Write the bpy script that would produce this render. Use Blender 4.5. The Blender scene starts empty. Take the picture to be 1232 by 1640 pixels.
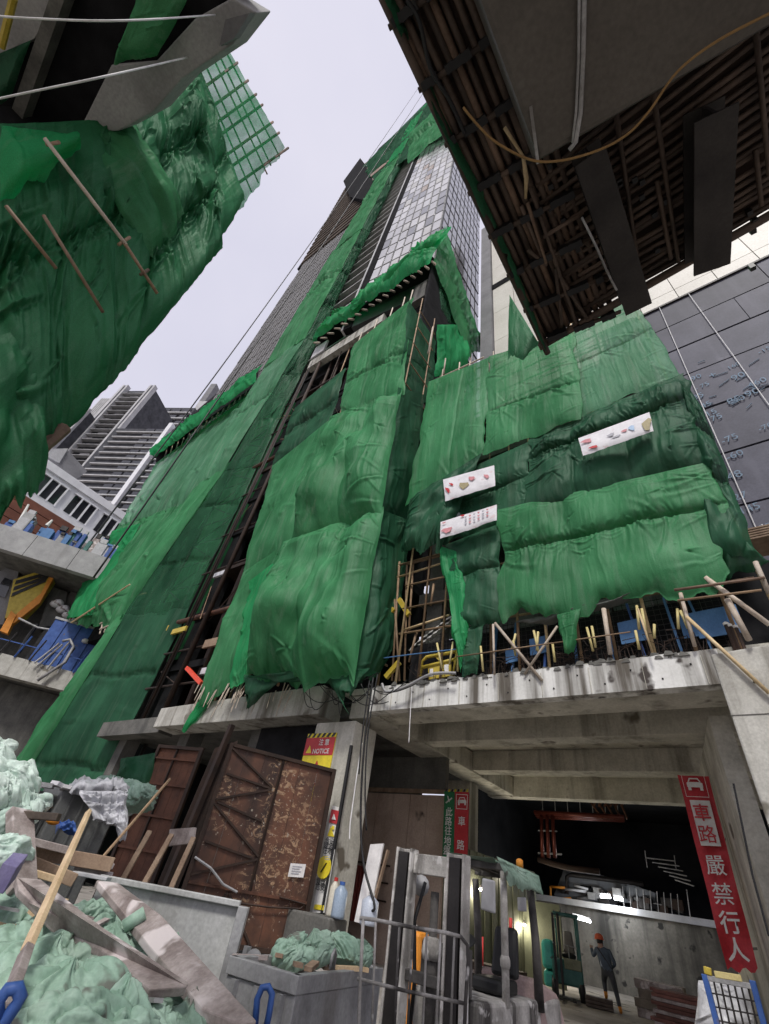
import bpy, bmesh, math, random
import numpy as np
from mathutils import Vector, Matrix
random.seed(7)
rng = np.random.default_rng(7)
sc = bpy.context.scene
col = sc.collection

# ------------------------------------------------------------------ camera, sky, sun, exposure
PPX, PPY, FPX = 616., 820., 717.            # principal point and focal length in photo pixels (1232 x 1640)
def _d(px, py): return np.array([(px-PPX)/FPX, -(py-PPY)/FPX, -1.])
_Z = _d(775, -10); _Z /= np.linalg.norm(_Z)
_X = -_d(-500, 1225); _X -= _Z*(_X@_Z); _X /= np.linalg.norm(_X)
_Y = np.cross(_Z, _X)
RM = np.array([_X, _Y, _Z])                 # camera -> world rotation
CAM = np.array([0., 0., 1.65])
cam_d = bpy.data.cameras.new('camera'); cam = bpy.data.objects.new('camera', cam_d); col.objects.link(cam)
cam.matrix_world = Matrix.Translation(CAM.tolist()) @ Matrix(RM.tolist()).to_4x4()
cam_d.sensor_fit = 'VERTICAL'; cam_d.sensor_height = 36.0; cam_d.lens = 36.0*FPX/1640.0
cam_d.clip_start = 0.05; cam_d.clip_end = 6000
sc.camera = cam

world = bpy.data.worlds.new('World'); sc.world = world; world.use_nodes = True
wn = world.node_tree.nodes; wl = world.node_tree.links; wn.clear()
SUN_EL, SUN_AZ = math.radians(52), math.radians(155)
sky = wn.new('ShaderNodeTexSky'); sky.sky_type = 'NISHITA'; sky.sun_disc = False
sky.sun_elevation = SUN_EL; sky.sun_rotation = SUN_AZ; sky.air_density = 1.0; sky.dust_density = 6.0; sky.ozone_density = 1.0
bg1 = wn.new('ShaderNodeBackground'); bg1.inputs[1].default_value = 0.05
bg2 = wn.new('ShaderNodeBackground'); bg2.inputs[0].default_value = (0.80, 0.785, 0.93, 1); bg2.inputs[1].default_value = 0.55   # cloud deck
tcw = wn.new('ShaderNodeTexCoord'); cln = wn.new('ShaderNodeTexNoise'); cln.inputs['Scale'].default_value = 2.2; cln.inputs['Detail'].default_value = 4; clr = wn.new('ShaderNodeValToRGB'); clr.color_ramp.elements[0].position = .3; clr.color_ramp.elements[0].color = (.74, .735, .885, 1); clr.color_ramp.elements[1].position = .7; clr.color_ramp.elements[1].color = (.86, .84, .965, 1)
wl.new(tcw.outputs['Generated'], cln.inputs['Vector']); wl.new(cln.outputs[0], clr.inputs[0]); wl.new(clr.outputs[0], bg2.inputs[0])
wm = wn.new('ShaderNodeMixShader'); wm.inputs[0].default_value = 0.88
wo = wn.new('ShaderNodeOutputWorld')
wl.new(sky.outputs[0], bg1.inputs[0]); wl.new(bg1.outputs[0], wm.inputs[1]); wl.new(bg2.outputs[0], wm.inputs[2]); wl.new(wm.outputs[0], wo.inputs[0])

sun_d = bpy.data.lights.new('sun', 'SUN'); sun_d.energy = 1.5; sun_d.angle = math.radians(11); sun_d.color = (1, .97, .92)
sun = bpy.data.objects.new('sun', sun_d); col.objects.link(sun)
_sd = Vector((math.sin(SUN_AZ)*math.cos(SUN_EL), math.cos(SUN_AZ)*math.cos(SUN_EL), math.sin(SUN_EL)))
sun.rotation_euler = (-_sd).to_track_quat('-Z', 'Y').to_euler()
sun.location = (0, 0, 300)

vs = sc.view_settings; vs.view_transform = 'Standard'; vs.look = 'None'; vs.gamma = 1.0; vs.use_curve_mapping = False
vs.exposure = 0.85
sc.render.engine = 'CYCLES'
sc.cycles.use_denoising = True
sc.cycles.max_bounces = 6; sc.cycles.adaptive_threshold = .03; sc.cycles.diffuse_bounces = 3; sc.cycles.glossy_bounces = 2; sc.cycles.transparent_max_bounces = 6; sc.cycles.transmission_bounces = 4
sc.cycles.caustics_reflective = False; sc.cycles.caustics_refractive = False

# ------------------------------------------------------------------ back-projection helpers (photo pixel -> point on a surveyed plane)
def ray(px, py): return RM @ _d(px, py)
def aY(px, py, y): r = ray(px, py); return CAM + r*(y/r[1])
def aX(px, py, x): r = ray(px, py); return CAM + r*(x/r[0])
def aZ(px, py, z): r = ray(px, py); return CAM + r*((z-CAM[2])/r[2])
def aD(px, py, dist): r = ray(px, py); return CAM + r*(dist/math.hypot(r[0], r[1]))
class Plane:                                 # vertical plane through a point, along a horizontal direction
    def __init__(s, o, u): s.o = np.array(o, float); u = np.array([u[0], u[1], 0.]); s.u = u/np.linalg.norm(u); s.n = np.array([-s.u[1], s.u[0], 0.]); s.n *= np.sign(s.n@(s.o-CAM))   # n points away from the camera
    def at(s, px, py, off=0.): r = ray(px, py); return CAM + r*(((s.o-CAM)@s.n+off)/(r@s.n))
    def p(s, a, z, off=0.): q = s.o + s.u*a + s.n*off; return np.array([q[0], q[1], z])
    def ab(s, px, py, off=0.): q = s.at(px, py, off); return ((q-s.o)@s.u, q[2])

# ------------------------------------------------------------------ noise (numpy)
def _h(ix, iy, s):
    n = (ix.astype(np.int64)*374761393 + iy.astype(np.int64)*668265263 + int(s)*1442695041) & 0xffffffff
    n = ((n ^ (n >> 13))*1274126177) & 0xffffffff
    n = n ^ (n >> 16)
    return (n & 0xffff)/65535.0
def vnoise(x, y, s=0):
    x = np.asarray(x, float); y = np.asarray(y, float)
    ix = np.floor(x); iy = np.floor(y); fx = x-ix; fy = y-iy
    fx = fx*fx*fx*(fx*(fx*6-15)+10); fy = fy*fy*fy*(fy*(fy*6-15)+10)
    a = _h(ix, iy, s); b = _h(ix+1, iy, s); c = _h(ix, iy+1, s); d = _h(ix+1, iy+1, s)
    return (a*(1-fx)+b*fx)*(1-fy)+(c*(1-fx)+d*fx)*fy*1.0
def fbm(x, y, s=0, o=4):
    t = 0; a = .5
    for k in range(o): t = t+a*(vnoise(x, y, s+k*17)-.5)*2; x = x*2.03+3.1; y = y*2.03+1.7; a *= .5
    return t
def ridge(x, y, s=0): return 1-np.abs(vnoise(x, y, s)-.5)*2

# ------------------------------------------------------------------ objects
ORG = {}
def tag(o, label=None, cat=None, group=None, kind=None):
    if label: o['label'] = label
    if cat: o['category'] = cat
    if group: o['group'] = group
    if kind: o['kind'] = kind
    return o
def thing(name, loc, label, cat, group=None):
    o = bpy.data.objects.new(name, None); o.empty_display_size = .2; col.objects.link(o)
    loc = np.array(loc, float); o.location = loc.tolist(); ORG[o] = loc
    return tag(o, label, cat, group)
def linkobj(name, me, parent=None):
    o = bpy.data.objects.new(name, me); col.objects.link(o)
    if parent is not None: o.parent = parent
    return o
class MB:
    def __init__(s): s.v = []; s.f = []; s.mi = []; s.m = 0
    def add(s, vs_, fs): b = len(s.v); s.v.extend([tuple(map(float, q)) for q in vs_]); s.f.extend([tuple(i+b for i in f) for f in fs]); s.mi.extend([s.m]*len(fs)); return s
    def box(s, x0, x1, y0, y1, z0, z1):
        return s.hexa([(x0,y0,z0),(x1,y0,z0),(x1,y1,z0),(x0,y1,z0)], [(x0,y0,z1),(x1,y0,z1),(x1,y1,z1),(x0,y1,z1)])
    def hexa(s, a, b): return s.add(list(a)+list(b), [(3,2,1,0),(4,5,6,7),(0,1,5,4),(1,2,6,5),(2,3,7,6),(3,0,4,7)])
    def bar(s, p, q, w, h=None, up=(0,0,1)):
        h = w if h is None else h
        p = np.array(p, float); q = np.array(q, float); d = q-p; d /= (np.linalg.norm(d)+1e-9)
        up = np.array(up, float)
        if abs(d@up) > .98: up = np.array([1., 0, 0]) if abs(d[0]) < .9 else np.array([0, 1., 0])
        a = np.cross(d, up); a /= np.linalg.norm(a); b = np.cross(a, d)
        c = [a*w/2+b*h/2, -a*w/2+b*h/2, -a*w/2-b*h/2, a*w/2-b*h/2]
        return s.hexa([p+k for k in c], [q+k for k in c])
    def tube(s, p, q, r0, r1=None, n=7): return s.path([p, q], [r0, r0 if r1 is None else r1], n)
    def path(s, pts, r, n=6, cap=True):
        pts = [np.array(p, float) for p in pts]
        if np.isscalar(r): r = [r]*len(pts)
        b = len(s.v); prev = None; vv = []; ff = []
        for i, p in enumerate(pts):
            d = pts[min(i+1, len(pts)-1)]-pts[max(i-1, 0)]; d = d/(np.linalg.norm(d)+1e-9)
            if prev is None:
                up = np.array([0, 0, 1.]) if abs(d[2]) < .95 else np.array([1., 0, 0])
                a = np.cross(d, up)
            else: a = prev-d*(prev@d)
            a = a/(np.linalg.norm(a)+1e-9); prev = a; c = np.cross(d, a)
            for k in range(n): t = 2*math.pi*k/n; vv.append(p+(a*math.cos(t)+c*math.sin(t))*r[i])
        for i in range(len(pts)-1):
            for k in range(n): ff.append((i*n+k, i*n+(k+1) % n, (i+1)*n+(k+1) % n, (i+1)*n+k))
        if cap: ff.append(tuple(range(n-1, -1, -1))); ff.append(tuple((len(pts)-1)*n+k for k in range(n)))
        return s.add(vv, ff)
    def prism(s, poly, ext):
        poly = [np.array(p, float) for p in poly]; n = len(poly); ext = np.array(ext, float)
        return s.add(poly+[p+ext for p in poly], [tuple(range(n-1, -1, -1)), tuple(range(n, 2*n))]+[(i, (i+1) % n, n+(i+1) % n, n+i) for i in range(n)])
    def lathe(s, c, prof, n=16, axis=(0,0,1)):
        ax = np.array(axis, float); ax /= np.linalg.norm(ax); up = np.array([1., 0, 0]) if abs(ax[0]) < .9 else np.array([0, 1., 0])
        a = np.cross(ax, up); a /= np.linalg.norm(a); b = np.cross(ax, a); c = np.array(c, float); vv = []; ff = []
        for (r, h) in prof:
            for k in range(n): t = 2*math.pi*k/n; vv.append(c+ax*h+(a*math.cos(t)+b*math.sin(t))*r)
        for i in range(len(prof)-1):
            for k in range(n): ff.append((i*n+k, i*n+(k+1) % n, (i+1)*n+(k+1) % n, (i+1)*n+k))
        ff.append(tuple(range(n-1, -1, -1))); ff.append(tuple((len(prof)-1)*n+k for k in range(n)))
        return s.add(vv, ff)
    def build(s, name, mat, parent=None, smooth=False, bevel=0., org=None):
        root = parent
        while root is not None and root.parent is not None: root = root.parent
        off = ORG.get(root, np.zeros(3)) if root is not None else (np.zeros(3) if org is None else np.array(org, float))
        me = bpy.data.meshes.new(name)
        vv = np.array(s.v)-off
        me.from_pydata(vv.tolist(), [], s.f)
        mats = mat if isinstance(mat, (list, tuple)) else [mat]
        for m in mats: me.materials.append(m)
        if len(mats) > 1: me.polygons.foreach_set('material_index', s.mi)
        if not smooth:
            bm = bmesh.new(); bm.from_mesh(me); bmesh.ops.recalc_face_normals(bm, faces=bm.faces); bm.to_mesh(me); bm.free()
        else: me.polygons.foreach_set('use_smooth', [True]*len(me.polygons))
        me.update()
        o = linkobj(name, me, parent)
        if root is None: o.location = off.tolist(); ORG[o] = off
        if bevel > 0:
            md = o.modifiers.new('bevel', 'BEVEL'); md.width = bevel; md.segments = 2; md.limit_method = 'ANGLE'; md.angle_limit = math.radians(40)
        return o
def copy_tree(o, parent=None):
    c = o.copy(); col.objects.link(c); c.parent = parent
    if o in ORG: ORG[c] = ORG[o].copy()
    for ch in o.children: copy_tree(ch, c)
    return c

# ------------------------------------------------------------------ materials
MATS = {}
class NT:
    def __init__(s, name):
        s.m = bpy.data.materials.new(name); s.m.use_nodes = True; s.t = s.m.node_tree; s.t.nodes.clear()
        s.out = s.t.nodes.new('ShaderNodeOutputMaterial'); MATS[name] = s.m
    def n(s, t, **kw):
        x = s.t.nodes.new('ShaderNode'+t)
        for k, v in kw.items():
            if k.startswith('i_'):
                key = k[2:]; key = int(key) if key.isdigit() else key.replace('_', ' ')
                s.set(x.inputs[key], v)
            else: setattr(x, k, v)
        return x
    def set(s, inp, v):
        if isinstance(v, bpy.types.NodeSocket): s.t.links.new(v, inp)
        elif isinstance(v, bpy.types.Node): s.t.links.new(v.outputs[0], inp)
        elif isinstance(v, tuple) and len(v) == 3 and inp.type == 'RGBA': inp.default_value = (*v, 1)
        else: inp.default_value = v
    def pos(s, scale=(1,1,1)):
        g = s.n('NewGeometry'); mp = s.n('Mapping'); s.set(mp.inputs['Vector'], g.outputs['Position']); mp.inputs['Scale'].default_value = scale; return mp
    def noise(s, scale=1., detail=6., rough=.6, vec=None, dist=0.):
        v = s.pos() if vec is None else vec
        return s.n('TexNoise', i_Vector=v, i_Scale=scale, i_Detail=detail, i_Roughness=rough, i_Distortion=dist)
    def ramp(s, fac, stops):
        r = s.n('ValToRGB'); s.set(r.inputs[0], fac); e = r.color_ramp.elements
        while len(e) < len(stops): e.new(.5)
        for k, (p, c) in enumerate(stops):
            e[k].position = p; e[k].color = (c, c, c, 1) if np.isscalar(c) else (*c, 1)
        return r
    def mix(s, fac, a, b, mode='MIX'):
        x = s.n('MixRGB', blend_type=mode); s.set(x.inputs[0], fac); s.set(x.inputs[1], a); s.set(x.inputs[2], b); return x
    def bump(s, h, strength=.3, dist=.02):
        b = s.n('Bump'); b.inputs['Strength'].default_value = strength; b.inputs['Distance'].default_value = dist; s.set(b.inputs['Height'], h); return b
    def bsdf(s, color, rough=.8, metal=0., normal=None, spec=.4, **kw):
        b = s.n('BsdfPrincipled'); s.set(b.inputs['Base Color'], color); s.set(b.inputs['Roughness'], rough); s.set(b.inputs['Metallic'], metal)
        b.inputs['Specular IOR Level'].default_value = spec
        if normal is not None: s.set(b.inputs['Normal'], normal)
        for k, v in kw.items(): s.set(b.inputs[k.replace('_', ' ')], v)
        s.t.links.new(b.outputs[0], s.out.inputs[0]); return b

def surf(name, c1, c2, scale=2., rough=.8, bump=.3, metal=0., streak=None, spots=None, rnd=0., spec=.4, stretch=(1,1,1), fine=40., bdist=.01, contrast=(.3, .7)):
    """general weathered surface: two tones by noise, optional vertical streaks, spots and per-object variation"""
    t = NT(name)
    n1 = t.noise(scale, 5, .62, vec=t.pos(stretch)); f = t.ramp(n1, [(contrast[0], 0.), (contrast[1], 1.)])
    c = t.mix(f, c1, c2)
    n2 = t.noise(fine, 3, .6, vec=t.pos(stretch)); c = t.mix(.25, c, t.ramp(n2, [(.3, .25), (.7, .8)]), 'OVERLAY')
    if streak:
        ns = t.noise(1., 5, .6, vec=t.pos((streak[1], streak[1], streak[1]*.06)))
        c = t.mix(t.ramp(ns, [(streak[2], 0.), (streak[3], streak[4] if len(streak) > 4 else .8)]), c, streak[0])
    if spots:
        nsp = t.noise(spots[1], 3, .5); c = t.mix(t.ramp(nsp, [(spots[2], 0.), (spots[2]+.06, 1.)]), c, spots[0])
    if rnd > 0:
        oi = t.n('ObjectInfo'); mr = t.n('MapRange'); t.set(mr.inputs[0], oi.outputs['Random']); mr.inputs[3].default_value = 1-rnd; mr.inputs[4].default_value = 1+rnd
        hs = t.n('HueSaturation'); t.set(hs.inputs['Value'], mr.outputs[0]); t.set(hs.inputs['Color'], c.outputs[0]); c = hs
    hgt = t.mix(.5, n1.outputs[0], n2.outputs[0])
    t.bsdf(c.outputs[0], rough, metal, t.bump(hgt.outputs[0], bump, bdist).outputs[0], spec)
    return t.m

def flat(name, c, rough=.6, metal=0., spec=.4):
    return surf(name, tuple(k*.82 for k in c), tuple(min(1, k*1.1) for k in c), 3., rough, .08, metal, spec=spec, fine=25)

def netmat(name, c_dark, c_light, transp=.0, transl=.35, scale=.5, faded=(.25, .34, .22), fade=.3):
    """woven plastic debris netting: tone patches, weather streaks, fine crumple relief, light passing through; sheer nets also let the view through"""
    t = NT(name)
    n1 = t.noise(scale, 4, .6, vec=t.pos((1, 1, .45))); c = t.mix(t.ramp(n1, [(.32, 0.), (.68, 1.)]), c_dark, c_light)
    n2 = t.noise(1.1, 4, .65, vec=t.pos((2.2, 2.2, .18))); c = t.mix(t.ramp(n2, [(.52, 0.), (.72, fade)]), c, faded)
    wv = t.noise(60., 1, .5); c = t.mix(.2, c, t.ramp(wv, [(.35, .2), (.65, .8)]), 'OVERLAY')
    cr = t.noise(2.2, 2, .55, vec=t.pos((1.7, 1.7, .20)), dist=.6)
    hh = t.mix(.10, cr.outputs[0], wv.outputs[0])
    b = t.bump(hh.outputs[0], .30, .2)
    d0 = t.n('BsdfDiffuse'); t.set(d0.inputs['Color'], c.outputs[0]); t.set(d0.inputs['Normal'], b.outputs[0])
    gl = t.n('BsdfGlossy'); gl.inputs['Color'].default_value = (.85, 1., .9, 1); gl.inputs['Roughness'].default_value = .45; t.set(gl.inputs['Normal'], b.outputs[0])
    d = t.n('MixShader'); d.inputs[0].default_value = .022; t.t.links.new(d0.outputs[0], d.inputs[1]); t.t.links.new(gl.outputs[0], d.inputs[2])
    tr = t.n('BsdfTranslucent'); hs = t.n('HueSaturation', i_Saturation=1.15, i_Value=1.6); t.set(hs.inputs['Color'], c.outputs[0]); t.set(tr.inputs[0], hs.outputs[0]); t.set(tr.inputs['Normal'], b.outputs[0])
    m1 = t.n('MixShader'); m1.inputs[0].default_value = transl; t.t.links.new(d.outputs[0], m1.inputs[1]); t.t.links.new(tr.outputs[0], m1.inputs[2])
    if transp > 0:
        tp = t.n('BsdfTransparent'); m2 = t.n('MixShader'); t.t.links.new(m1.outputs[0], m2.inputs[1]); t.t.links.new(tp.outputs[0], m2.inputs[2])
        nt = t.noise(.9, 4, .6, vec=t.pos((1.5, 1.5, .3))); t.set(m2.inputs[0], t.ramp(nt, [(.3, transp*.4), (.75, min(1, transp*1.8))]).outputs[0]); m1 = m2
    t.t.links.new(m1.outputs[0], t.out.inputs[0])
    return t.m
def emit(name, c, s):
    t = NT(name); e = t.n('Emission', i_Color=c, i_Strength=s); t.t.links.new(e.outputs[0], t.out.inputs[0]); return t.m

CONC = surf('concrete_pale', (.32,.31,.275), (.52,.51,.465), 1.2, .85, .4, streak=((.09,.075,.052), 1.6, .50, .68, .8), spots=((.18,.165,.135), 1.3, .64), fine=18)
CONC_W = surf('concrete_white', (.58,.58,.55), (.78,.78,.75), .9, .8, .4, streak=((.075,.062,.045), 1.7, .42, .62, .95), spots=((.06,.05,.045), 1.6, .63), fine=14)
CONC_B = surf('concrete_beam', (.37,.355,.30), (.62,.60,.525), 1.1, .85, .4, streak=((.08,.07,.048), 1.3, .50, .68, .7), spots=((.15,.13,.10), 1.1, .66), fine=16)
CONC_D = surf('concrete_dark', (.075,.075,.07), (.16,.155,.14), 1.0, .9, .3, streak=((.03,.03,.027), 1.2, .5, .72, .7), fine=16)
CONC_G = surf('concrete_grey', (.25,.25,.25), (.38,.38,.375), .7, .85, .3, streak=((.15,.145,.14), .7, .5, .75, .6), fine=14)
GROUND = surf('ground_dirt', (.20,.185,.165), (.38,.35,.315), .8, .92, .6, spots=((.05,.045,.04), 1.1, .6), fine=22, bdist=.05)
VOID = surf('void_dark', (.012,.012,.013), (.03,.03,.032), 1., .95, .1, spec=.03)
MATT_BLACK = surf('matt_black', (.008,.008,.009), (.022,.022,.024), 1., .9, .15, spec=.03)  # near-black matt tone for soffits, channels and backings
RUST = surf('rust', (.055,.025,.016), (.15,.062,.035), 1.6, .75, .45, metal=.1, streak=((.022,.013,.01), 1.4, .48, .7, .85), spots=((.24,.10,.045), 2.2, .68), fine=30)
RUST_D = surf('rust_dark', (.02,.013,.010), (.05,.028,.019), 2., .7, .4, metal=.15, fine=30)
def gate_mat():
    t = NT('rust_peeling')
    n1 = t.noise(1.6, 7, .62); c = t.mix(t.ramp(n1, [(.3, 0.), (.7, 1.)]), (.050,.026,.017), (.17,.07,.038))
    ns = t.noise(1., 5, .6, vec=t.pos((1.4,1.4,.1))); c = t.mix(t.ramp(ns, [(.48, 0.), (.7, .8)]), c, (.018,.011,.009))
    big = t.noise(.8, 3, .5, vec=t.pos((1.3,1.3,.9))); vo = t.noise(3.4, 4, .7, vec=t.pos((1.2,1.2,1.8)), dist=1.2)
    f = t.n('Math', operation='MULTIPLY'); t.set(f.inputs[0], t.ramp(big, [(.47, 0.), (.62, 1.)]).outputs[0]); t.set(f.inputs[1], t.ramp(vo, [(.54, 0.), (.60, 1.)]).outputs[0])
    c = t.mix(f.outputs[0], c, (.36,.23,.135))
    sm = t.noise(14., 2, .5); f2 = t.n('Math', operation='MULTIPLY'); t.set(f2.inputs[0], t.ramp(big, [(.40, 0.), (.50, 1.)]).outputs[0]); t.set(f2.inputs[1], t.ramp(sm, [(.67, 0.), (.70, 1.)]).outputs[0])
    c = t.mix(f2.outputs[0], c, (.33,.28,.22))
    h = t.mix(.5, n1.outputs[0], f.outputs[0]); t.bsdf(c.outputs[0], .55, .15, t.bump(h.outputs[0], .5, .015).outputs[0], .5); return t.m
GATE = gate_mat()
STEEL = surf('steel_grey', (.22,.22,.222), (.42,.42,.42), 2.5, .6, .25, metal=.3, streak=((.10,.075,.055), 1.5, .55, .75, .6), fine=30)
STEEL_D = surf('steel_dark', (.018,.016,.016), (.045,.04,.038), 2., .55, .25, metal=.3)
MUD = surf('muddy_steel', (.19,.178,.16), (.60,.575,.535), 2.4, .85, .7, spots=((.62,.60,.57), 5., .58), streak=((.035,.03,.028), 2.2, .52, .62, .9), fine=50, bdist=.01)
MUD_D = surf('muddy_dark_steel', (.025,.023,.022), (.14,.13,.12), 3., .7, .5, streak=((.30,.28,.26), 2.5, .58, .72, .8), fine=45)
BAMBOO = surf('bamboo_brown', (.15,.095,.055), (.31,.21,.125), 3., .6, .25, rnd=.35, stretch=(1,1,1), fine=30)
BAMBOO_D = surf('bamboo_old', (.12,.075,.052), (.25,.165,.115), 3., .65, .25, rnd=.35, fine=30)
BAMBOO_K = surf('bamboo_blackish', (.045,.032,.026), (.115,.08,.06), 3., .65, .25, rnd=.45, fine=30)  # darkest bamboo tone, varied per pole, for the canopy
BAMBOO_Y = surf('bamboo_yellow', (.40,.29,.15), (.62,.48,.28), 3., .55, .2, rnd=.2, fine=30)
BAMBOO_W = surf('bamboo_bleached', (.36,.29,.22), (.55,.48,.40), 3., .6, .2, rnd=.2, fine=30)
WOOD_L = surf('timber_new', (.50,.35,.20), (.70,.53,.34), 3., .7, .25, fine=60, streak=((.28,.20,.14), 3., .55, .75, .6))
WOOD_R = surf('timber_reddish', (.17,.135,.122), (.44,.385,.365), 4.5, .8, .4, fine=50, spots=((.62,.56,.55), 3., .56), streak=((.08,.05,.05), 2., .55, .7, .7))
WOOD_D = surf('timber_dark', (.05,.038,.03), (.13,.10,.08), 3., .8, .4, fine=50)
WOOD_B = surf('timber_brown', (.20,.13,.085), (.36,.26,.18), 3., .8, .35, rnd=.25, fine=50)
PLY = surf('brown_hoarding', (.36,.265,.205), (.56,.44,.355), .8, .8, .3, streak=((.26,.215,.175), 1.6, .56, .72, .7), spots=((.04,.028,.022), 1.1, .66), fine=20)
OLIVE = surf('olive_hoarding', (.045,.05,.03), (.10,.105,.068), .8, .8, .3, streak=((.13,.13,.10), 1.2, .6, .75, .5), fine=20)
GLASS_L = surf('curtain_glass_pale', (.38,.378,.385), (.52,.515,.52), .2, .22, .02, metal=.0, rnd=.25, spec=1.)
GLASS_G = surf('curtain_glass_grey', (.12,.12,.125), (.22,.22,.225), .15, .12, .02, metal=.35, rnd=.22, spec=.9)
GLASS_D = surf('window_dark', (.015,.016,.02), (.04,.042,.05), .3, .08, .02, spec=.8)
MULL = surf('mullion_dark', (.045,.045,.05), (.085,.085,.09), 1., .5, .1, metal=.2)
PANEL_D = surf('slate_panel', (.036,.037,.056), (.080,.081,.112), .45, .6, .2, streak=((.14,.14,.18), .6, .54, .78, .6), spots=((.10,.10,.13), .9, .66), rnd=.22, spec=.3, fine=10)
TILE = surf('stone_tile', (.52,.50,.44), (.63,.61,.55), .5, .5, .08, rnd=.06, fine=8)
WHITE = surf('white_paint', (.62,.63,.66), (.76,.77,.80), .6, .6, .1, streak=((.40,.40,.41), .8, .56, .78, .5), fine=10)
DARKW = surf('dark_window_wall', (.035,.036,.042), (.085,.087,.098), .5, .7, .1, spec=.2)
LTGREY = surf('light_grey_render', (.36,.36,.37), (.50,.50,.51), .5, .75, .1, fine=8)
MIDGREY = surf('mid_grey_render', (.14,.14,.15), (.22,.22,.23), .5, .75, .1, fine=8)
REDBR = surf('red_brown_wall', (.13,.045,.03), (.22,.085,.055), .6, .8, .2, fine=10)
BLUE = surf('blue_paint', (.02,.06,.22), (.05,.12,.36), 2., .5, .15, spots=((.14,.10,.08), 2.2, .68))
BLUE_L = surf('blue_board', (.05,.14,.30), (.09,.21,.42), 2., .6, .15)
YEL = surf('yellow_paint', (.38,.28,.03), (.56,.43,.07), 3., .45, .15, spots=((.16,.12,.06), 3., .70))
YELT = surf('yellow_tube', (.48,.40,.16), (.62,.53,.26), 3., .5, .1)
BLACKP = flat('black_paint', (.018,.018,.018), .5)
ORANGE = surf('orange_paint', (.58,.20,.02), (.75,.30,.04), 3., .5, .1)
REDP = surf('red_paint', (.42,.03,.025), (.58,.05,.04), 3., .5, .1)
REDC = surf('red_corrugated', (.16,.028,.022), (.26,.05,.038), 2., .6, .2)
PIPE = surf('copper_red_pipe', (.10,.022,.014), (.17,.04,.025), 3., .35, .1, metal=.3)
TEAL = surf('teal_paint', (.04,.36,.29), (.09,.50,.41), 3., .4, .15, spots=((.10,.11,.09), 3., .66))
TEAL_D = surf('dark_teal', (.02,.10,.085), (.05,.17,.145), 3., .5, .15)
BAGG = surf('bag_green', (.175,.29,.215), (.34,.465,.375), 2.6, .6, .25, spots=((.13,.14,.115), 4.5, .63), streak=((.52,.58,.53), 3., .6, .75, .6), rnd=.2, fine=30)
BAGP = surf('bag_pale', (.40,.52,.45), (.57,.66,.60), 2.2, .55, .3, rnd=.12, fine=30)
BANNER_R = surf('banner_red', (.42,.022,.03), (.56,.04,.05), 1.5, .55, .15, fine=14)
SIGN_W = flat('sign_white', (.74,.73,.69), .6)
SIGN_R = flat('sign_red', (.48,.03,.035), .5)
SIGN_Y = flat('sign_yellow', (.78,.62,.03), .5)
SIGN_G = flat('sign_green', (.02,.16,.06), .5)
PAPER = flat('paper_white', (.74,.72,.71), .7)
CLOTHW = surf('banner_cloth', (.64,.63,.65), (.76,.75,.77), 2., .7, .2, spots=((.66,.56,.57), 3.2, .62), fine=12)
ROPE_W = flat('rope_white', (.74,.74,.74), .7)
ROPE_T = flat('rope_tan', (.27,.16,.06), .7)
ROPE_K = flat('cable_black', (.012,.012,.013), .5)
SKIN = flat('skin', (.42,.26,.19), .55)
SHIRT = surf('shirt_blue', (.055,.075,.10), (.10,.13,.17), 6., .8, .2)
TROUS = surf('trousers_dark', (.04,.045,.05), (.075,.08,.085), 6., .85, .2)
NET = netmat('net_green', (.030,.165,.060), (.085,.325,.140), .08, .28, faded=(.20,.34,.22), fade=.45)
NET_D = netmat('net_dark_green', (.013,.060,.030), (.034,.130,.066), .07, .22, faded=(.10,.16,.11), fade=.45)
NET_M = netmat('net_mid_green', (.017,.105,.042), (.052,.225,.098), 0, .26, faded=(.13,.25,.16), fade=.35)
NET_P = netmat('net_pale_green', (.075,.24,.12), (.15,.38,.22), .14, .35, faded=(.34,.44,.35), fade=.5)
NET_B = netmat('net_bright_green', (.016,.23,.075), (.05,.40,.15), 0, .42, fade=.2)
NET_H = netmat('net_sheer_dark', (.016,.08,.038), (.042,.165,.08), .30, .3, faded=(.11,.17,.11), fade=.3)
NET_S = netmat('net_sheer', (.012,.17,.055), (.035,.30,.11), .26, .35, fade=.08)
LAMP = emit('lamp_glow', (1., .93, .78), 30.)
TUBEL = emit('tube_glow', (.93, .97, 1.), 8.)
PLAS = (lambda t: (t.bsdf(t.mix(t.ramp(t.noise(4., 5, .6), [(.35, 0.), (.65, 1.)]), (.38,.385,.40), (.62,.62,.65)).outputs[0], .45, 0., t.bump(t.noise(7., 5, .6).outputs[0], .6, .05).outputs[0], .6), t.m)[1])(NT('plastic_sheet'))

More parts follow.
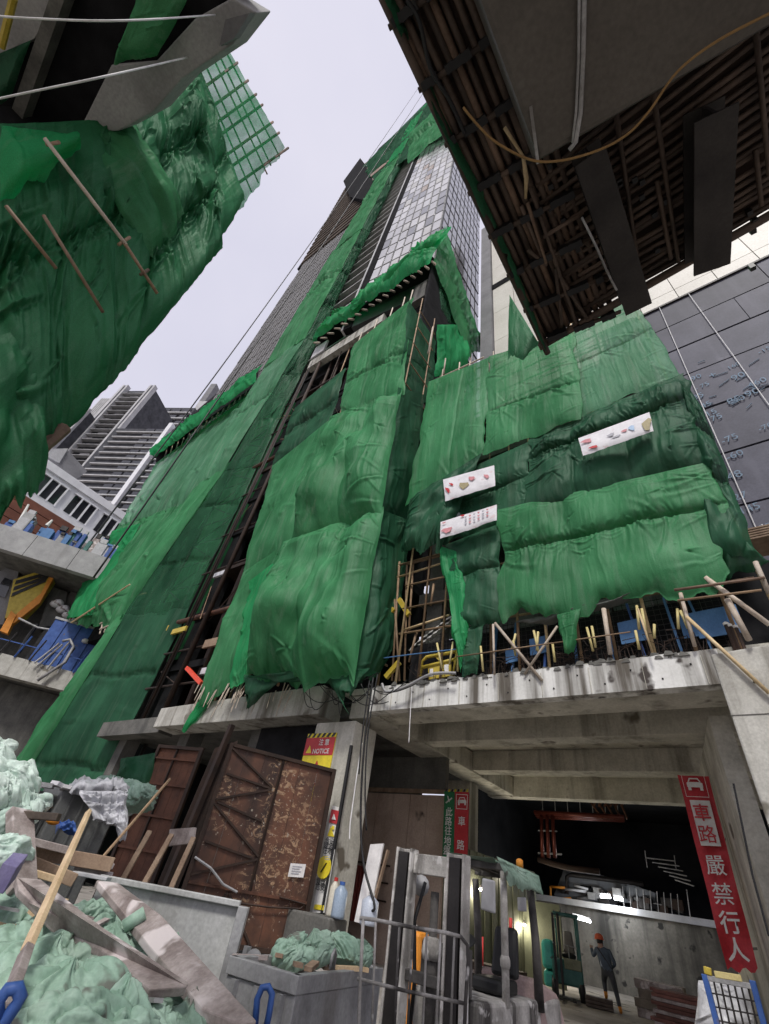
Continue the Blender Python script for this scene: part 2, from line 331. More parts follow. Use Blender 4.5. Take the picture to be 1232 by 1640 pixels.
# ------------------------------------------------------------------ draped netting
def net(parent, cs, mat, seed, rows=(), cols=(), nu=120, nv=130, belly=.3, fold=.08, npin=6, hem=.15, side=.06, creases=1., iso=1., poke=.8, name='net_sheet', holes=0., flip=False, thick=0., sag=0., droop=0.):
    """cs = corners TL, TR, BR, BL (world). rows/cols = tie lines (fractions) the sheet is pulled in at."""
    TL, TR, BR, BL = [np.array(c, float) for c in cs]
    u, v = np.meshgrid(np.linspace(0, 1, nu), np.linspace(0, 1, nv))
    W = (np.linalg.norm(TR-TL)+np.linalg.norm(BR-BL))/2; H = (np.linalg.norm(BL-TL)+np.linalg.norm(BR-TR))/2
    a = u*W; b = v*H; S = (W+H)/2; k = max(.22, min(2.6, S/10.5))     # k = size of the folds
    # ragged outline
    u2 = u+(fbm(b/k*.5+seed, a*0+seed, seed+1, 3))*side*np.abs(2*u-1)**3
    v2 = v+(fbm(a/k*.6+seed, b*0, seed+2, 4))*hem*np.clip((v-.75)*4, 0, 1)**2*(1/H*1.5)
    if sag: v2 = v2+sag/H*np.sin(math.pi*u)*v**4
    P = (TL[None, None]*((1-u2)*(1-v2))[..., None]+TR*((u2)*(1-v2))[..., None]+BR*(u2*v2)[..., None]+BL*((1-u2)*v2)[..., None])
    N = np.cross(TR-TL, BL-TL); N /= np.linalg.norm(N); C = (TL+TR+BR+BL)/4
    if (N@(CAM-C)) < 0: N = -N
    if flip: N = -N
    eu = np.clip(np.minimum(u, 1-u)*7, 0, 1)**.6; ev = np.clip(v*9, 0, 1)**.6
    wob = fbm(a/k*.35, b/k*.35, seed+5, 3)*.05
    d = np.zeros_like(u)
    # bellies between rows: heavier towards the lower tie
    rr = [0.]+list(rows)+[1.]; vv = np.clip(v+wob*.6, 0, 1)
    dist_row = np.full_like(u, 9.)
    for i in range(len(rr)-1):
        t = (vv-rr[i])/(rr[i+1]-rr[i]); msk = (t >= 0) & (t <= 1)
        prof = np.clip(t, 0, 1)**.8*(1-np.clip(t, 0, 1)**7)*1.25
        d = np.where(msk, belly*prof*(rr[i+1]-rr[i])**.3, d)
    for r in rr[1:-1]: dist_row = np.minimum(dist_row, np.abs(vv-r)*H)
    cc = [0.]+list(cols)+[1.]; uu = np.clip(u+wob*.4, 0, 1)
    dist_col = np.full_like(u, 9.)
    for r in cc[1:-1]: dist_col = np.minimum(dist_col, np.abs(uu-r)*W)
    d *= .55+.45*np.clip(np.minimum(dist_col, 3*k)/(1.2*k), 0, 1)
    d -= .10*k*np.exp(-(dist_col/(.12*k))**2)*.6
    d += fbm(a/k*.45, b/k*.3, seed+9, 2)*belly*.6
    # hanging folds: near-vertical drape lines, patchy, with taut areas between
    wx = fbm(a/k*.3, b/k*.22, seed+11, 2)*1.6
    f1 = ridge(a/k*1.0+wx*.35, b/k*.04, seed+13)**6
    f2 = ridge(a/k*2.6+wx*.6+b/k*.10, b/k*.06, seed+15)**5
    act = np.clip(fbm(a/k*.3, b/k*.22, seed+19, 2)*2.0+.25, 0, 1)
    iso2 = .35+.65*min(1., iso)
    d += fold*k*creases*(.2+.8*act)*(f1*.85+f2*.32)
    # long straight pull creases running off ties and edges
    rc = np.random.default_rng(seed+500); ncr = int(np.clip(W*H/(k*k)*.30*creases*(.4+iso), 8, 34))
    anchors = list(rr[1:-1]) or [0., 1.]
    for j in range(ncr):
        if rc.uniform() < .6: a0 = rc.uniform(0, 1)*W; b0 = (rc.choice(anchors)+rc.normal(0, .02))*H; th = rc.choice([1.57, -1.57])+rc.normal(0, .55)
        else: a0 = rc.choice([0., 1.])*W; b0 = rc.uniform(0, 1)*H; th = (0. if a0 == 0 else 3.1416)+rc.normal(0, .6)
        ln = rc.uniform(.8, 3.2)*k; wd = rc.uniform(.035, .07)*k; ca, sa = math.cos(th), math.sin(th)
        t_ = (a-a0)*ca+(b-b0)*sa; p_ = -(a-a0)*sa+(b-b0)*ca+rc.normal(0, .06)*np.clip(t_, 0, 9)**2/k
        am = fold*k*creases*rc.uniform(.6, 1.5)*np.clip(t_/(.12*k), 0, 1)*np.clip(1-t_/ln, 0, 1)**.7
        w2 = wd*(1+.9*np.clip(t_, 0, 9)/k)
        d += am*(np.exp(-(p_/w2)**2)*1.1-.55*np.exp(-((p_-1.7*w2)/(1.1*w2))**2))
    # swags hanging between neighbouring ties
    for r in [0.]+list(rows):
        n_sw = max(1, int(round(W/k/2.0)))
        for q in range(n_sw):
            am_ = (q+.5+rc.normal(0, .10))/n_sw*W; hw = W/n_sw*rc.uniform(.48, .62)
            for lv in range(3):
                dd = k*(.22+.30*lv)*rc.uniform(.8, 1.25); w_s = k*rc.uniform(.035, .06)*(1+.35*lv); x_ = (a-am_)/hw
                p_ = b-(r*H+dd*(1-x_*x_)); d += iso2*fold*k*creases*rc.uniform(.5, 1.1)*(1-.22*lv)*np.exp(-(p_/w_s)**2)*np.clip(1.15-x_*x_, 0, 1)
    # gathering near the ties
    g = np.exp(-dist_row/(.55*k)); d += fold*k*1.9*creases*g*(ridge(a/k*3.6+wx*2.5+b/k*.4, b/k*.8, seed+21)**2-.5)
    d -= .22*k*np.exp(-(dist_row/(.10*k))**2)*np.clip(belly*3, .1, 1.)
    # tie points: pulled in, with a few pull lines running off each one
    r_ = np.random.default_rng(seed)
    pins = [(r_.uniform(.06, .94), r_.uniform(.06, .94), r_.uniform(.4, 1.0)) for _ in range(npin)]
    for r in rr[1:-1]:
        for q in np.linspace(.04, .96, max(2, int(W/k/2.2))): pins.append((q+r_.uniform(-.06, .06), r+r_.uniform(-.02, .02), r_.uniform(.5, 1.2)))
    for (pu, pv, s) in pins:
        da = (a-pu*W)/k; db = (b-pv*H)/k; r = np.sqrt(da*da+db*db)
        d += k*-.11*s*np.exp(-(r/(.13*s))**2)
        for j in range(r_.integers(2, 5)):
            th = r_.choice([-1.57, 1.57, .5, 2.6, -.6, -2.5])+r_.normal(0, .35); ln = r_.uniform(.5, 1.7)*s; ca, sa = math.cos(th), math.sin(th)
            t_ = da*ca+db*sa; pp_ = -da*sa+db*ca+.12*np.sin(t_*2.2+j)*t_; wd = .035+.055*np.clip(t_, 0, 3)
            d += k*fold*creases*r_.choice([1.3, -1.1, .9])*np.exp(-(pp_/wd)**2)*np.clip(t_*6, 0, 1)*np.clip(1-t_/ln, 0, 1)
    if poke:                                      # bamboo ends pushing the net out on a rough lattice
        sp = max(1.3, k*.85); na, nb = max(1, int(W/sp)), max(1, int(H/(sp*1.15)))
        for i in range(na):
            for j in range(nb):
                if r_.uniform() < .45: continue
                pa = (i+.5+r_.normal(0, .10))/na*W; pb = (j+.5+r_.normal(0, .10))/nb*H; da = (a-pa)/k; db = (b-pb)/k; am = r_.uniform(.3, 1.)*poke
                d += k*.075*am*np.exp(-(da*da+db*db)/.0045)+k*.030*am*np.exp(-(da/.05)**2)*np.exp(-np.clip(db, 0, 9)/.30)*np.clip(1+db*8, 0, 1)+k*.022*am*np.exp(-(db/.05)**2)*np.exp(-np.abs(da)/.22)
    d += fbm(a/k*2.2, b/k*2.2, seed+31, 2)*fold*k*.05
    d = d*(.12+.88*eu*ev)
    P = P+N[None, None]*d[..., None]
    P[..., 2] -= droop*np.sin(math.pi*u)*(1-v)
    F = []
    hz = fbm(a*1.1/k, b*1.1/k, seed+41, 4) if holes > 0 else None
    for j in range(nv-1):
        for i in range(nu-1):
            if hz is not None and hz[j, i] > 1-holes: continue
            F.append((j*nu+i, j*nu+i+1, (j+1)*nu+i+1, (j+1)*nu+i))
    m = MB(); m.v = [tuple(q) for q in P.reshape(-1, 3)]; m.f = F; m.mi = [0]*len(F)
    if hem > 0 and name == 'net_sheet' and holes == 0:        # rolled hem cord
        hr = .006*max(1., S/5); m.path(list(P[-1, ::2]+N*hr), hr, 4); m.path(list(P[::3, -1]+N*hr), hr*.8, 4)
    return m.build(name, mat, parent, smooth=True)

# ------------------------------------------------------------------ ground
m = MB()
gx = np.concatenate([[-3000, -800, -200], np.linspace(-60, 30, 61), [200, 800, 3000]]); gy = np.concatenate([[-3000, -600, -100], np.linspace(-20, 60, 55), [200, 900, 3000]])
GX, GY = np.meshgrid(gx, gy); GZ = fbm(GX*.25, GY*.25, 3, 4)*.05*(np.abs(GX) < 61)*(np.abs(GY) < 61)
nx, ny = len(gx), len(gy)
m.v = list(zip(GX.ravel(), GY.ravel(), GZ.ravel())); m.f = [(j*nx+i, j*nx+i+1, (j+1)*nx+i+1, (j+1)*nx+i) for j in range(ny-1) for i in range(nx-1)]; m.mi = [0]*len(m.f)
tag(m.build('ground', GROUND, smooth=True), kind='structure')

# ------------------------------------------------------------------ concrete deck over the vehicle entrance
ZS = 6.24; ZT = 7.03
def wavy_edge_slab(t, x0, x1, name, mat):
    """front upstand of the deck: a thin vertical face with a broken, uneven top"""
    n = 90; xs = np.linspace(x0, x1, n); top = ZT+.05*fbm(xs*1.3, xs*0, 5, 4)+.03*(vnoise(xs*6, xs*0, 9)-.5)
    mm = MB(); f0 = [(x, 12.0+.015*fbm(np.array([x*2]), np.array([0.]), 8)[0], ZS) for x in xs]; f1 = [(x, 12.0, z) for x, z in zip(xs, top)]; b1 = [(x, 12.35, z-.03) for x, z in zip(xs, top)]; b0 = [(x, 12.35, ZS) for x in xs]
    mm.v = f0+f1+b1+b0; 
    for i in range(n-1):
        for (a_, b_) in ((0, 1), (1, 2), (2, 3), (3, 0)): mm.f.append((a_*n+i, a_*n+i+1, b_*n+i+1, b_*n+i)); mm.mi.append(0)
    mm.f += [(0, n, 2*n, 3*n), (n-1, 4*n-1, 3*n-1, 2*n-1)]; mm.mi += [0, 0]
    return mm.build(name, mat, t)
deck = thing('concrete_deck', (-5, 12, 0), 'raw concrete deck spanning the vehicle entrance, its white edge streaked with black stains', 'deck')
wavy_edge_slab(deck, -10.1, -.10, 'edge_face', CONC_W)
MB().box(-10.1, -.22, 12.352, 13.45, ZS+.012, 6.90).build('edge_beam', CONC_B, deck, bevel=.02)
MB().box(-9.95, -.24, 15.30, 16.0, ZS, 6.98).build('beam', CONC_B, deck, bevel=.02)
MB().box(-9.95, -.24, 19.2, 19.9, ZS, 6.98).build('beam', CONC_B, deck, bevel=.02)
MB().box(-11.3, -.24, 23.4, 24.0, ZS-.1, 7.5).build('beam', CONC_B, deck, bevel=.02)
MB().box(-11.2, -9.955, 12.355, 23.38, ZS-.06, 6.94).build('side_beam', CONC_B, deck, bevel=.02)
MB().box(-11.6, 2.0, 12.36, 24.4, 6.985, 7.2).build('slab', CONC_B, deck)
for (x0, x1, y0, y1, z0) in ((-6.9, -5.9, 12.05, 12.09, 6.6), (-8.8, -8.2, 12.0, 12.04, 6.9)):
    pass
mm = MB()                                     # crust of broken concrete along the top of the edge
for i in range(330):
    x = rng.uniform(-10, -.3); s = rng.uniform(.03, .13); y = 12.0+rng.uniform(0, .4); z = ZT+rng.uniform(-.06, .05)
    mm.hexa([(x-s, y-s*.6, z-.06), (x+s, y-s*.7, z-.06), (x+s*.9, y+s, z-.06), (x-s, y+s, z-.06)], [(x-s*.5, y-s*.3, z+s*.6), (x+s*.5, y-s*.4, z+s*rng.uniform(.2, .8)), (x+s*.4, y+s*.5, z+s*.5), (x-s*.6, y+s*.5, z+s*.4)])
o = mm.build('broken_crust', CONC_D, deck); o['kind'] = 'stuff'
c = thing('concrete_column', (.9, 12, 0), 'thick raw concrete column at the right end of the deck', 'column')
MB().hexa([(-.28, 11.95, 0), (2.3, 11.95, 0), (2.3, 13.6, 0), (-.28, 13.6, 0)], [(-.24, 11.95, 6.9), (2.3, 11.95, 7.1), (2.3, 13.6, 7.1), (-.24, 13.6, 7.1)]).build('shaft', CONC, c, bevel=.04)
MB().path([aY(1175, 1255, 11.9), aY(1205, 1400, 11.9), aY(1232, 1500, 11.9)], .02).build('cable', ROPE_K, c)
c = thing('concrete_pillar', (-11, 12, 0), 'slim concrete pillar behind the rusty gate, carrying safety notices', 'pillar')
MB().box(-12.35, -10.55, 12.0, 13.2, 0, 5.98).build('shaft', CONC_B, c, bevel=.03)
MB().path([(-10.52, 11.97, .2), (-10.50, 11.97, 3), (-10.53, 11.97, 5.2)], .06).build('black_pipe', ROPE_K, c)
MB().box(-12.0, -10.9, 20.8, 21.6, 0, 6.2).build('concrete_pillar', CONC_B, org=(-11.4, 21, 0))
tag(bpy.data.objects['concrete_pillar.001'], 'far concrete pillar behind the green and red road signs', 'pillar')
# formwork fins and tie holes on the raw concrete
fin = MB()
for y0 in (12.352, 15.30, 19.2):
    for k in range(7): x_ = -9.4+k*1.42+.1*(k % 2); fin.box(x_, x_+.012, y0-.006 if y0 > 13 else 13.44, y0+.02 if y0 > 13 else 13.456, ZS+.02, 6.9)
for k in range(8): x_ = -9.2+k*1.25; fin.box(x_, x_+.014, 11.975, 11.999, ZS+.02, ZT-.12)
o = fin.build('formwork_fins', CONC_B, deck); o['kind'] = 'stuff'
for k in range(14):
    x_ = -9.0+k*.64; MB().lathe((x_, 11.985, ZS+.22+.28*(k % 2)), [(.022, 0), (.022, .02)], 10, (0, 1, 0)).build('tie_hole', VOID, deck)
for i in range(3):
    for j in range(5): MB().lathe((.35+.75*i, 11.94, 1.2+1.25*j), [(.025, 0), (.025, .02)], 10, (0, 1, 0)).build('tie_hole', VOID, bpy.data.objects['concrete_column'])
for j in range(3): MB().box(-.27, 2.3, 11.938, 11.952, 1.75+1.9*j, 1.765+1.9*j).build('pour_joint', CONC_D, bpy.data.objects['concrete_column'])
# left continuation of the deck beyond the pillar
d2 = thing('concrete_deck', (-17, 12, 0), 'streaked pale concrete deck edge above the rusty gates, left of the pillar', 'deck')
MB().hexa([(-23.5, 12.0, 6.30), (-12.4, 12.0, 6.30), (-12.4, 13.2, 6.30), (-23.5, 13.2, 6.30)], [(-23.5, 12.0, 7.2), (-12.4, 12.0, 7.35), (-12.4, 13.2, 7.35), (-23.5, 13.2, 7.2)]).build('edge_face', CONC, d2, bevel=.03)
MB().box(-30, -11.7, 13.21, 24, 6.55, 6.9).build('slab', CONC_D, d2)
MB().box(-30, -23.6, 12.4, 13.2, 6.2, 6.95).build('edge_face', CONC_D, d2)
for x in (-29, -23, -17.5): MB().box(x, x+.8, 13.3, 14.1, 0, 6.54).build('column', CONC_D, d2)
MB().box(-60, -15.7, 24.0, 24.4, 0, 8).build('rear_wall', CONC_D, d2)
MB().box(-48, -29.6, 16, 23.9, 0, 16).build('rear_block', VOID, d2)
# brown panelled hoarding under the deck
h = thing('brown_hoarding', (-12.5, 17, 0), 'stained brown timber panel hoarding under the deck behind the forklift', 'hoarding')
xs = np.linspace(-15.6, -10.0, 8)
for i in range(7): MB().box(xs[i], xs[i+1]-.02, 17.2+.02*(i % 2), 17.3, 0, 4.9).build('panel', PLY, h)
MB().box(-15.6, -9.98, 17.02, 17.1, 4.92, 5.06).build('rail', WOOD_B, h)
MB().box(-15.6, -9.98, 17.06, 17.3, 5.07, 6.2).build('top_panel', CONC_D, h)
for i in range(3): MB().box(-15.6, -12.2, 17.10, 17.17, 1.55+i*.5, 1.60+i*.5).build('rail', RUST_D, h)
r = thing('red_sheet_panel', (-13.5, 16.6, 0), 'red corrugated metal sheet standing against the brown hoarding', 'metal sheet')
for i in range(16): MB().box(-14.6+i*.14, -14.6+i*.14+.075, 16.72, 16.80, .9, 2.45).build('rib', REDC, r)
MB().box(-14.62, -12.36, 16.805, 16.82, .9, 2.42).build('sheet', REDC, r)
# tunnel beyond the deck
t = thing('olive_hoarding', (-10, 20, 0), 'dark olive ribbed hoarding wall behind the forklift, lit by small lamps', 'hoarding')
for i in range(14): MB().hexa([(-10.5+i*.02, 17.35+i*.62, 0), (-10.42+i*.02, 17.35+i*.62, 0), (-10.42+i*.02, 17.93+i*.62, 0), (-10.5+i*.02, 17.93+i*.62, 0)], [(-10.5+i*.02, 17.35+i*.62, 3.6), (-10.42+i*.02, 17.35+i*.62, 3.6), (-10.42+i*.02, 17.93+i*.62, 3.6), (-10.5+i*.02, 17.93+i*.62, 3.6)]).build('panel', OLIVE, t)
for i in range(4): MB().box(-10.38, -8.6-.0, 24.5+i*.01, 24.6, 0+i*.0, 2.5).build('panel', OLIVE, t) if i == 0 else None
tw = thing('tunnel_wall', (-2, 30, 0), 'mottled concrete retaining wall at the back of the dark entrance', 'wall')
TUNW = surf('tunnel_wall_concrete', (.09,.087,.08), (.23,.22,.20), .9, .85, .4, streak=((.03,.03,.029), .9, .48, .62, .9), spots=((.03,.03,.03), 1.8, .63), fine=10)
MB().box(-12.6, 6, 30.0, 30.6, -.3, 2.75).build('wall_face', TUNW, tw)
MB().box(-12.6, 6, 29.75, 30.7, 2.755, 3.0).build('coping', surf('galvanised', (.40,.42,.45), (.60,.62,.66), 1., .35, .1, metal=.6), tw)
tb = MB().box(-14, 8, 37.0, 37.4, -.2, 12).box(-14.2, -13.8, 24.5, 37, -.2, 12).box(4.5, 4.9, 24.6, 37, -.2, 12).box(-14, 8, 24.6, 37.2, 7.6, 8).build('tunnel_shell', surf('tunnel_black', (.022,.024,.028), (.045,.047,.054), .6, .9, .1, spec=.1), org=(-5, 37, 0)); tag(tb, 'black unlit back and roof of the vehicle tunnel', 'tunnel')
rw = MB().hexa([(-.75, 13.65, 0), (-.35, 13.65, 0), (-2.2, 23.3, 0), (-2.6, 23.3, 0)], [(-.75, 13.65, 6.12), (-.35, 13.65, 6.12), (-2.2, 23.3, 6.12), (-2.6, 23.3, 6.12)]).build('tunnel_side_wall', CONC_B, org=(0, 16, 0)); tag(rw, 'bare concrete side wall right of the red road banner', 'wall')
for z_ in (2.0, 4.1): MB().hexa([(-.79, 14, z_), (-.75, 14, z_), (-2.56, 23, z_), (-2.60, 23, z_)], [(-.79, 14, z_+.05), (-.75, 14, z_+.05), (-2.56, 23, z_+.05), (-2.60, 23, z_+.05)]).build('wall_joint', CONC_D, rw)

# ------------------------------------------------------------------ podium behind the nets (frame of an unfinished building)
pod = thing('podium_building', (-10, 16, 7), 'dark unfinished concrete podium frame behind the green nets', 'building')
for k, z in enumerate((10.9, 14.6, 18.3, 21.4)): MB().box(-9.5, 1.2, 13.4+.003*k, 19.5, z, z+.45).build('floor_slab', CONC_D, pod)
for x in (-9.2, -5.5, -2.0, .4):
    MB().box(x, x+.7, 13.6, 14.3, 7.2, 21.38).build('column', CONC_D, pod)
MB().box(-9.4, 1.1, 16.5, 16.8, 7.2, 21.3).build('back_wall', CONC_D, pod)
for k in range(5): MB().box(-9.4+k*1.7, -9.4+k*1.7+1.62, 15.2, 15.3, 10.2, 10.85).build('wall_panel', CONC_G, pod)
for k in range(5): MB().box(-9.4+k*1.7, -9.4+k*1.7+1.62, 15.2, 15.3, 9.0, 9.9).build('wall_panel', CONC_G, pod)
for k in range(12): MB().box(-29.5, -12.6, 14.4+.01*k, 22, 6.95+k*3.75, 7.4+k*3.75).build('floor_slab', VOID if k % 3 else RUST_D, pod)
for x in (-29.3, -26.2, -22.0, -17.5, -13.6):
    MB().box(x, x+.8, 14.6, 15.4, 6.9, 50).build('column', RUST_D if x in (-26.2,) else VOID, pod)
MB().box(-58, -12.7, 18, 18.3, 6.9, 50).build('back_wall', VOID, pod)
# scaffold tubes, rusty standards and beams seen in the gap between hoist and net stack
for (x, y, r, mt) in ((-25.4, 13.2, .16, RUST_D), (-24.4, 13.9, .13, RUST_D), (-27.5, 13.3, .09, RUST_D), (-23.4, 14.1, .10, RUST_D), (-28.4, 13.6, .05, STEEL_D), (-26.6, 13.0, .05, STEEL_D), (-22.6, 13.4, .05, RUST_D), (-21.5, 13.5, .06, BAMBOO)):
    MB().tube((x, y, 6.9), (x+.15, y, 44), r, r, 8).build('standard', mt, pod, smooth=True)
for k, z in enumerate((9.2, 11.4, 13.7, 17.5, 21.0, 25.3, 29.0, 33.5, 38)):
    MB().tube((-29.2, 13.45, z), (-17.0, 13.4, z-.2), .16 if k in (2, 6) else .07, None, 8).build('ledger', RUST if k in (2, 6) else RUST_D, pod, smooth=True)
for k in range(60):
    x = rng.uniform(-28.6, -18); z = rng.uniform(7.5, 40); dx, dz = rng.uniform(-2.5, 2.5), rng.uniform(-1.8, 3.2)
    MB().tube((x, 13.5+rng.uniform(-.3, .6), z), (x+dx, 13.6, z+dz), rng.uniform(.015, .05), None, 6).build('brace', [BAMBOO, BAMBOO_D, RUST_D, STEEL_D][k % 4], pod)
for (px, py, w, hh, mt) in ((288, 1010, 1.6, .35, YEL), (265, 1008, .9, .4, YEL), (352, 920, 1.2, .35, PLAS), (330, 1075, .7, .35, PLAS), (340, 1030, 1.4, .5, WOOD_B)):
    q = aY(px, py, 13.3); MB().box(q[0]-w/2, q[0]+w/2, 13.2, 13.35, q[2]-hh/2, q[2]+hh/2).build('loose_board', mt, pod)
p0 = aY(300, 1070, 12.8); p1 = aY(323, 1095, 12.8)
tag(MB().bar(p0, p1, .2, .2).build('red_beam', emit('red_marker_beam', (.8, .06, .02), .9) if False else surf('signal_red', (.62,.05,.02), (.78,.08,.03), 3., .45, .05), org=(p0+p1)/2), 'short bright red beam sticking out beside the hoist', 'beam')

# ------------------------------------------------------------------ right-hand net wall on bamboo scaffold
def Y12(px, py, off=0.): return aY(px, py, 12.0+off)
def quad(fn, pts, *a): return [fn(x, y, *a) for (x, y) in pts]
rn = thing('netted_scaffold', (-4, 12, 7), 'bamboo scaffold wrapped in patched green nets above the concrete deck, carrying three small banners', 'scaffold')
net(rn, quad(Y12, [(690,610),(787,571),(776,728),(652,808)]), NET, 11, iso=0.8, cols=(.55,), belly=.22, fold=.06, npin=5, creases=.8)
net(rn, quad(Y12, [(783,571),(917,529),(930,672),(772,730)], -.06), NET, 12, iso=0.8, rows=(.62,), cols=(.4,), belly=.2, fold=.07, npin=6)
net(rn, quad(Y12, [(912,531),(1014,476),(1094,602),(925,672)], .05), NET_P, 13, iso=0.7, rows=(.45,), belly=.15, fold=.06, npin=5, side=.04)
net(rn, quad(Y12, [(660,798),(776,722),(712,872),(643,890)], -.1), NET_D, 14, belly=.55, fold=.14, npin=4, hem=.4, creases=1.3)
net(rn, quad(Y12, [(716,766),(850,706),(850,822),(710,872)], .02), NET_D, 15, rows=(.5,), belly=.2, fold=.06, npin=5)
net(rn, quad(Y12, [(846,704),(1093,598),(1146,742),(846,824)], -.03), NET_D, 16, rows=(.30,), cols=(.3,.62), belly=.42, fold=.13, npin=10, nu=190, nv=140, creases=1.4)
net(rn, quad(Y12, [(798,816),(1142,738),(1167,918),(803,1005)], -.12), NET, 17, iso=0.8, cols=(.36,), rows=(.42,), belly=.30, fold=.09, npin=9, nu=220, nv=130, hem=.5, side=.05)
net(rn, quad(Y12, [(716,872),(802,838),(802,1003),(733,1006)], -.05), NET_D, 18, rows=(.45,), belly=.3, fold=.10, npin=4, nu=50, hem=.2)
net(rn, quad(Y12, [(703,874),(735,884),(752,1000),(738,1072)], -.15), NET_B, 19, belly=.2, fold=.16, npin=3, nu=40, side=.2)
net(rn, quad(Y12, [(742,1004),(774,1000),(765,1075),(740,1080)], -.05), NET_D, 20, belly=.15, fold=.15, npin=3, nu=30, nv=50)
net(rn, quad(Y12, [(1088,598),(1124,652),(1214,890),(1140,905)], .10), NET_D, 21, rows=(.3,.6), belly=.5, fold=.14, npin=8, nu=50, side=.12)
net(rn, quad(Y12, [(1150,800),(1190,870),(1232,900),(1165,930)], .25), NET_D, 22, belly=.4, fold=.12, npin=3, nu=40, nv=40)
net(rn, quad(Y12, [(890,985),(928,975),(918,1050),(905,1050)], -.2), NET, 23, belly=.15, fold=.12, npin=2, nu=30, nv=50, side=.3)
net(rn, quad(Y12, [(818,998),(1115,925),(1000,965),(880,1002)], .15), surf('grey_tarp', (.07,.075,.068), (.13,.135,.125), 2., .6, .3), 24, belly=.35, fold=.1, npin=4, nu=80, nv=30, name='tarpaulin')
# scaffold grid behind
for k in range(13):
    x = -9.3+k*.88; MB().tube((x, 12.25+.05*(k % 2), 7.05), (x+.05, 12.3, 25.0-.1*k+(.5 if k % 3 == 0 else 0)), .045, .035, 7).build('bamboo_pole', BAMBOO_Y if k % 3 == 0 else BAMBOO, rn, smooth=True)
for k in range(16):
    z = 9.0+k*1.05; MB().tube((-9.5, 12.35, z+.1), (1.15, 12.35, z-.15), .04, None, 7).build('bamboo_ledger', BAMBOO, rn, smooth=True)
for k in range(6):                          # fine grid at the see-through top corner
    z = 19.3+k*.75; MB().tube((-3.2, 12.2, z+.12), (1.0, 12.2, z-.12), .03, None, 6).build('bamboo_ledger', BAMBOO_W, rn)
for k, (px, py) in enumerate(((708,603),(735,592),(712,585),(752,590),(790,575),(860,552),(1003,482))):
    a_ = Y12(px, py, .1); MB().tube(a_-np.array([0,0,1.]), a_+np.array([.03,0,.75]), .05, .04, 7).build('bamboo_pole', BAMBOO_W, rn, smooth=True)
MB().tube(Y12(690,612,.1), Y12(775,572,.1), .05).build('bamboo_ledger', BAMBOO_W, rn, smooth=True)
# zone under the net hem: props, yellow sleeves, blue boards, mesh, re-bar
for k, (a_, b_, r, mt) in enumerate((((793,998),(868,1090),.075,BAMBOO_W), ((893,1003),(840,1080),.06,BAMBOO_W), ((967,975),(978,1048),.10,BAMBOO_W), ((1090,950),(1113,1035),.075,BAMBOO_W), ((1130,925),(1232,1000),.10,BAMBOO_W), ((1100,988),(1232,1110),.07,BAMBOO_Y), ((1165,960),(1200,1025),.11,BAMBOO_W), ((1210,900),(1232,950),.09,BAMBOO_W), ((790,1000),(792,1080),.06,BAMBOO_W), ((1022,975),(1045,1045),.045,BAMBOO_Y), ((885,1030),(1010,1012),.03,BAMBOO), ((730,1052),(885,1030),.035,BAMBOO), ((1080,945),(1225,925),.06,BAMBOO_D), ((1085,962),(1220,945),.05,BAMBOO))):
    MB().tube(Y12(*a_, -.05-.02*k), Y12(*b_, -.05-.02*k), r*.62, r*.58, 8).build('bamboo_prop', mt, rn, smooth=True)
for k, (px, py, dx, dy) in enumerate(((820,1040,6,-25),(826,1050,-4,-24),(855,1010,8,36),(862,1012,-2,30),(885,1030,4,30),(940,1005,10,38),(948,1003,6,34),(1020,970,4,38),(1028,975,8,42),(1018,1010,6,30),(1085,975,2,32),(1090,978,12,28),(745,1000,6,60),(760,1010,2,55),(735,1030,-2,45),(770,1035,4,40),(700,1030,8,40),(726,1028,-6,36),(905,1025,2,18),(1048,1000,0,22))):
    a_ = Y12(px, py, .08-.01*k); b_ = Y12(px+dx, py+dy, .08-.01*k); MB().tube(a_, b_, .035, None, 7).build('yellow_sleeve', YELT, rn, smooth=True)
for (px, py, w, hh) in ((1012,1012,.62,.62),(1120,1000,.80,.62),(1150,997,.95,.70),(862,1035,.5,.5),(820,1050,.4,.45)):
    q = Y12(px, py, .5); MB().hexa([(q[0]-w/2, 12.5, q[2]-hh/2), (q[0]+w/2, 12.5, q[2]-hh/2+.04), (q[0]+w/2, 12.53, q[2]-hh/2+.04), (q[0]-w/2, 12.53, q[2]-hh/2)], [(q[0]-w/2, 12.48, q[2]+hh/2), (q[0]+w/2, 12.48, q[2]+hh/2+.05), (q[0]+w/2, 12.51, q[2]+hh/2+.05), (q[0]-w/2, 12.51, q[2]+hh/2)]).build('blue_board', BLUE_L, rn)
for k in range(9):
    x = -6.8+k*.85+rng.uniform(-.2, .2); MB().bar((x, 12.6, 7.1), (x+rng.uniform(-.25, .25), 12.65, 8.9), .09, .06).build('blue_prop', BLUE_L if k % 3 else BLUE, rn)
mm = MB()                                     # black welded mesh hung behind the props
for k in range(60): x = -8.4+k*.15; mm.bar((x, 12.70, 7.1), (x, 12.70, 9.0), .012)
for k in range(13): mm.bar((-8.4, 12.712, 7.12+k*.15), (.5, 12.712, 7.12+k*.15), .012)
o = mm.build('wire_mesh', STEEL_D, rn); o['kind'] = 'stuff'
mm = MB()
for k in range(90):
    x = rng.uniform(-8.8, .2); y = 12.3+rng.uniform(0, .3); mm.tube((x, y, 7.0), (x+rng.uniform(-.12, .12), y+rng.uniform(-.05, .05), 7.2+rng.uniform(.05, .55)), .012, .010, 5)
for k in range(26):                           # tangles of wire
    x = rng.uniform(-8.8, -.3); pts = [(x+.25*math.sin(j*1.3+k), 12.2+.1*math.cos(j*1.7), 7.15+.14*math.sin(j*.9+k*2)+.08*j) for j in range(7)]; mm.path(pts, .010, 4)
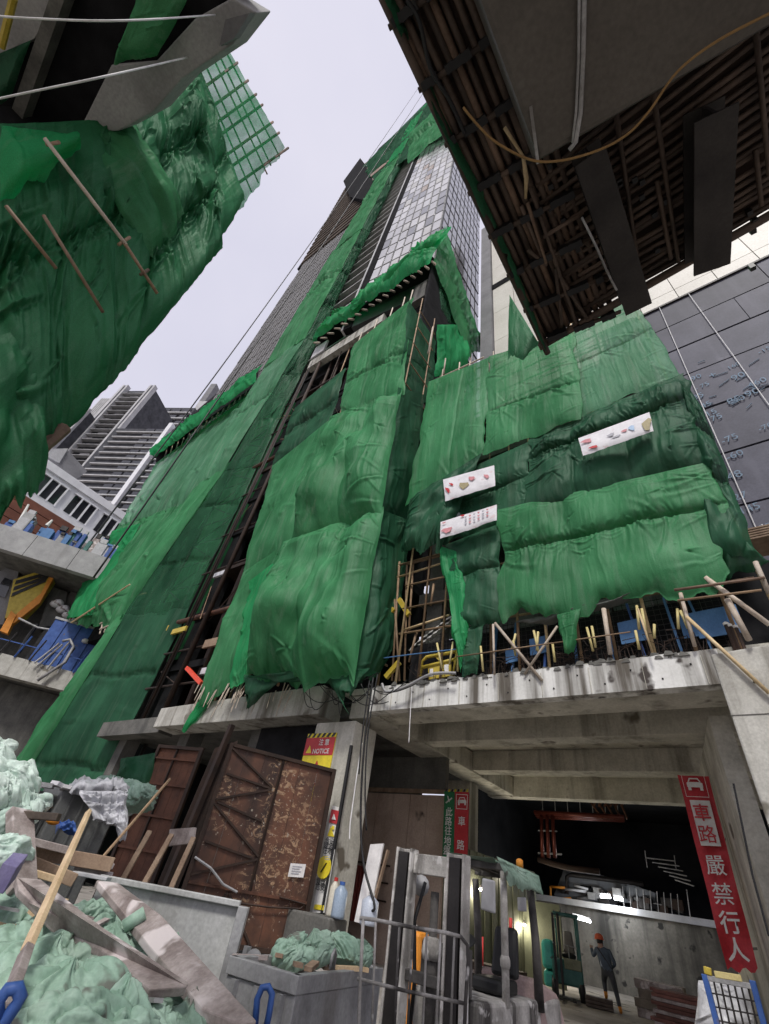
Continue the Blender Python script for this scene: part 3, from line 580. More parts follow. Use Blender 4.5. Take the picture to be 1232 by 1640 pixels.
o = mm.build('starter_bars', RUST_D, rn); o['kind'] = 'stuff'
for (px, py) in ((1163,1000),(1170,1003),(1178,1005)):
    a_ = Y12(px, py, .3); tb = MB().tube((a_[0], 12.3, 7.05), a_, .05, None, 8).build('capped_bar', RUST_D, rn); MB().lathe(a_, [(.06, -.02), (.065, .03), (.03, .06)], 10).build('white_cap', SIGN_W, tb)
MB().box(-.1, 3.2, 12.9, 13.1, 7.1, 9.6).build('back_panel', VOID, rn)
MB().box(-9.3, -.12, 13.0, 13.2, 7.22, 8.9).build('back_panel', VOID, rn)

# three small cloth banners tied on the net
def banner(px4, label, off, seed, marks):
    TL, TR, BR, BL = quad(Y12, px4, off)
    b = thing('cloth_banner', (TL+BR)/2, label, 'banner', 'cloth banners on the net wall')
    net(b, [TL, TR, BR, BL], CLOTHW, seed, belly=.05, fold=.03, npin=3, nu=50, nv=24, hem=.03, side=.01, name='cloth')
    for (u0, v0, u1, v1, mt, skew) in marks:
        f = lambda u, v: (TL*(1-u)+TR*u)*(1-v)+(BL*(1-u)+BR*u)*v+np.array([0, -.075, 0])
        n = 8; pts = []
        for k in range(n): th = 2*math.pi*k/n+.3; r = 1+.25*math.sin(k*2.3+seed); pts.append(f((u0+u1)/2+(u1-u0)/2*math.cos(th)*r+skew*math.sin(th), (v0+v1)/2+(v1-v0)/2*math.sin(th)*r))
        MB().prism(pts, (0, .006, 0)).build('printed_mark', mt, b)
    return b
PINK = flat('print_pink', (.62,.26,.28)); OLIVEP = flat('print_olive', (.36,.31,.17)); PALEB = flat('print_blue', (.42,.57,.76)); GREYP = flat('print_grey', (.42,.42,.46))
banner([(710,768),(792,745),(793,778),(713,803)], 'creased white cloth banner with red and olive prints, upper left on the net', -.62, 3,
       [(.05,.45,.12,.72,SIGN_R,.03), (.14,.30,.2,.46,SIGN_R,.03), (.32,.45,.52,.75,OLIVEP,.02), (.52,.28,.64,.48,PINK,.02), (.82,.38,.9,.6,PINK,.03)])
lows = [(.04,.52,.24,.82,PINK,.02), (.04,.14,.12,.22,PINK,.0), (.38,.04,.46,.16,SIGN_R,.01)]
for r_ in range(3):
    for k in range(6): lows.append((.46+k*.075, .22+r_*.2-k*.01, .50+k*.075, .32+r_*.2-k*.01, PINK if k % 2 else GREYP, 0.))
banner([(706,836),(796,808),(796,833),(705,864)], 'white cloth banner with rows of small pink printing, lower left on the net', -.62, 4, lows)
banner([(926,702),(1040,660),(1047,690),(934,730)], 'long white cloth banner with a yellow end, upper right on the net', -.75, 5,
       [(.04,.28,.18,.5,PINK,.03), (.12,.75,.24,.9,SIGN_R,.03), (.70,.42,.78,.7,PALEB,.01), (.88,.35,1.0,.95,OLIVEP,-.02), (.60,.5,.68,.62,PINK,0), (.4,.45,.5,.6,GREYP,0), (.45,.65,.58,.75,GREYP,0)])

# ------------------------------------------------------------------ central stack of netted scaffold boxes
st = thing('netted_scaffold', (-13.5, 12, 7), 'tall stack of bulging green netted scaffold boxes at the podium corner', 'scaffold')
fY = lambda px, py, o=0.: aY(px, py, 11.0+o)
fX = lambda px, py, x: aX(px, py, x)
net(st, quad(fY, [(565,553),(661,477),(646,632),(543,668)]), NET, 31, iso=0.9, rows=(.60,), cols=(.35,.72), belly=.35, fold=.11, npin=4, nu=80, nv=80)
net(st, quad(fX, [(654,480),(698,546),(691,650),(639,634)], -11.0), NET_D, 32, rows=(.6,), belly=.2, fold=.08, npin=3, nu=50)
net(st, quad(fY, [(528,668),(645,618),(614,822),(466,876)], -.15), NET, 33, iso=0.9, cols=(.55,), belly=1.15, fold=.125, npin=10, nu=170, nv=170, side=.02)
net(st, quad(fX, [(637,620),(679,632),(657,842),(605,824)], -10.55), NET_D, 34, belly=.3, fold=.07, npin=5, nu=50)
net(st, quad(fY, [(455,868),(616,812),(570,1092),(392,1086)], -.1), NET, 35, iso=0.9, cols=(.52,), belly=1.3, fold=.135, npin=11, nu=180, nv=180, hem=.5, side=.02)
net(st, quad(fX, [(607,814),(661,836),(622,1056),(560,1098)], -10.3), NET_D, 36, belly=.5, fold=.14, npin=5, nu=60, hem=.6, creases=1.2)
net(st, quad(lambda x, y: aZ(x, y, 7.35), [(392,1084),(572,1090),(600,1075),(455,1075)]), NET_D, 37, belly=.3, fold=.12, npin=4, nu=60, nv=30)
net(st, quad(fY, [(470,655),(552,590),(524,700),(436,752)], 1.4), NET_D, 38, rows=(.5,), belly=.5, fold=.14, npin=5, nu=70, nv=60)
net(st, quad(fY, [(438,745),(528,672),(468,880),(388,925)], 1.0), NET, 39, iso=.55, belly=.5, fold=.12, npin=6, nu=70, nv=80)
net(st, quad(fY, [(388,918),(462,868),(398,1092),(316,1128)], .8), NET, 40, iso=.55, cols=(.6,), belly=.5, fold=.12, npin=6, nu=70, nv=90, hem=.6)
net(st, quad(fY, [(400,930),(440,900),(400,1090),(370,1100)], .3), NET_B, 41, belly=.2, fold=.22, npin=3, nu=40, nv=60, side=.25)
net(st, quad(fY, [(316,1125),(348,1112),(298,1172),(292,1168)], .9), NET_B, 42, belly=.1, fold=.1, npin=2, nu=24, nv=40)
net(st, quad(fY, [(390,1080),(450,1088),(408,1128),(396,1120)], .2), NET_D, 43, belly=.2, fold=.15, npin=2, nu=30, nv=30, hem=.8)
net(st, quad(fY, [(520,1080),(590,1070),(560,1118),(545,1120)], .1), NET_D, 44, belly=.2, fold=.15, npin=2, nu=30, nv=30, hem=.8)
for (x, y) in ((-16.2, 11.3), (-14.2, 11.3), (-12.4, 11.3), (-10.85, 11.35), (-10.85, 13.2), (-19.0, 12.6), (-17.5, 12.6)):
    MB().tube((x, y, 7.2), (x+.1, y, 37 if x > -17 else 28), .05, .04, 7).build('bamboo_pole', BAMBOO, st, smooth=True)
for k in range(12):
    z = 8.5+k*2.4; MB().tube((-16.6, 11.4, z), (-10.8, 11.4, z-.1), .045).build('bamboo_ledger', BAMBOO, st); MB().tube((-10.75, 11.3, z), (-10.75, 13.5, z), .045).build('bamboo_ledger', BAMBOO, st)
for (px, py) in ((575,545),(600,524),(625,505),(645,488),(658,476),(690,540)):
    a_ = fY(px, py, .15); MB().tube(a_-np.array([0,0,2.]), a_+np.array([.05,0,1.3]), .06, .05, 7).build('bamboo_pole', BAMBOO_W, st, smooth=True)
mm = MB()                                     # bamboo brush ends under the left wing and wires hanging from the stack
for k in range(46):
    a_ = fY(rng.uniform(318, 470), rng.uniform(1092, 1116), .5); mm.tube(a_, a_+np.array([rng.uniform(-.15, .15), -.1, -rng.uniform(.3, .9)]), .025, .015, 5)
o = mm.build('bamboo_ends', BAMBOO_W, st); o['kind'] = 'stuff'
mm = MB()
for k in range(14):
    a_ = fY(rng.uniform(470, 600), rng.uniform(1085, 1110), .4); b_ = a_+np.array([rng.uniform(.5, 2.5), .1, rng.uniform(-.9, .1)]); sg_ = rng.uniform(.2, .7); pts = [a_*(1-t_)+b_*t_-np.array([0, 0, sg_*math.sin(math.pi*t_)]) for t_ in np.linspace(0, 1, 14)]; mm.path(pts, .014, 5)
o = mm.build('hanging_wires', ROPE_K, st); o['kind'] = 'stuff'

# ------------------------------------------------------------------ left netted facade with its ledge
lf = thing('netted_facade', (-50, 14, 15), 'pale green netted facade of the low block left of the hoist tower', 'scaffold')
Y14 = lambda px, py, o=0.: aY(px, py, 14.0+o)
net(lf, quad(Y14, [(250,742),(412,622),(336,800),(186,850)]), NET_P, 51, iso=.15, cols=(.3,.6), belly=.6, fold=.16, npin=5, nu=100, nv=70, creases=1.2)
net(lf, quad(Y14, [(190,842),(340,790),(168,1010),(104,992)], -.3), NET, 52, iso=.15, cols=(.4,), belly=.7, fold=.2, npin=6, nu=90, nv=80, hem=.6, creases=1.2)
net(lf, quad(Y14, [(180,850),(225,838),(150,985),(108,990)], -.7), NET_B, 53, iso=.15, belly=.4, fold=.25, npin=3, nu=50, nv=60)
net(lf, quad(Y14, [(238,722),(418,585),(410,612),(250,732)], -1.2), NET_B, 54, belly=.5, fold=.3, npin=6, nu=110, nv=24, hem=.3)
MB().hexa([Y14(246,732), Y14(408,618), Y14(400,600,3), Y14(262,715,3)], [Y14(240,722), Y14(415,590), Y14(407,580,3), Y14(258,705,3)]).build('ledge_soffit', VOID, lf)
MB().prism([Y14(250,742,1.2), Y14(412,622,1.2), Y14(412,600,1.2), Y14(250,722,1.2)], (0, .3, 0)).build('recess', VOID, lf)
for k in range(16):
    t_ = k/15; a_ = Y14(262+140*t_, 738-112*t_, -.1); b_ = Y14(272+142*t_, 706-106*t_, .6); MB().tube(a_, b_, .09, .07, 6).build('bamboo_pole', BAMBOO if k % 2 else BAMBOO_D, lf)
for k in range(5): MB().tube(Y14(190-8*k, 850+30*k, .3), Y14(250-4*k, 830+30*k, .3), .08).build('bamboo_ledger', BAMBOO, lf)
MB().tube(Y14(115,997,-1), Y14(208,936,-1), .10, .07, 6).build('bamboo_pole', BAMBOO_Y, lf)
MB().tube(Y14(112,993,-.8), Y14(148,945,-.8), .09, .07, 6).build('bamboo_pole', BAMBOO, lf)
for k in range(4): MB().tube(Y14(160+7*k, 1015-2*k, -.3), Y14(172+8*k, 975+4*k, -.3), .07).build('bamboo_pole', BAMBOO_W, lf); MB().tube(Y14(160, 1008-9*k, -.4), Y14(192, 995-11*k, -.4), .06).build('bamboo_ledger', BAMBOO_W, lf)

MB().box(-56, -29.0, 15.6, 24, 16.5, 52).build('block_core', VOID, lf)
# ------------------------------------------------------------------ hoist tower wrapped in net
ht = thing('hoist_tower', (-31, 12.5, 0), 'slender hoist mast wrapped in green net running up the whole tower', 'hoist')
HX0, HX1, HY0, HY1 = -37.2, -29.4, 12.5, 13.4
def box_at(X, z, y): return np.array([X, y, z])
zs = [(.3, 15.5), (14.5, 30), (29, 52), (51, 92), (90, 150), (148, 232)]
xc = lambda z: float(np.interp(z, [4, 12, 25, 35, 48], [-36.4, -36.3, -33.0, -30.4, -29.4]))      # drape line between the pale and the sheer net
for k, (z0, z1) in enumerate(zs):
    xl = -37.3
    if k >= 4: xl = -36.4
    if k == 5: xl = -35.0
    net(ht, [(xl, 12.5, z1), (xc(z1), 12.3, z1), (xc(z0), 12.3, z0), (xl-.6*(k == 0), 12.5, z0)], [NET, NET, NET_P, NET, NET, NET_B][k], 61+k, iso=.15, rows=(.5,) if k > 1 else (), belly=.5 if k else .9, fold=.14, npin=5, nu=50, nv=90, hem=.5)
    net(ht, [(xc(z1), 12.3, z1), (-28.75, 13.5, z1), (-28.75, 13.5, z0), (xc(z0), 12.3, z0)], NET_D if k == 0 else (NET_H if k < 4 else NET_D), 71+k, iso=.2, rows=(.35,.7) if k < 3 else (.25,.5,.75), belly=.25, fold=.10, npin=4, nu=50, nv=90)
net(ht, [(-37, 15.25, 60), (-28.9, 15.2, 60), (-28.9, 15.2, 12), (-37, 15.25, 12)], NET, 69, iso=.3, belly=.2, fold=.08, npin=4, nu=40, nv=60)
for (x, y) in ((-29.6, 13.95), (-33.4, 13.6), (-29.5, 15.1), (-33.5, 15.1)):
    MB().bar((x, y, 0), (x, y, 150), .16).build('mast_leg', STEEL_D, ht)
for k in range(34):
    z = 4+k*2.2; s_ = 1 if k % 2 else -1; MB().bar((-29.6, 13.95, z if s_ > 0 else z+2.2), (-33.4, 13.6, z+2.2 if s_ > 0 else z), .10).build('mast_brace', STEEL_D, ht); MB().bar((-29.6, 13.92, z), (-33.4, 13.57, z), .09).build('mast_rung', STEEL_D, ht)

# ------------------------------------------------------------------ main tower
tw = thing('tower_block', (-35, 20, 0), 'very tall unfinished tower with grey curtain wall and a dark open strip of floors', 'tower')
MB().box(-57.2, -13.0, 14.6, 24, 44, 121).box(-60, -13.0, 14.61, 24, 121, 262).build('core', VOID, tw)
# dark strip: floor edges
for k in range(52):
    z = 48+k*3.6; MB().box(-30, -21.6, 13.9, 14.55, z, z+.35).build('floor_edge', CONC_G, tw)
# pale curtain wall right of the strip, turned a little
CW = Plane((-12.6, 14.0, 0), (-21.4+12.6, 12.8-14.0)); Wc = math.hypot(8.8, 1.2)
ncol, nrow = 7, 40; pw = Wc/ncol; ph = 3.35
pm = {}
for r_ in range(nrow):
    for c_ in range(ncol):
        z0 = 54+r_*ph
        key = 'x'
        if key not in pm:
            m_ = MB(); O_ = ORG[tw]; m_.hexa([(0,0,0),(CW.u[0]*(pw-.26),CW.u[1]*(pw-.26),0),(CW.u[0]*(pw-.26)+CW.n[0]*.12,CW.u[1]*(pw-.26)+CW.n[1]*.12,0),(CW.n[0]*.12,CW.n[1]*.12,0)], [(0,0,ph-.42),(CW.u[0]*(pw-.26),CW.u[1]*(pw-.26),ph-.42),(CW.u[0]*(pw-.26)+CW.n[0]*.12,CW.u[1]*(pw-.26)+CW.n[1]*.12,ph-.42),(CW.n[0]*.12,CW.n[1]*.12,ph-.42)])
            m_.v = [tuple(np.array(v_)+O_) for v_ in m_.v]; o = m_.build('window_panel', GLASS_L, tw); pm[key] = o.data
        else: o = linkobj('window_panel', pm[key], tw)
        q = CW.p(c_*pw+.13, z0+.2, -.12)-ORG[tw]; tl = rng.uniform(-.006, .006, 2)
        o.location = q.tolist(); o.rotation_euler = (tl[0], tl[1], 0)
        if rng.uniform() < .22: o.data = o.data.copy(); o.data.materials.clear(); o.data.materials.append([GLASS_G, LTGREY, LTGREY, GLASS_G, GLASS_G, LTGREY, GLASS_G, LTGREY, WOOD_R][rng.integers(9)])
m_ = MB(); m_.hexa([CW.p(0, 46), CW.p(Wc, 46), CW.p(Wc, 46, .5), CW.p(0, 46, .5)], [CW.p(0, 222), CW.p(Wc, 222), CW.p(Wc, 222, .5), CW.p(0, 222, .5)]); m_.build('mullion_grid', MULL, tw)
MB().hexa([CW.p(Wc+.02, 46, -.1), CW.p(Wc+1.0, 46, -.1), CW.p(Wc+1.0, 46, .6), CW.p(Wc+.02, 46, .6)], [CW.p(Wc+.02, 232, -.1), CW.p(Wc+1.0, 232, -.1), CW.p(Wc+1.0, 232, .6), CW.p(Wc+.02, 232, .6)]).build('vertical_channel', MATT_BLACK, tw)
MB().hexa([CW.p(Wc+1.02, 46, -.15), CW.p(Wc+1.25, 46, -.15), CW.p(Wc+1.25, 46, .6), CW.p(Wc+1.02, 46, .6)], [CW.p(Wc+1.02, 232, -.15), CW.p(Wc+1.25, 232, -.15), CW.p(Wc+1.25, 232, .6), CW.p(Wc+1.02, 232, .6)]).build('channel_edge', LTGREY, tw)
MB().box(-21.6, -12.6, 14.2, 15, 222, 232).build('crown_band', MATT_BLACK, tw)
# right face: same panels joined into one part, too small to tell apart
m_ = MB(); fr = MB()
for r_ in range(52):
    for c_ in range(9):
        y0 = 14.1+c_*1.1; z0 = 38+r_*3.35; m_.box(-12.66+rng.uniform(-.02, .02), -12.52+rng.uniform(-.03, .03), y0+.1, y0+1.0, z0+.3, z0+3.0)
o = m_.build('side_panels', GLASS_G, tw); o['kind'] = 'stuff'
MB().box(-13.4, -12.7, 14.02, 24.1, 34, 222).build('side_mullions', MULL, tw)
# left curtain wall: tall grey strips
nL = 19; xl0, xl1 = -56.6, -38.0; pwL = (xl1-xl0)/nL; m_ = MB()
for r_ in range(24):
    for c_ in range(nL):
        z0 = 48+r_*3.35
        if z0 > 119+ (c_*1.1): continue
        x0 = xl0+c_*pwL; m_.box(x0+.20, x0+pwL-.20, 14.30+rng.uniform(-.03, .03), 14.5, z0+.18, z0+3.2)
o = m_.build('curtain_strips', surf('curtain_strip_grey', (.16,.157,.157), (.24,.236,.236), .15, .6, .03, spec=.12), tw); o['kind'] = 'stuff'
MB().box(-57.1, -37.5, 14.52, 14.585, 46, 121).build('strip_mullions', MULL, tw)
# unfinished upper storeys stepping out to the left
BRN = surf('formwork_brown', (.055,.045,.038), (.12,.095,.078), .4, .9, .2, spec=.08)
for k in range(26):
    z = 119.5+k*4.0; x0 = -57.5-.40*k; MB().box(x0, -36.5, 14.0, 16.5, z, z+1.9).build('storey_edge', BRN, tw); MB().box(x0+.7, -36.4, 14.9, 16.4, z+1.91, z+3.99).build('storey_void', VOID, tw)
# crane head box on the left shoulder and the top net
q0 = aY(552,283,13.0); q1 = aY(604,268,13.0)
MB().prism([aY(550,290,13), aY(577,253,13), aY(604,288,13), aY(590,322,13), aY(560,315,13)], (0, 3, 0)).build('crane_head', MATT_BLACK, tw)
for k in range(5): MB().prism([aY(584+3*k,262+6*k,13-.1*k)]+[aY(640+3*k,215+6*k,13-.1*k), aY(641+3*k,218+6*k,13-.1*k), aY(585+3*k,265+6*k,13-.1*k)], (0, .3, 0)).build('top_ledger', BAMBOO_D, tw)
tn = thing('roof_net', aY(650,220,12.6), 'green net fan hung out at the top of the tall tower', 'net')
net(tn, quad(lambda x, y: aY(x, y, 12.9), [(583,264),(700,146),(726,206),(598,292)]), NET_D, 91, rows=(.4,.75), belly=1.0, fold=.12, npin=5, nu=80, nv=40)
net(tn, quad(lambda x, y: aY(x, y, 12.2), [(655,215),(706,168),(722,205),(654,262)]), NET, 92, rows=(.5,), belly=1.0, fold=.15, npin=6, nu=50, nv=50, holes=.05)
net(tn, quad(lambda x, y: aY(x, y, 12.5), [(697,140),(760,90),(760,215),(722,206)]), NET_D, 93, rows=(.5,), belly=1., fold=.12, npin=3, nu=40, nv=40)

# podium ledge with rolled net
lg = thing('podium_ledge', (-20, 12.5, 50), 'dark overhanging podium ledge edged with a bright green net roll', 'ledge')
Y13 = lambda px, py, o=0.: aY(px, py, 12.6+o)
zl = 1.65+3.775*12.6
MB().box(-27.4, -11.7, 12.6, 15.5, zl, zl+.9).build('soffit_slab', MATT_BLACK, lg)
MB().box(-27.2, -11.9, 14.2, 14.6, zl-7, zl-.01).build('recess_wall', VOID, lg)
MB().box(-27.0, -17, 13.0, 13.6, zl-6.2, zl-4.6).build('transfer_beam', CONC, lg)
MB().box(-26.9, -25.0, 12.8, 13.02, zl-4.5, zl-2.2).build('panel', LTGREY, lg)
MB().box(-13.6, -12.2, 13.0, 13.6, zl-6.5, zl-3.).build('panel', CONC_D, lg)
net(lg, quad(Y13, [(508,528),(716,366),(690,420),(502,548)], -.5), NET_B, 101, cols=(.3,.6), belly=.8, fold=.35, npin=8, nu=130, nv=36, hem=.5, creases=1.2)
net(lg, quad(Y13, [(560,488),(712,366),(700,385),(560,500)], -1.0), NET_B, 102, belly=.6, fold=.4, npin=6, nu=90, nv=20)
for k in range(18):
    t_ = k/17; a_ = Y13(506+186*t_, 546-128*t_, -.7); MB().tube(a_+np.array([0, .5, .4]), a_+np.array([.2, -.2, -.9]), .13, .09, 6).build('bamboo_end', BAMBOO_W, lg)
XL = -11.3
fXL = lambda px, py: aX(px, py, XL)
net(lg, quad(fXL, [(713,365),(774,562),(748,572),(694,420)]), NET, 103, rows=(.5,), belly=.5, fold=.25, npin=6, nu=70, nv=40)
net(lg, quad(fXL, [(700,520),(745,520),(748,590),(697,604)]), NET_B, 104, belly=.6, fold=.35, npin=4, nu=50, nv=40)
net(lg, quad(lambda x, y: aX(x, y, XL-.6), [(690,415),(735,470),(725,540),(700,500)]), NET_H, 105, belly=.4, fold=.2, npin=3, nu=40, nv=40)
MB().hexa([(XL-.5, 12.7, zl-14), (XL-.3, 12.7, zl-14), (XL-.3, 20, zl-14), (XL-.5, 20, zl-14)], [(XL-.5, 12.7, zl), (XL-.3, 12.7, zl), (XL-.3, 20, zl), (XL-.5, 20, zl)]).build('side_recess', VOID, lg)
for k in range(4):
    a_ = fXL(706+16*k, 600-10*k); MB().tube(a_-np.array([0,0,1]), a_+np.array([0,0,2.2]), .09, .07, 6).build('bamboo_pole', BAMBOO_W, lg)

# ------------------------------------------------------------------ slate-panelled wall and tiled building on the right, behind the net
YW = 20.0
zb = 1.65+1.669*YW
dw = thing('slate_wall', (8, YW, 0), 'large dark slate-grey panelled wall with chalk figures at the right edge', 'wall')
rows = [1.65+k_*YW for k_ in (.55, .766, .93, 1.104, 1.27, 1.405, 1.54, 1.669)]
rows = [8.2]+rows
for r_ in range(len(rows)-1):
    x = -.5
    while x < 34:
        w = 7.4+(r_ % 3)*1.9
        MB().box(x+.02, x+w-.02, YW+rng.uniform(-.02, .02), YW+.3, rows[r_]+.05, rows[r_+1]-.07).build('panel', PANEL_D, dw); x += w
MB().box(-.5, 36, YW+.31, YW+.6, 8.2, zb-.02).build('backing', MATT_BLACK, dw)
MB().box(-.6, 36, YW-.12, YW+.2, zb-.05, zb+.12).build('ledge', STEEL_D, dw)
for (a_, b_) in (((1056,492),(1218,862)), ((1102,469),(1232,649))):
    MB().tube(aY(*a_, YW-.1), aY(*b_, YW-.1), .022, None, 5).build('white_line', ROPE_W, dw)
MB().tube(aY(1220,840,YW-.1), aY(1238,880,YW-.1), .03, None, 5).build('white_line', ROPE_W, dw)
FONT_CACHE = {}
def text_obj(s_, origin, right, up, size, mat, parent, name='lettering', bold=0., extrude=.004):
    cu = bpy.data.curves.new('txt', 'FONT'); cu.body = s_; cu.size = 1.0; cu.align_x = 'CENTER'; cu.align_y = 'CENTER'; cu.offset = bold; cu.resolution_u = 3; cu.extrude = 0
    ob = bpy.data.objects.new('txt', cu); col.objects.link(ob)
    dg = bpy.context.evaluated_depsgraph_get(); me = bpy.data.meshes.new_from_object(ob.evaluated_get(dg)); bpy.data.objects.remove(ob); bpy.data.curves.remove(cu)
    right = np.array(right, float); up = np.array(up, float); right /= np.linalg.norm(right); up /= np.linalg.norm(up)
    co = np.zeros(len(me.vertices)*3); me.vertices.foreach_get('co', co); co = co.reshape(-1, 3)
    if len(co):
        mn, mx = co.min(0), co.max(0); cen = (mn+mx)/2; hh = max(mx[1]-mn[1], mx[0]-mn[0] if len(s_) == 1 else 0, 1e-4)
        co = (co-cen)*(size/hh)
    root = parent
    while root is not None and root.parent is not None: root = root.parent
    P = np.array(origin, float)+co[:, :1]*right+co[:, 1:2]*up-(ORG.get(root, np.zeros(3)))
    me.vertices.foreach_set('co', P.ravel()); me.materials.clear(); me.materials.append(mat); me.update(); me.name = name
    return linkobj(name, me, parent)
CHALK = flat('chalk_blue', (.19,.26,.34), .9)
for (s_, px, py, sz) in (('-75', 1168, 702, .62), ('-60', 1176, 728, .62), ('-48', 1172, 762, .7), ('-27', 1182, 795, .6), ('-145', 1196, 815, .6), ('-90', 1112, 605, .6), ('+', 1141, 600, .5), ('- 75', 1124, 618, .5), ('85', 1118, 634, .6), ('460', 1212, 612, .6), ('160', 1176, 585, .45), ('90', 1182, 602, .7), ('-60', 1180, 640, .6), ('85 90', 1190, 634, .7), ('45', 1130, 648, .6), ('15', 1140, 660, .6), ('75', 1147, 668, .6), ('-70', 1226, 683, .5), ('-15', 1224, 560, .5), ('125', 1222, 845, .5)):
    text_obj(s_, aY(px, py, YW-.07), (1, 0, .12), (-.08, 0, 1), sz*.62, CHALK, dw, 'chalk_figure')
for k in range(14):
    a_ = aY(rng.uniform(1105, 1215), rng.uniform(580, 660), YW-.06); MB().bar(a_, a_+np.array([rng.uniform(.2, .7), 0, rng.uniform(-.15, .3)]), .04, .02).build('chalk_stroke', CHALK, dw)
tb = thing('tiled_building', (-4, 22, 0), 'pale stone-tiled building standing behind the slate wall', 'building')
x = -9.2; tw_ = 2.35; th_ = 3.1
for c_ in range(17):
    for r_ in range(12):
        z0 = zb+.15+r_*th_ if c_ > 3 else 9+r_*th_*1.9
        z1 = z0+(th_ if c_ > 3 else th_*1.9)-.05
        MB().box(x+c_*tw_+.025, x+(c_+1)*tw_-.025, YW+1.0, YW+1.2, z0, z1).build('tile', TILE, tb)
MB().box(x, 33, YW+1.21, YW+6, 8.2, 78).build('core', MIDGREY, tb)
MB().box(x-1.3, x-.05, YW+.6, YW+3, 20, 78).build('corner_strip', MIDGREY, tb)
MB().box(x-.2, x+5, YW+.93, YW+.985, 56.2, 57.4).build('dark_band', MATT_BLACK, tb)
MB().box(30, 36, YW-.4, YW+1, zb+.1, zb+16).build('bay', WHITE, tb)
tp = MB()                                      # stacked boards on the deck by the right edge
for k in range(5): q = aY(1225, 872-4*k, 14); tp.box(q[0]-.5, q[0]+2, 13.6, 14.6, q[2], q[2]+.05)
tag(tp.build('timber_stack', WOOD_B, org=aY(1225,872,14)), 'small stack of brown boards at the right edge above the net', 'timber')

# ------------------------------------------------------------------ overhead canopy: bamboo platform on steel beams
ZC = 9.0; XE, YE = -.88, 4.06
cn = thing('bamboo_canopy', (1.5, 1.5, ZC), 'dark overhead platform of bamboo poles on steel beams, upper right', 'canopy')
yy = 1.85
k = 0
while yy < YE:
    x0 = XE+.85-.05*math.sin(k*1.3); jit = rng.uniform(-.02, .02)
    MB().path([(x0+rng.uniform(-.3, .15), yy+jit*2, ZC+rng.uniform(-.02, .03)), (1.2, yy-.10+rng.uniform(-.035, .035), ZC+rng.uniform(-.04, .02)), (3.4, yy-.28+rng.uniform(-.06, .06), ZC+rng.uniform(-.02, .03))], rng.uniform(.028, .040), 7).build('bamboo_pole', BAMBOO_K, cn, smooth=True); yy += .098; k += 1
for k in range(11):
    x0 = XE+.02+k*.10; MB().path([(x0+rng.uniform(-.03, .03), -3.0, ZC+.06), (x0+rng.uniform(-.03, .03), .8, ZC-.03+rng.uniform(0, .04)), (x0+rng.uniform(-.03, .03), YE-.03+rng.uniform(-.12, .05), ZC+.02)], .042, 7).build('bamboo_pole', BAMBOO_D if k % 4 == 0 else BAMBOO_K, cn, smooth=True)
for k in range(9):
    y0 = -1.0+k*.62; MB().tube((XE-.08, y0, ZC-.10), (XE+1.15, y0+.15, ZC-.08), .032, None, 7).build('bamboo_ledger', BAMBOO_K, cn, smooth=True)
for (a_, b_) in (((985,170),(1023,430)), ((1045,140),(1087,420)), ((850,300),(925,525)), ((1210,40),(1232,280)), ((1210,240),(1220,330)), ((1052,290),(1075,415)), ((990,350),(1030,460)), ((845,400),(876,425)), ((835,330),(872,420)), ((890,430),(900,520)), ((870,380),(935,340)), ((840,430),(890,400)), ((895,440),(940,510))):
    MB().tube(aZ(*a_, ZC-.10), aZ(*b_, ZC-.10), .030, .026, 7).build('bamboo_ledger', BAMBOO_K, cn, smooth=True)
MB().tube(aZ(808,204,ZC-.2), aZ(840,254,ZC-.2), .022, .018, 7).build('pale_stick', BAMBOO_Y, cn, smooth=True)
MB().path([aZ(838,252,ZC-.22), aZ(843,285,ZC-.24), aZ(842,318,ZC-.22)], [.022, .03, .016], 7).build('pale_stick', BAMBOO_Y, cn, smooth=True)
MB().tube(aZ(845,325,ZC-.15), aZ(875,422,ZC-.15), .025, .02, 7).build('bamboo_ledger', BAMBOO_D, cn, smooth=True)
def ibeam(mb, p, q, w, h):
    p = np.array(p, float); q = np.array(q, float); z = np.array([0, 0, 1.])
    mb.bar(p, q, w, .03); mb.bar(p+z*h, q+z*h, w, .03); mb.bar(p+z*(.015), q+z*(.015), .03, .03); mb.bar(p+z*h/2, q+z*h/2, .03, h-.04)
    return mb
b1 = aZ(945,250,ZC-.55); b2 = aZ(992,510,ZC-.55); b2[0] = b1[0]+.02
ibeam(MB(), b1, b2, .34, .42).build('steel_beam', STEEL_D, cn)
b1 = aZ(1147,180,ZC-.55); b2 = aZ(1140,432,ZC-.55)
ibeam(MB(), b1, b2, .40, .42).build('steel_beam', STEEL_D, cn)
MB().tube((XE-.1, YE, ZC-.06), (3.5, YE-.36, ZC-.06), .06, None, 8).build('edge_pole', BAMBOO_K, cn, smooth=True)
MB().tube((XE, -3, ZC-.08), (XE-.02, YE+.15, ZC-.10), .05, None, 8).build('edge_pole', BAMBOO_K, cn, smooth=True)
MB().hexa([(XE, -3, ZC+.10), (3.6, -3, ZC+.10), (3.6, YE-.36, ZC+.10), (XE, YE-.02, ZC+.10)], [(XE, -3, ZC+.14), (3.6, -3, ZC+.14), (3.6, YE-.36, ZC+.14), (XE, YE-.02, ZC+.14)]).build('deck_boards', RUST_D, cn)
net(cn, [(XE-.05, -3, ZC+.75), (XE-.12, YE+.1, ZC+.45), (XE-.02, YE, ZC-.25), (XE-.02, -3, ZC+.0)], NET_D, 111, belly=.12, fold=.12, npin=6, nu=120, nv=24, hem=.2, name='edge_net')
net(cn, quad(lambda x, y: aY(x, y, YE-.05), [(815,470),(862,548),(838,578),(814,570)]), NET_M, 112, belly=.06, fold=.08, npin=4, nu=30, nv=30, hem=.1, name='edge_net')
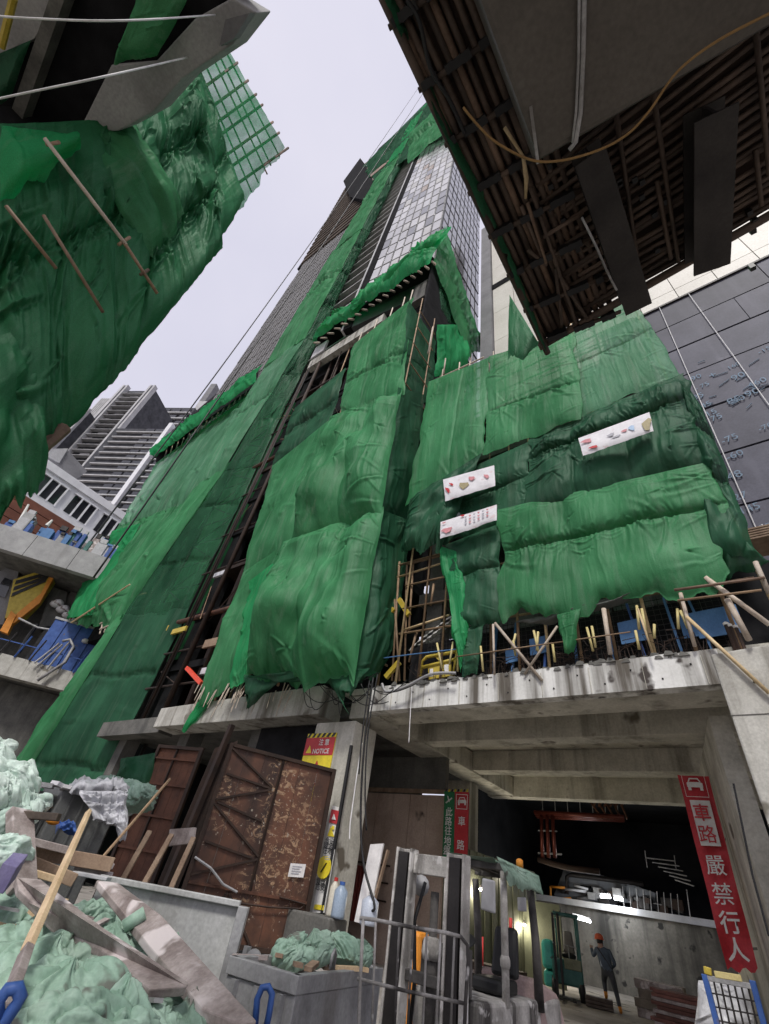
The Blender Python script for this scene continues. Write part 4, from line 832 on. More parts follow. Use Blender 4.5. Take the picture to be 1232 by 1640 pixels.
lash = MB()                                   # black lashings where ledgers cross the poles
for i in range(9):
    for k in range(11):
        if (i*7+k*3) % 4 == 0: continue
        x_ = XE+.02+k*.10; y_ = -1.0+i*.62+.12*(x_-XE); lash.box(x_-.05, x_+.05, y_-.045, y_+.045, ZC-.15, ZC+.03)
for i in range(26): q_ = aZ(rng.uniform(880, 1220), rng.uniform(250, 430), ZC-.08); lash.box(q_[0]-.03, q_[0]+.03, q_[1]-.03, q_[1]+.03, ZC-.10, ZC+.02)
o = lash.build('lashings', ROPE_K, cn); o['kind'] = 'stuff'
# galvanised duct hood under the platform
hd = thing('metal_hood', (2, 0, 7.6), 'smooth dark grey metal hood hanging under the bamboo canopy, top right', 'hood')
ZH = 7.75; c0 = aZ(862,258,ZH); c1 = aZ(1240,26,ZH)
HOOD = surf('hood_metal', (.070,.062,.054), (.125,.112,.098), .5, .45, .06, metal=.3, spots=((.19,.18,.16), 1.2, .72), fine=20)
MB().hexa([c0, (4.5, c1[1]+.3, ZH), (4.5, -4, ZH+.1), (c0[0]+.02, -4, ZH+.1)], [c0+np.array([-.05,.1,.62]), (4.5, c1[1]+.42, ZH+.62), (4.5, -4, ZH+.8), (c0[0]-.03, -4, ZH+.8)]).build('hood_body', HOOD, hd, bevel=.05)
MB().path([aZ(936,-10,ZH-.03), aZ(934,90,ZH-.03), aZ(930,180,ZH-.03), aZ(922,228,ZH-.02), aZ(912,240,ZH-.01)], .022, 7).build('conduit', STEEL, hd, smooth=True)
MB().path([aZ(928,-10,ZH-.03), aZ(927,90,ZH-.03), aZ(923,180,ZH-.03), aZ(917,228,ZH-.02)], .014, 7).build('conduit', STEEL, hd, smooth=True)
MB().bar(aZ(850,170,ZH-.01), aZ(862,262,ZH-.01), .03, .01).build('seam', STEEL, hd)
def rope(name, pts, r, mat, label, cat='rope', group=None, n=6):
    pts = [np.array(p, float) for p in pts]
    # catmull-rom
    out = []
    for i in range(len(pts)-1):
        p0 = pts[max(i-1, 0)]; p1 = pts[i]; p2 = pts[i+1]; p3 = pts[min(i+2, len(pts)-1)]
        for t_ in np.linspace(0, 1, 7)[:-1]: out.append(.5*((2*p1)+(-p0+p2)*t_+(2*p0-5*p1+4*p2-p3)*t_**2+(-p0+3*p1-3*p2+p3)*t_**3))
    out.append(pts[-1]); return tag(MB().path(out, r, n).build(name, mat, smooth=True, org=pts[0]), label, cat, group)
rope('tan_rope', [aZ(x, y, ZH-.12) for (x, y) in ((742,172),(765,200),(795,228),(850,256),(900,257),(960,240),(1005,215),(1040,178),(1085,115),(1150,65),(1240,18))], .012, ROPE_T, 'tan rope drooping in a curve under the canopy and hood', 'rope')
rope('black_cable', [aZ(x, y, ZC-.3) for (x, y) in ((652,0),(672,35),(690,110),(720,160),(745,215))], .022, ROPE_K, 'thick black cable along the outer edge of the canopy', 'cable')
rope('frayed_cord', [aZ(x, y, ZC-.7) for (x, y) in ((932,348),(955,395),(975,440),(988,465))], .014, STEEL, 'frayed grey cord hanging from the steel beam', 'cord')

# ------------------------------------------------------------------ upper-left netted building and the flyover deck above it
ul = thing('netted_building', (-8, -2, 5), 'near building at upper left shrouded in heavy dark green net, bamboo grid at its corner', 'scaffold')
X8 = lambda px, py, o=0.: aX(px, py, -8.0-o)
net(ul, quad(X8, [(-60,200),(255,190),(225,560),(-30,860)]), NET_M, 121, iso=1.4, rows=(.42,), cols=(.38,.7), belly=.55, fold=.2, npin=14, nu=200, nv=200, hem=.2, creases=1.0)
net(ul, quad(X8, [(195,150),(322,115),(360,395),(205,575)], .12), NET_M, 122, iso=1.6, rows=(.35,.68), cols=(.45,), belly=.5, fold=.2, npin=12, nu=170, nv=180, creases=1.2)
net(ul, quad(X8, [(285,165),(318,105),(392,325),(324,430)], .25), NET_M, 123, iso=1.5, rows=(.6,), belly=.35, fold=.18, npin=5, nu=80, nv=100)
net(ul, quad(X8, [(-80,560),(60,520),(75,735),(-60,900)], -.25), NET_M, 124, belly=.4, fold=.14, npin=5, nu=70, nv=70, hem=.5)
net(ul, quad(X8, [(300,120),(346,46),(457,238),(372,345)], .45), NET_S, 125, belly=.2, fold=.10, npin=2, nu=50, nv=60, holes=.10, side=.02)
net(ul, quad(X8, [(0,200),(120,215),(130,240),(0,330)], -.4), NET_B, 126, belly=.4, fold=.2, npin=4, nu=50, nv=30)
net(ul, quad(X8, [(130,225),(215,195),(300,345),(235,420)], -.15), NET, 127, cols=(.5,), belly=.35, fold=.10, npin=5, nu=60, nv=70)
for k in range(7):                             # corner grid of thin poles
    t_ = k/6; a_ = X8(330+52*t_, 95+45*t_+20*(t_), .5); 
    MB().tube(X8(300+7.5*k+rng.uniform(-3, 3), 118-11.5*k, .5), X8(378+12*k+rng.uniform(-4, 4), 335-14*k, .5), .04, .03, 6).build('bamboo_pole', BAMBOO_D, ul)
for k in range(9):
    t_ = k/8+rng.uniform(-.02, .02); a_ = X8(350+104*t_, 62+182*t_, .45); b_ = X8(300+60*t_, 100+210*t_, .45); MB().tube(a_+(a_-b_)*.12, b_, .045, None, 6).build('bamboo_ledger', BAMBOO_D, ul)
MB().tube(X8(72,222,-1.05), X8(202,392,-1.05), .035, None, 8).build('bamboo_pole', BAMBOO_W, ul, smooth=True)
MB().tube(X8(200,390,-1.05), X8(252,470,-1.0), .032, None, 8).build('bamboo_pole', BAMBOO, ul, smooth=True)
for (a_, b_) in (((75,232),(95,228)), ((190,392),(208,380)), ((225,440),(238,432)), ((70,345),(165,500)), ((10,330),(90,430))):
    MB().tube(X8(*a_, -1.0), X8(*b_, -1.0), .03, None, 7).build('bamboo_ledger', BAMBOO, ul, smooth=True)
MB().tube(X8(-20,790,-.1), X8(105,685,-.1), .10, None, 7).build('bamboo_pole', BAMBOO_D, ul)
MB().tube(X8(60,683,-.1), X8(92,692,-.1), .05, None, 7).build('bamboo_ledger', BAMBOO_D, ul)
MB().tube(X8(90,680,-.1), X8(98,700,-.1), .05, None, 7).build('bamboo_ledger', BAMBOO_D, ul)
MB().prism([X8(-200,180,1.4), X8(240,160,1.4), X8(330,300,1.4), X8(200,560,1.4), X8(-40,830,1.4), X8(-260,900,1.4)], (-2, 0, 0)).build('building_core', VOID, ul)
ov = thing('overhead_deck', (-7, -4, 14), 'dark overhead deck with grey edge beam at the upper left corner', 'deck')
Z14 = lambda px, py, z=14.0: aZ(px, py, z)
MB().prism([Z14(125,212), Z14(178,104), Z14(250,98), Z14(312,30), Z14(372,-4), Z14(412,20), Z14(372,72), Z14(292,126), Z14(245,180), Z14(190,210)], (0, 0, .9)).build('edge_beam', CONC_G, ov, bevel=.03)
MB().prism([Z14(-300,260,14.3), Z14(135,212,14.3), Z14(260,100,14.3), Z14(420,-60,14.3), Z14(300,-300,14.3), Z14(-600,-200,14.3)], (0, 0, .6)).build('soffit', MATT_BLACK, ov)
MB().prism([Z14(-60,110,14.0), Z14(55,62,14.0), Z14(110,-40,14.0), Z14(-60,-40,14.0)], (0, 0, .25)).build('soffit_panel', CONC_G, ov)
MB().prism([Z14(5,215,13.9), Z14(36,190,13.9), Z14(110,-20,13.9), Z14(85,-20,13.9)], (0, 0, .35)).build('cross_beam', CONC_D, ov)
net(ov, [Z14(225,-20,13.8), Z14(310,-20,13.8), Z14(250,95,13.6), Z14(183,104,13.6)], NET, 131, belly=.2, fold=.14, npin=3, nu=50, nv=50)
net(ov, [Z14(-10,90,13.9), Z14(48,65,13.9), Z14(20,150,13.9), Z14(-20,190,13.9)], NET_D, 132, belly=.2, fold=.14, npin=3, nu=40, nv=40)
MB().tube(Z14(2,75,13.7), Z14(22,-5,13.7), .07, None, 7).build('yellow_pole', YEL, ov)
MB().prism([Z14(372,30), Z14(410,20), Z14(385,60), Z14(362,72)], (0, 0, -.35)).build('end_block', MIDGREY, ov)
rope('white_rope', [aZ(x, y, 10.5) for (x, y) in ((-40,23),(60,30),(200,33))]+[aZ(345,24,13.95)], .013, ROPE_W, 'upper white rope stretched under the overhead deck at top left', 'rope')
rope('white_rope', [aZ(x, y, 10.0) for (x, y) in ((-40,166),(60,145),(170,122))]+[aZ(300,92,13.95)], .014, ROPE_W, 'lower white rope stretched across the grey edge beam at top left', 'rope')
rope('dark_cable', [aX(x, y, -7.2) for (x, y) in ((288,122),(320,75),(358,30),(385,-10))], .03, ROPE_K, 'dark cable running up beside the bamboo grid at top left', 'cable')

# two hoist ropes up to the tower top, and cables at the gate
for k, (a_, b_, lab) in enumerate((((95,932),(690,112),'left one of the two thin hoist cables rising to the tower top'), ((150,925),(697,120),'right one of the two thin hoist cables rising to the tower top'))):
    p_ = [aY(a_[0]+(b_[0]-a_[0])*t_+(6*math.sin(math.pi*t_) if k else 10*math.sin(math.pi*t_)), a_[1]+(b_[1]-a_[1])*t_, 11.8) for t_ in (0, .25, .5, .7, .85, .95, 1)]
    rope('hoist_cable', p_, .10, ROPE_K, lab, 'cable', 'hoist cables', 5)
for k, pts in enumerate((((598,1085),(585,1180),(578,1290),(582,1380),(600,1450),(590,1458)), ((592,1090),(580,1180),(575,1240)), ((605,1080),(590,1170),(585,1260),(587,1330)))):
    rope('hanging_cable', [aY(x, y, 11.2-.1*k) for (x, y) in pts], .03 if k == 0 else .022, ROPE_K, ['long black cable hanging from the netted stack down past the pillar', 'short black cable left of the long hanging one', 'black cable right of the long hanging one'][k], 'cable', 'cables hanging at the pillar')
rope('pull_string', [aY(x, y, 11.5) for (x, y) in ((580,1190),(572,1240),(565,1290),(561,1320),(560,1345))], .018, ROPE_W, 'thin white cord with a handle hanging beside the pillar', 'cord')
rope('pale_string', [aY(x, y, 11.6) for (x, y) in ((660,1100),(657,1150),(655,1190))], .012, ROPE_W, 'thin pale cord hanging from the deck edge', 'cord')
rope('deck_hose', [aY(x, y, 11.7) for (x, y) in ((612,1095),(620,1108),(650,1100),(690,1080),(730,1078))], .045, STEEL, 'grey hose lying along the top of the deck edge', 'hose')
rope('blue_line', [aY(x, y, 11.9) for (x, y) in ((615,1054),(660,1048),(730,1040))], .02, BLUE_L, 'thin blue line strung above the yellow barrier', 'line')

# yellow plastic barrier on the deck
yb = thing('yellow_barrier', aY(705,1085,12.6), 'yellow plastic pedestrian barrier standing on the deck', 'barrier')
B = lambda x, y: aY(x, y, 12.6)
mm = MB(); mm.path([B(672,1088), B(676,1060), B(684,1052), B(720,1046), B(732,1042)], .06, 8); mm.path([B(672,1070), B(733,1055)], .06, 8); mm.path([B(733,1040), B(726,1082)], .05, 8); mm.build('frame', YEL, yb, smooth=True)
MB().prism([B(686,1066), B(722,1059), B(722,1082), B(686,1088)], (0, .06, 0)).build('panel', YEL, yb)
for a_ in ((688,1072,694,1084), (712,1065,719,1078)): MB().prism([B(a_[0],a_[1]), B(a_[2],a_[1]-1), B(a_[2],a_[3]-1), B(a_[0],a_[3])], (0, -.02, 0)).build('notice', PAPER, yb)
MB().prism([B(697,1052), B(710,1049), B(703,1058)], (0, .05, 0)).build('warning_triangle', YEL, yb)
for k, (a_, b_, w) in enumerate((((608,1000),(632,975),.5), ((618,1085),(640,1060),.4), ((640,960),(655,985),.5))):
    tag(MB().bar(aY(*a_, 12.4), aY(*b_, 12.4), w*.3, .18).build('yellow_bracket', YEL, org=aY(*a_, 12.4)), ['yellow bracket leaning in the gap beside the net stack', 'small yellow block behind the net stack bottom', 'upper yellow bracket in the dark gap'][k], 'bracket', 'yellow brackets')
gp = thing('gap_scaffold', aY(640,1000,12.5), 'bamboo and wire scaffold in the dark gap beside the central net stack', 'scaffold')
for (a_, b_) in (((640,900),(628,1090)), ((652,905),(648,1090)), ((632,960),(640,1090)), ((662,900),(655,1010)), ((640,905),(730,880)), ((636,925),(715,900)), ((645,1010),(720,985)), ((695,935),(690,970)), ((668,1010),(655,1060))):
    MB().tube(aY(*a_, 12.45), aY(*b_, 12.45), .05, .04, 7).build('bamboo_pole', BAMBOO if a_[0] % 3 else BAMBOO_Y, gp, smooth=True)
for k in range(7):
    a_ = aY(655+9*k, 1042-7*k, 13.0); MB().hexa([a_+np.array(v_) for v_ in ((0,0,0),(.45,0,.12),(.45,.2,.12),(0,.2,0))], [a_+np.array(v_) for v_ in ((.15,0,.22),(.6,0,.36),(.6,.2,.36),(.15,.2,.22))]).build('reflection_patch', SIGN_W, gp)  # white slabs standing in for bright reflections in the gap

# ------------------------------------------------------------------ left background: decks, crane, tank
uD = ray(3780, 2045); DP = Plane(aD(60, 1060, 52), uD)
def dbox(mb, pl, a0, a1, z0, z1, o0, o1):
    return mb.hexa([pl.p(a0, z0, o0), pl.p(a1, z0, o0), pl.p(a1, z0, o1), pl.p(a0, z0, o1)], [pl.p(a0, z1, o0), pl.p(a1, z1, o0), pl.p(a1, z1, o1), pl.p(a0, z1, o1)])
def bx(pl, a0, a1, z0, z1, o0, o1, name, mat, parent, bevel=0.): return dbox(MB(), pl, a0, a1, z0, z1, o0, o1).build(name, mat, parent, bevel=bevel)
aL, zL0 = DP.ab(0, 1045); aR, _ = DP.ab(128, 1090); _, zLb = DP.ab(0, 1080)
_, zU0 = DP.ab(0, 838); _, zUb = DP.ab(0, 878)
lo = thing('concrete_deck', DP.p(0, zLb), 'lower pale concrete deck edge at far left carrying a blue tank and railing', 'deck')
bx(DP, aL-8, aR+8, zLb, zL0, 0, 1, 'edge_face', CONC, lo); bx(DP, aL-8, aR+8, zLb+.1, zL0-.3, 1.01, 14, 'slab', CONC_D, lo)
bx(DP, aL-8, aR+8, 0, zLb-.02, 2.5, 3, 'wall_below', CONC_D, lo)
up = thing('concrete_deck', DP.p(0, zUb), 'upper concrete deck edge at far left, littered with blue machinery', 'deck')
for k in range(7): bx(DP, aL-8+k*4.2, aL-8+(k+1)*4.2-.05, zUb, zU0, 0, .8, 'edge_panel', CONC_G, up)
bx(DP, aL-8, aR+16, zUb+.2, zU0-.3, .82, 16, 'slab', CONC_D, up)
bx(DP, aL-8, aR+16, zL0, zUb+.1, 9, 9.4, 'back_wall', CONC_D, up)
for k in range(4): bx(DP, aL-6+k*6, aL-5+k*6, zL0-.2, zUb+.15, 6, 7, 'column', CONC_D, up)
# clutter on the upper deck
aU0, aU1 = DP.ab(0, 838)[0], DP.ab(168, 905)[0]
for k in range(26):
    a = rng.uniform(min(aU0, aU1), max(aU0, aU1)); s = rng.uniform(.3, 1.2); z = zU0; hh = rng.uniform(.5, 2.3)
    mt = [BLUE, BLUE_L, LTGREY, CONC_G, WOOD_R, TEAL_D, BLUE][k % 7]; nm = 'equipment_box'
    o = thing(nm, DP.p(a, z, .3), ['small dark blue', 'small light blue', 'small pale grey', 'small concrete-grey', 'small brown', 'small dark teal', 'small navy'][k % 7]+' machinery box in the clutter along the upper far-left deck', 'equipment', 'clutter on the upper far deck')
    bx(DP, a-s/2, a+s/2, z, z+hh, .05+k*.02, .7+k*.02, 'body', mt, o, .04); bx(DP, a-s*.35, a+s*.3, z+hh, z+hh+rng.uniform(.1, .6), .2, .5, 'cap', [LTGREY, BLUE_L, STEEL_D][k % 3], o)
for (px, py, qx, qy) in ((28,842,46,808), (75,842,84,833)):
    tag(MB().tube(DP.at(px, py, 1), DP.at(qx, qy, 1), .22, .10, 7).build('white_pole', SIGN_W, org=DP.at(px, py, 1)), 'short white leaning pole on the upper far deck, ' + ('taller one' if px == 28 else 'shorter one'), 'pole', 'white poles on the far deck')
mm = thing('deck_railing', DP.p(aL+4, zL0), 'bent steel pipe railing in front of the blue tank on the lower deck', 'railing')
for (x0, y0, x1, y1) in ((55,1062,95,1030), (60,1066,100,1032), (75,1072,112,1028), (92,1078,116,1040)): MB().path([DP.at(x0, y0, -.3), DP.at(x1-4, y1+4, -.3), DP.at(x1, y1, -.3)], .09, 6).build('rail', STEEL, mm)
MB().path([DP.at(60,1090,-.4), DP.at(105,1060,-.4), DP.at(118,1035,-.4), DP.at(112,1024,-.4), DP.at(100,1027,-.4)], .13, 7).build('bent_pipe', STEEL, mm, smooth=True)
for k in range(9): a = aL+k*1.25; MB().bar(DP.p(a, zL0-.1, -.1), DP.p(a+.25, zL0+2.0, -.1), .12).build('post', BLUE if k % 2 else STEEL_D, mm)
MB().bar(DP.p(aL-1, zL0+1.1, -.1), DP.p(aR+2, zL0+1.2, -.1), .08).build('rail', BLUE, mm)
tk = thing('blue_tank', DP.at(125,1040,3), 'big open blue steel tank standing on the lower far-left deck', 'tank')
a0, z0 = DP.ab(84, 1000, 2); a1, _ = DP.ab(168, 1040, 2); z1 = z0+.4
bx(DP, a0, a1, zL0-.3, z1+.2, 2, 2.15, 'front_wall', BLUE, tk); bx(DP, a0, a0+.15, zL0-.3, z1+.4, 2.16, 6, 'side_wall', BLUE, tk); bx(DP, a1-.15, a1, zL0-.3, z1+.2, 2.16, 6, 'side_wall', BLUE, tk); bx(DP, a0-.1, a1+.1, z1+.21, z1+.42, 1.9, 2.2, 'rim', STEEL, tk)
for k in range(4): bx(DP, a0+.8+k*(a1-a0-1.4)/3, a0+1.1+k*(a1-a0-1.4)/3, zL0-.2, z1+.2, 1.9, 2.0, 'rib', BLUE, tk)
q = DP.at(135,1030,1.7); MB().lathe(q, [(.0, 0), (.3, .05), (.35, .25), (.2, .4)], 10).build('white_float', SIGN_W, tk)
# mobile crane
cr = thing('mobile_crane', DP.at(50,960,4), 'yellow mobile crane with black striped boom parked between the far-left decks', 'crane')
C = lambda x, y, o=4.: DP.at(x, y, o)
MB().prism([C(22,928), C(70,912), C(90,921), C(62,963), C(40,985), C(8,990)], DP.n*1.2).build('boom_section', YEL, cr)
for k in range(3): MB().prism([C(20+3*k,948-10*k+2,3.95), C(76+4*k,926-6*k,3.95), C(73+4*k,932-6*k,3.95), C(18+3*k,956-10*k,3.95)], DP.n*-.05).build('stripe', BLACKP, cr)
MB().prism([C(66,950,3.9), C(82,918,3.9), C(88,922,3.9), C(64,965,3.9), C(20,1000,3.9), C(16,992,3.9)], DP.n*.5).build('boom_edge', ORANGE, cr)
MB().prism([C(0,1010,3.7), C(18,978,3.7), C(26,985,3.7), C(12,1015,3.7)], DP.n*.6).build('jib', ORANGE, cr)
MB().prism([C(-20,1000,5), C(-20,930,5), C(14,905,5), C(30,915,5), C(20,960,5), C(5,1000,5)], DP.n*2).build('cab', MIDGREY, cr)
MB().prism([C(-10,950,4.9), C(8,925,4.9), C(20,930,4.9), C(8,958,4.9)], DP.n*-.05).build('cab_window', GLASS_D, cr)
MB().prism([C(62,1005,5.5), C(84,940,5.5), C(108,948,5.5), C(100,1000,5.5)], DP.n*1.5).build('counterweight', CONC_D, cr)
MB().path([C(60,1000,3), C(45,1020,3), C(30,1045,3)], .18, 7).build('hydraulic_hose', ROPE_K, cr)
MB().path([C(30,990,2.5), C(60,1005,2.5), C(100,1012,2.5), C(140,1003,2.5)], .10, 7).build('cable', STEEL, cr, smooth=True)
for k in range(10):
    a, z = DP.ab(88+k*3.2, 968+3*k-4*(k % 3), 5); o = thing('rubble_sack', DP.p(a, z, 5), ['white', 'brownish', 'grey-white'][k % 3]+' sack in the heap behind the blue tank', 'sack', 'sacks behind the blue tank')
    MB().lathe(DP.p(a, z, 5), [(.2, -.3), (.5, -.1), (.45, .2), (.15, .4)], 8).build('sack_body', [PAPER, WOOD_R, CLOTHW][k % 3], o, smooth=True)

# white low building and red wall
WP = Plane(aD(100, 780, 75), ray(1287, 1568))
wb = thing('white_building', WP.p(0, 0), 'low white building with square windows behind the far-left decks', 'building')
a0, zt = WP.ab(60, 737); a1, _ = WP.ab(205, 835); _, zm = WP.ab(60, 775); _, zbm = WP.ab(35, 785); a00, _ = WP.ab(20, 720)
_, zA = WP.ab(60, 737); _, zB = WP.ab(46, 762); _, zC = WP.ab(40, 782)
bx(WP, a0-10, a1+10, zC-2, zA, .6, 12, 'wall', WHITE, wb)
bx(WP, a0-10, a1+10, zA-.05, zA+1.2, .2, 1.2, 'parapet', WHITE, wb); bx(WP, a0-10, a1+10, zC-2.3, zC-.2, -.2, .59, 'sill_band', WHITE, wb)
for k in range(5):
    aa = a0-3+k*(a1-a0)/3.1
    for j in range(3):
        w0 = aa+j*1.25; wn_ = bx(WP, w0, w0+1.0, zC+.5, zA-1.0, .5, .58, 'window', GLASS_D, wb); bx(WP, w0+1.0, w0+1.22, zC+.3, zA-.8, .2, .56, 'window_jamb', WHITE, wb)
    bx(WP, aa-.2, aa+3.9, zA-.95, zA-.75, .25, .56, 'window_head', WHITE, wb)
rdw = thing('red_wall', WP.p(0, 0, -6), 'dark red-brown wall below the white building', 'wall')
a2, zr = WP.ab(35, 800, -6)
RPl = Plane(aD(60, 830, 66), ray(1287, 1568)); _, z1 = RPl.ab(35, 790); _, z2 = RPl.ab(60, 850); ar0, _ = RPl.ab(0, 800); ar1, _ = RPl.ab(110, 860)
for k in range(5): bx(RPl, ar0-6, ar1+.5, z1-(k+1)*(z1-z2+3)/5+.12, z1-k*(z1-z2+3)/5, -.05*k, .6, 'board', REDBR, rdw)
bx(RPl, ar1+.5, ar1+26, z1-3.5, z1-2.0, -.2, .6, 'dark_fascia', MIDGREY, rdw)
gb = thing('grey_roof_block', WP.p(0, 0, 9), 'plain grey roof block on top of the white building', 'roof block')
G = lambda x, y: WP.at(x, y, 5)
MB().prism([G(72,722), G(108,720), G(140,755), G(118,770), G(92,742)], WP.n*6).build('block', MIDGREY, gb)
MB().prism([G(70,728), G(76,720), G(108,719), G(94,742)], WP.n*-.3).build('front', LTGREY, gb)

# residential towers
RP = Plane(aD(190, 720, 150), ray(-3650, 621)); 
if RP.u@RM[0] < 0: pass
s_ = 1 if RP.ab(250, 640)[0] > RP.ab(190, 640)[0] else -1
rt = thing('residential_tower', RP.p(0, 0), 'tall grey apartment tower with rows of balconies, far left background', 'building')
BALC = surf('balcony_grey', (.22,.22,.23), (.34,.34,.35), .5, .75, .1, rnd=.2, fine=8)
def rab(px, py): return RP.ab(px, py)
aA, zTop = rab(194, 622); aB, _ = rab(248, 622)
aA, aB = min(aA, aB), max(aA, aB)
# front from a=aA..aB at the top, widening to the right below through a lower wing
wide = aB-aA
bx(RP, aA, aB, 0, zTop, 1.2, 16, 'wall', DARKW, rt)
nf = 40; fh = zTop/(nf+10)
for f in range(nf):
    z = zTop-1.0-(f+1)*fh
    if z < 20: break
    bx(RP, aA+.6, aB-.6, z, z+.28, -.3, 1.18, 'balcony', BALC, rt)
    for j in range(3):
        a = aA+1.2+j*(wide-2)/3
        w_ = bx(RP, a, a+(wide-3)/3-.4, z+.6, z+fh-.35, 1.0, 1.17, 'window', GLASS_D if (f*3+j) % 4 else LTGREY, rt)
for a in (aA, aA+1.6, aB-1.4-1.6, aB-1.4): bx(RP, a, a+.8, 0, zTop+1.5, -.7, 1.15, 'pier', LTGREY, rt)
bx(RP, aB+.01, aB+7, 0, zTop-5, 1.4, 14, 'side_wall', LTGREY, rt)
for k in range(7): bx(RP, aB+.5+k*.93, aB+.62+k*.93, 20, zTop-5.2, 1.3, 1.38, 'joint', MIDGREY, rt)
bx(RP, aB+.005, aB+.25, 0, zTop, -.2, 16, 'side_cladding', LTGREY, rt)
# lower front wing with windows
zW = rab(215, 675)[1]; aW0, aW1 = rab(190, 690)[0], rab(246, 690)[0]; aW0, aW1 = min(aW0, aW1), max(aW0, aW1)
bx(RP, aB-wide*.15, aB+wide*.75, 0, zW, -4, 1.1, 'wing_wall', DARKW, rt)
for f in range(26):
    z = zW-1.5-(f+1)*fh
    bx(RP, aB-wide*.12, aB+wide*.72, z, z+.28, -4.6, -4.02, 'balcony', BALC, rt)
    for j in range(3): bx(RP, aB-wide*.08+j*wide*.27, aB+wide*.15+j*wide*.27, z+.6, z+fh-.3, -4.15, -4.01, 'window', [GLASS_D, LTGREY, GLASS_G][(f+j) % 3], rt)
for a in (aB-wide*.15, aB+wide*.72): bx(RP, a, a+1.0, 0, zW+1, -5, -3.9, 'pier', LTGREY, rt)
# side wing in line to the right with dark bays and white columns
wp2 = Plane(aD(215, 760, 120), ray(-3650, 621))
sw = thing('apartment_block', wp2.p(0, 0), 'apartment block with white corner columns in front of the grey tower', 'building')
aa, zz = wp2.ab(246, 683); ab_, _ = wp2.ab(300, 683); aa, ab_ = min(aa, ab_), max(aa, ab_)
bx(wp2, aa, ab_+14, 0, zz, 1, 14, 'wall', DARKW, sw)
for a in (aa-1.2, aa+wide*.32): bx(wp2, a, a+1.3, 0, zz+1.2, -.6, .98, 'white_column', WHITE, sw)
for f in range(26):
    z = zz-(f+1)*fh*.85
    bx(wp2, aa+.5, ab_+12, z, z+.35, .3, .96, 'floor_band', LTGREY, sw)
    for j in range(4): bx(wp2, aa+.8+j*3.4, aa+3.6+j*3.4, z+.6, z+fh*.85-.3, .7, .97, 'window', GLASS_D, sw)
rp3 = Plane(aD(285, 660, 170), ray(-3650, 621)); a3, z3 = rp3.ab(262, 650); b3, _ = rp3.ab(312, 650); a3, b3 = min(a3, b3), max(a3, b3)
rt3 = thing('rear_apartment_tower', rp3.p(0, 0), 'grey apartment tower partly hidden behind the green ledge, far background', 'building')
bx(rp3, a3, b3, 0, z3, 1, 14, 'wall', DARKW, rt3)
for f in range(8):
    z = z3-1-(f+1)*4.2; bx(rp3, a3, b3, z, z+.7, -.2, .98, 'floor_band', LTGREY, rt3)
    for j in range(3): bx(rp3, a3+1+j*(b3-a3)/3, a3-.6+(j+1)*(b3-a3)/3, z+1.2, z+3.6, .5, .96, 'window', GLASS_D, rt3)
hb = thing('stepped_roof_tower', aD(318, 640, 190), 'narrow grey tower top just left of the main curtain wall', 'building')
rp4 = Plane(aD(330, 640, 190), ray(-3650, 621)); a4, z4 = rp4.ab(318, 640); b4, z5 = rp4.ab(352, 612); a4, b4 = min(a4, b4), max(a4, b4)
bx(rp4, a4, b4, 0, z4, 1, 14, 'wall', LTGREY, hb); bx(rp4, a4+(b4-a4)*.4, b4, z4, z5, 1, 14, 'upper_wall', MIDGREY, hb)

# ------------------------------------------------------------------ rusty site gates
def gate_leaf(t, p0, p1, H, z0, bays, diag, mat):
    """steel-framed sheet gate between two ground points"""
    p0 = np.array([*p0, 0.]); p1 = np.array([*p1, 0.]); u = p1-p0; W = np.linalg.norm(u); u /= W; n = np.array([u[1], -u[0], 0])
    if n@(CAM-p0) < 0: n = -n
    up = np.array([0, 0, 1.]); q = lambda a, z, o=0.: p0+u*a+up*z+n*o
    cols_ = 6
    for k in range(cols_): MB().hexa([q(k*W/cols_+.004, z0, -.02), q((k+1)*W/cols_-.004, z0, -.02), q((k+1)*W/cols_-.004, z0, 0), q(k*W/cols_+.004, z0, 0)], [q(k*W/cols_+.004, H, -.02), q((k+1)*W/cols_-.004, H, -.02), q((k+1)*W/cols_-.004, H, 0), q(k*W/cols_+.004, H, 0)]).build('sheet', mat, t)
    for (a, w) in ((0.04, .10), (W-.04, .12)): MB().bar(q(a, z0, .03), q(a, H+.03, .03), w, .09, n).build('stile', RUST_D, t)
    for z in (z0+.05, H-.02): MB().bar(q(.1, z, .03), q(W-.1, z, .03), .09, .09, up).build('rail', RUST_D, t)
    for z in bays: MB().bar(q(.1, z, .035), q(W-.1, z, .035), .07, .06, up).build('rail', RUST, t)
    for (a0, z_0, a1, z_1) in diag: MB().bar(q(a0*W, z_0, .03), q(a1*W, z_1, .03), .06, .05, up).build('brace', RUST_D, t)
    return q, W
g1 = thing('rusty_gate', (-11.4, 10, 0), 'large brown rusty steel gate leaf with peeling paint and a white paper notice', 'gate')
q, W = gate_leaf(g1, (-12.15, 8.62), (-10.55, 11.45), 4.35, .25, (1.28,), [(.03,4.25,.46,3.55),(.46,3.5,.03,3.0),(.03,2.9,.50,2.0),(.5,1.95,.03,1.42),(.05,3.62,.45,3.52),(.05,2.95,.45,2.75),(.05,2.1,.45,1.95),(.50,4.3,.50,1.3),(.35,1.2,.62,.3),(.05,.3,.34,1.2)], GATE)
MB().prism([q(.77*W,1.72,.05), q(.90*W,1.76,.05), q(.90*W,2.04,.05), q(.77*W,2.0,.05)], (q(0,0,.012)-q(0,0,0))).build('paper_notice', PAPER, g1)
for k in range(4): MB().bar(q((.79+.0*k)*W, 1.95-.05*k, .07), q((.87-.015*(k%2))*W, 1.97-.05*k, .07), .004, .018).build('print_line', GREYP, g1)
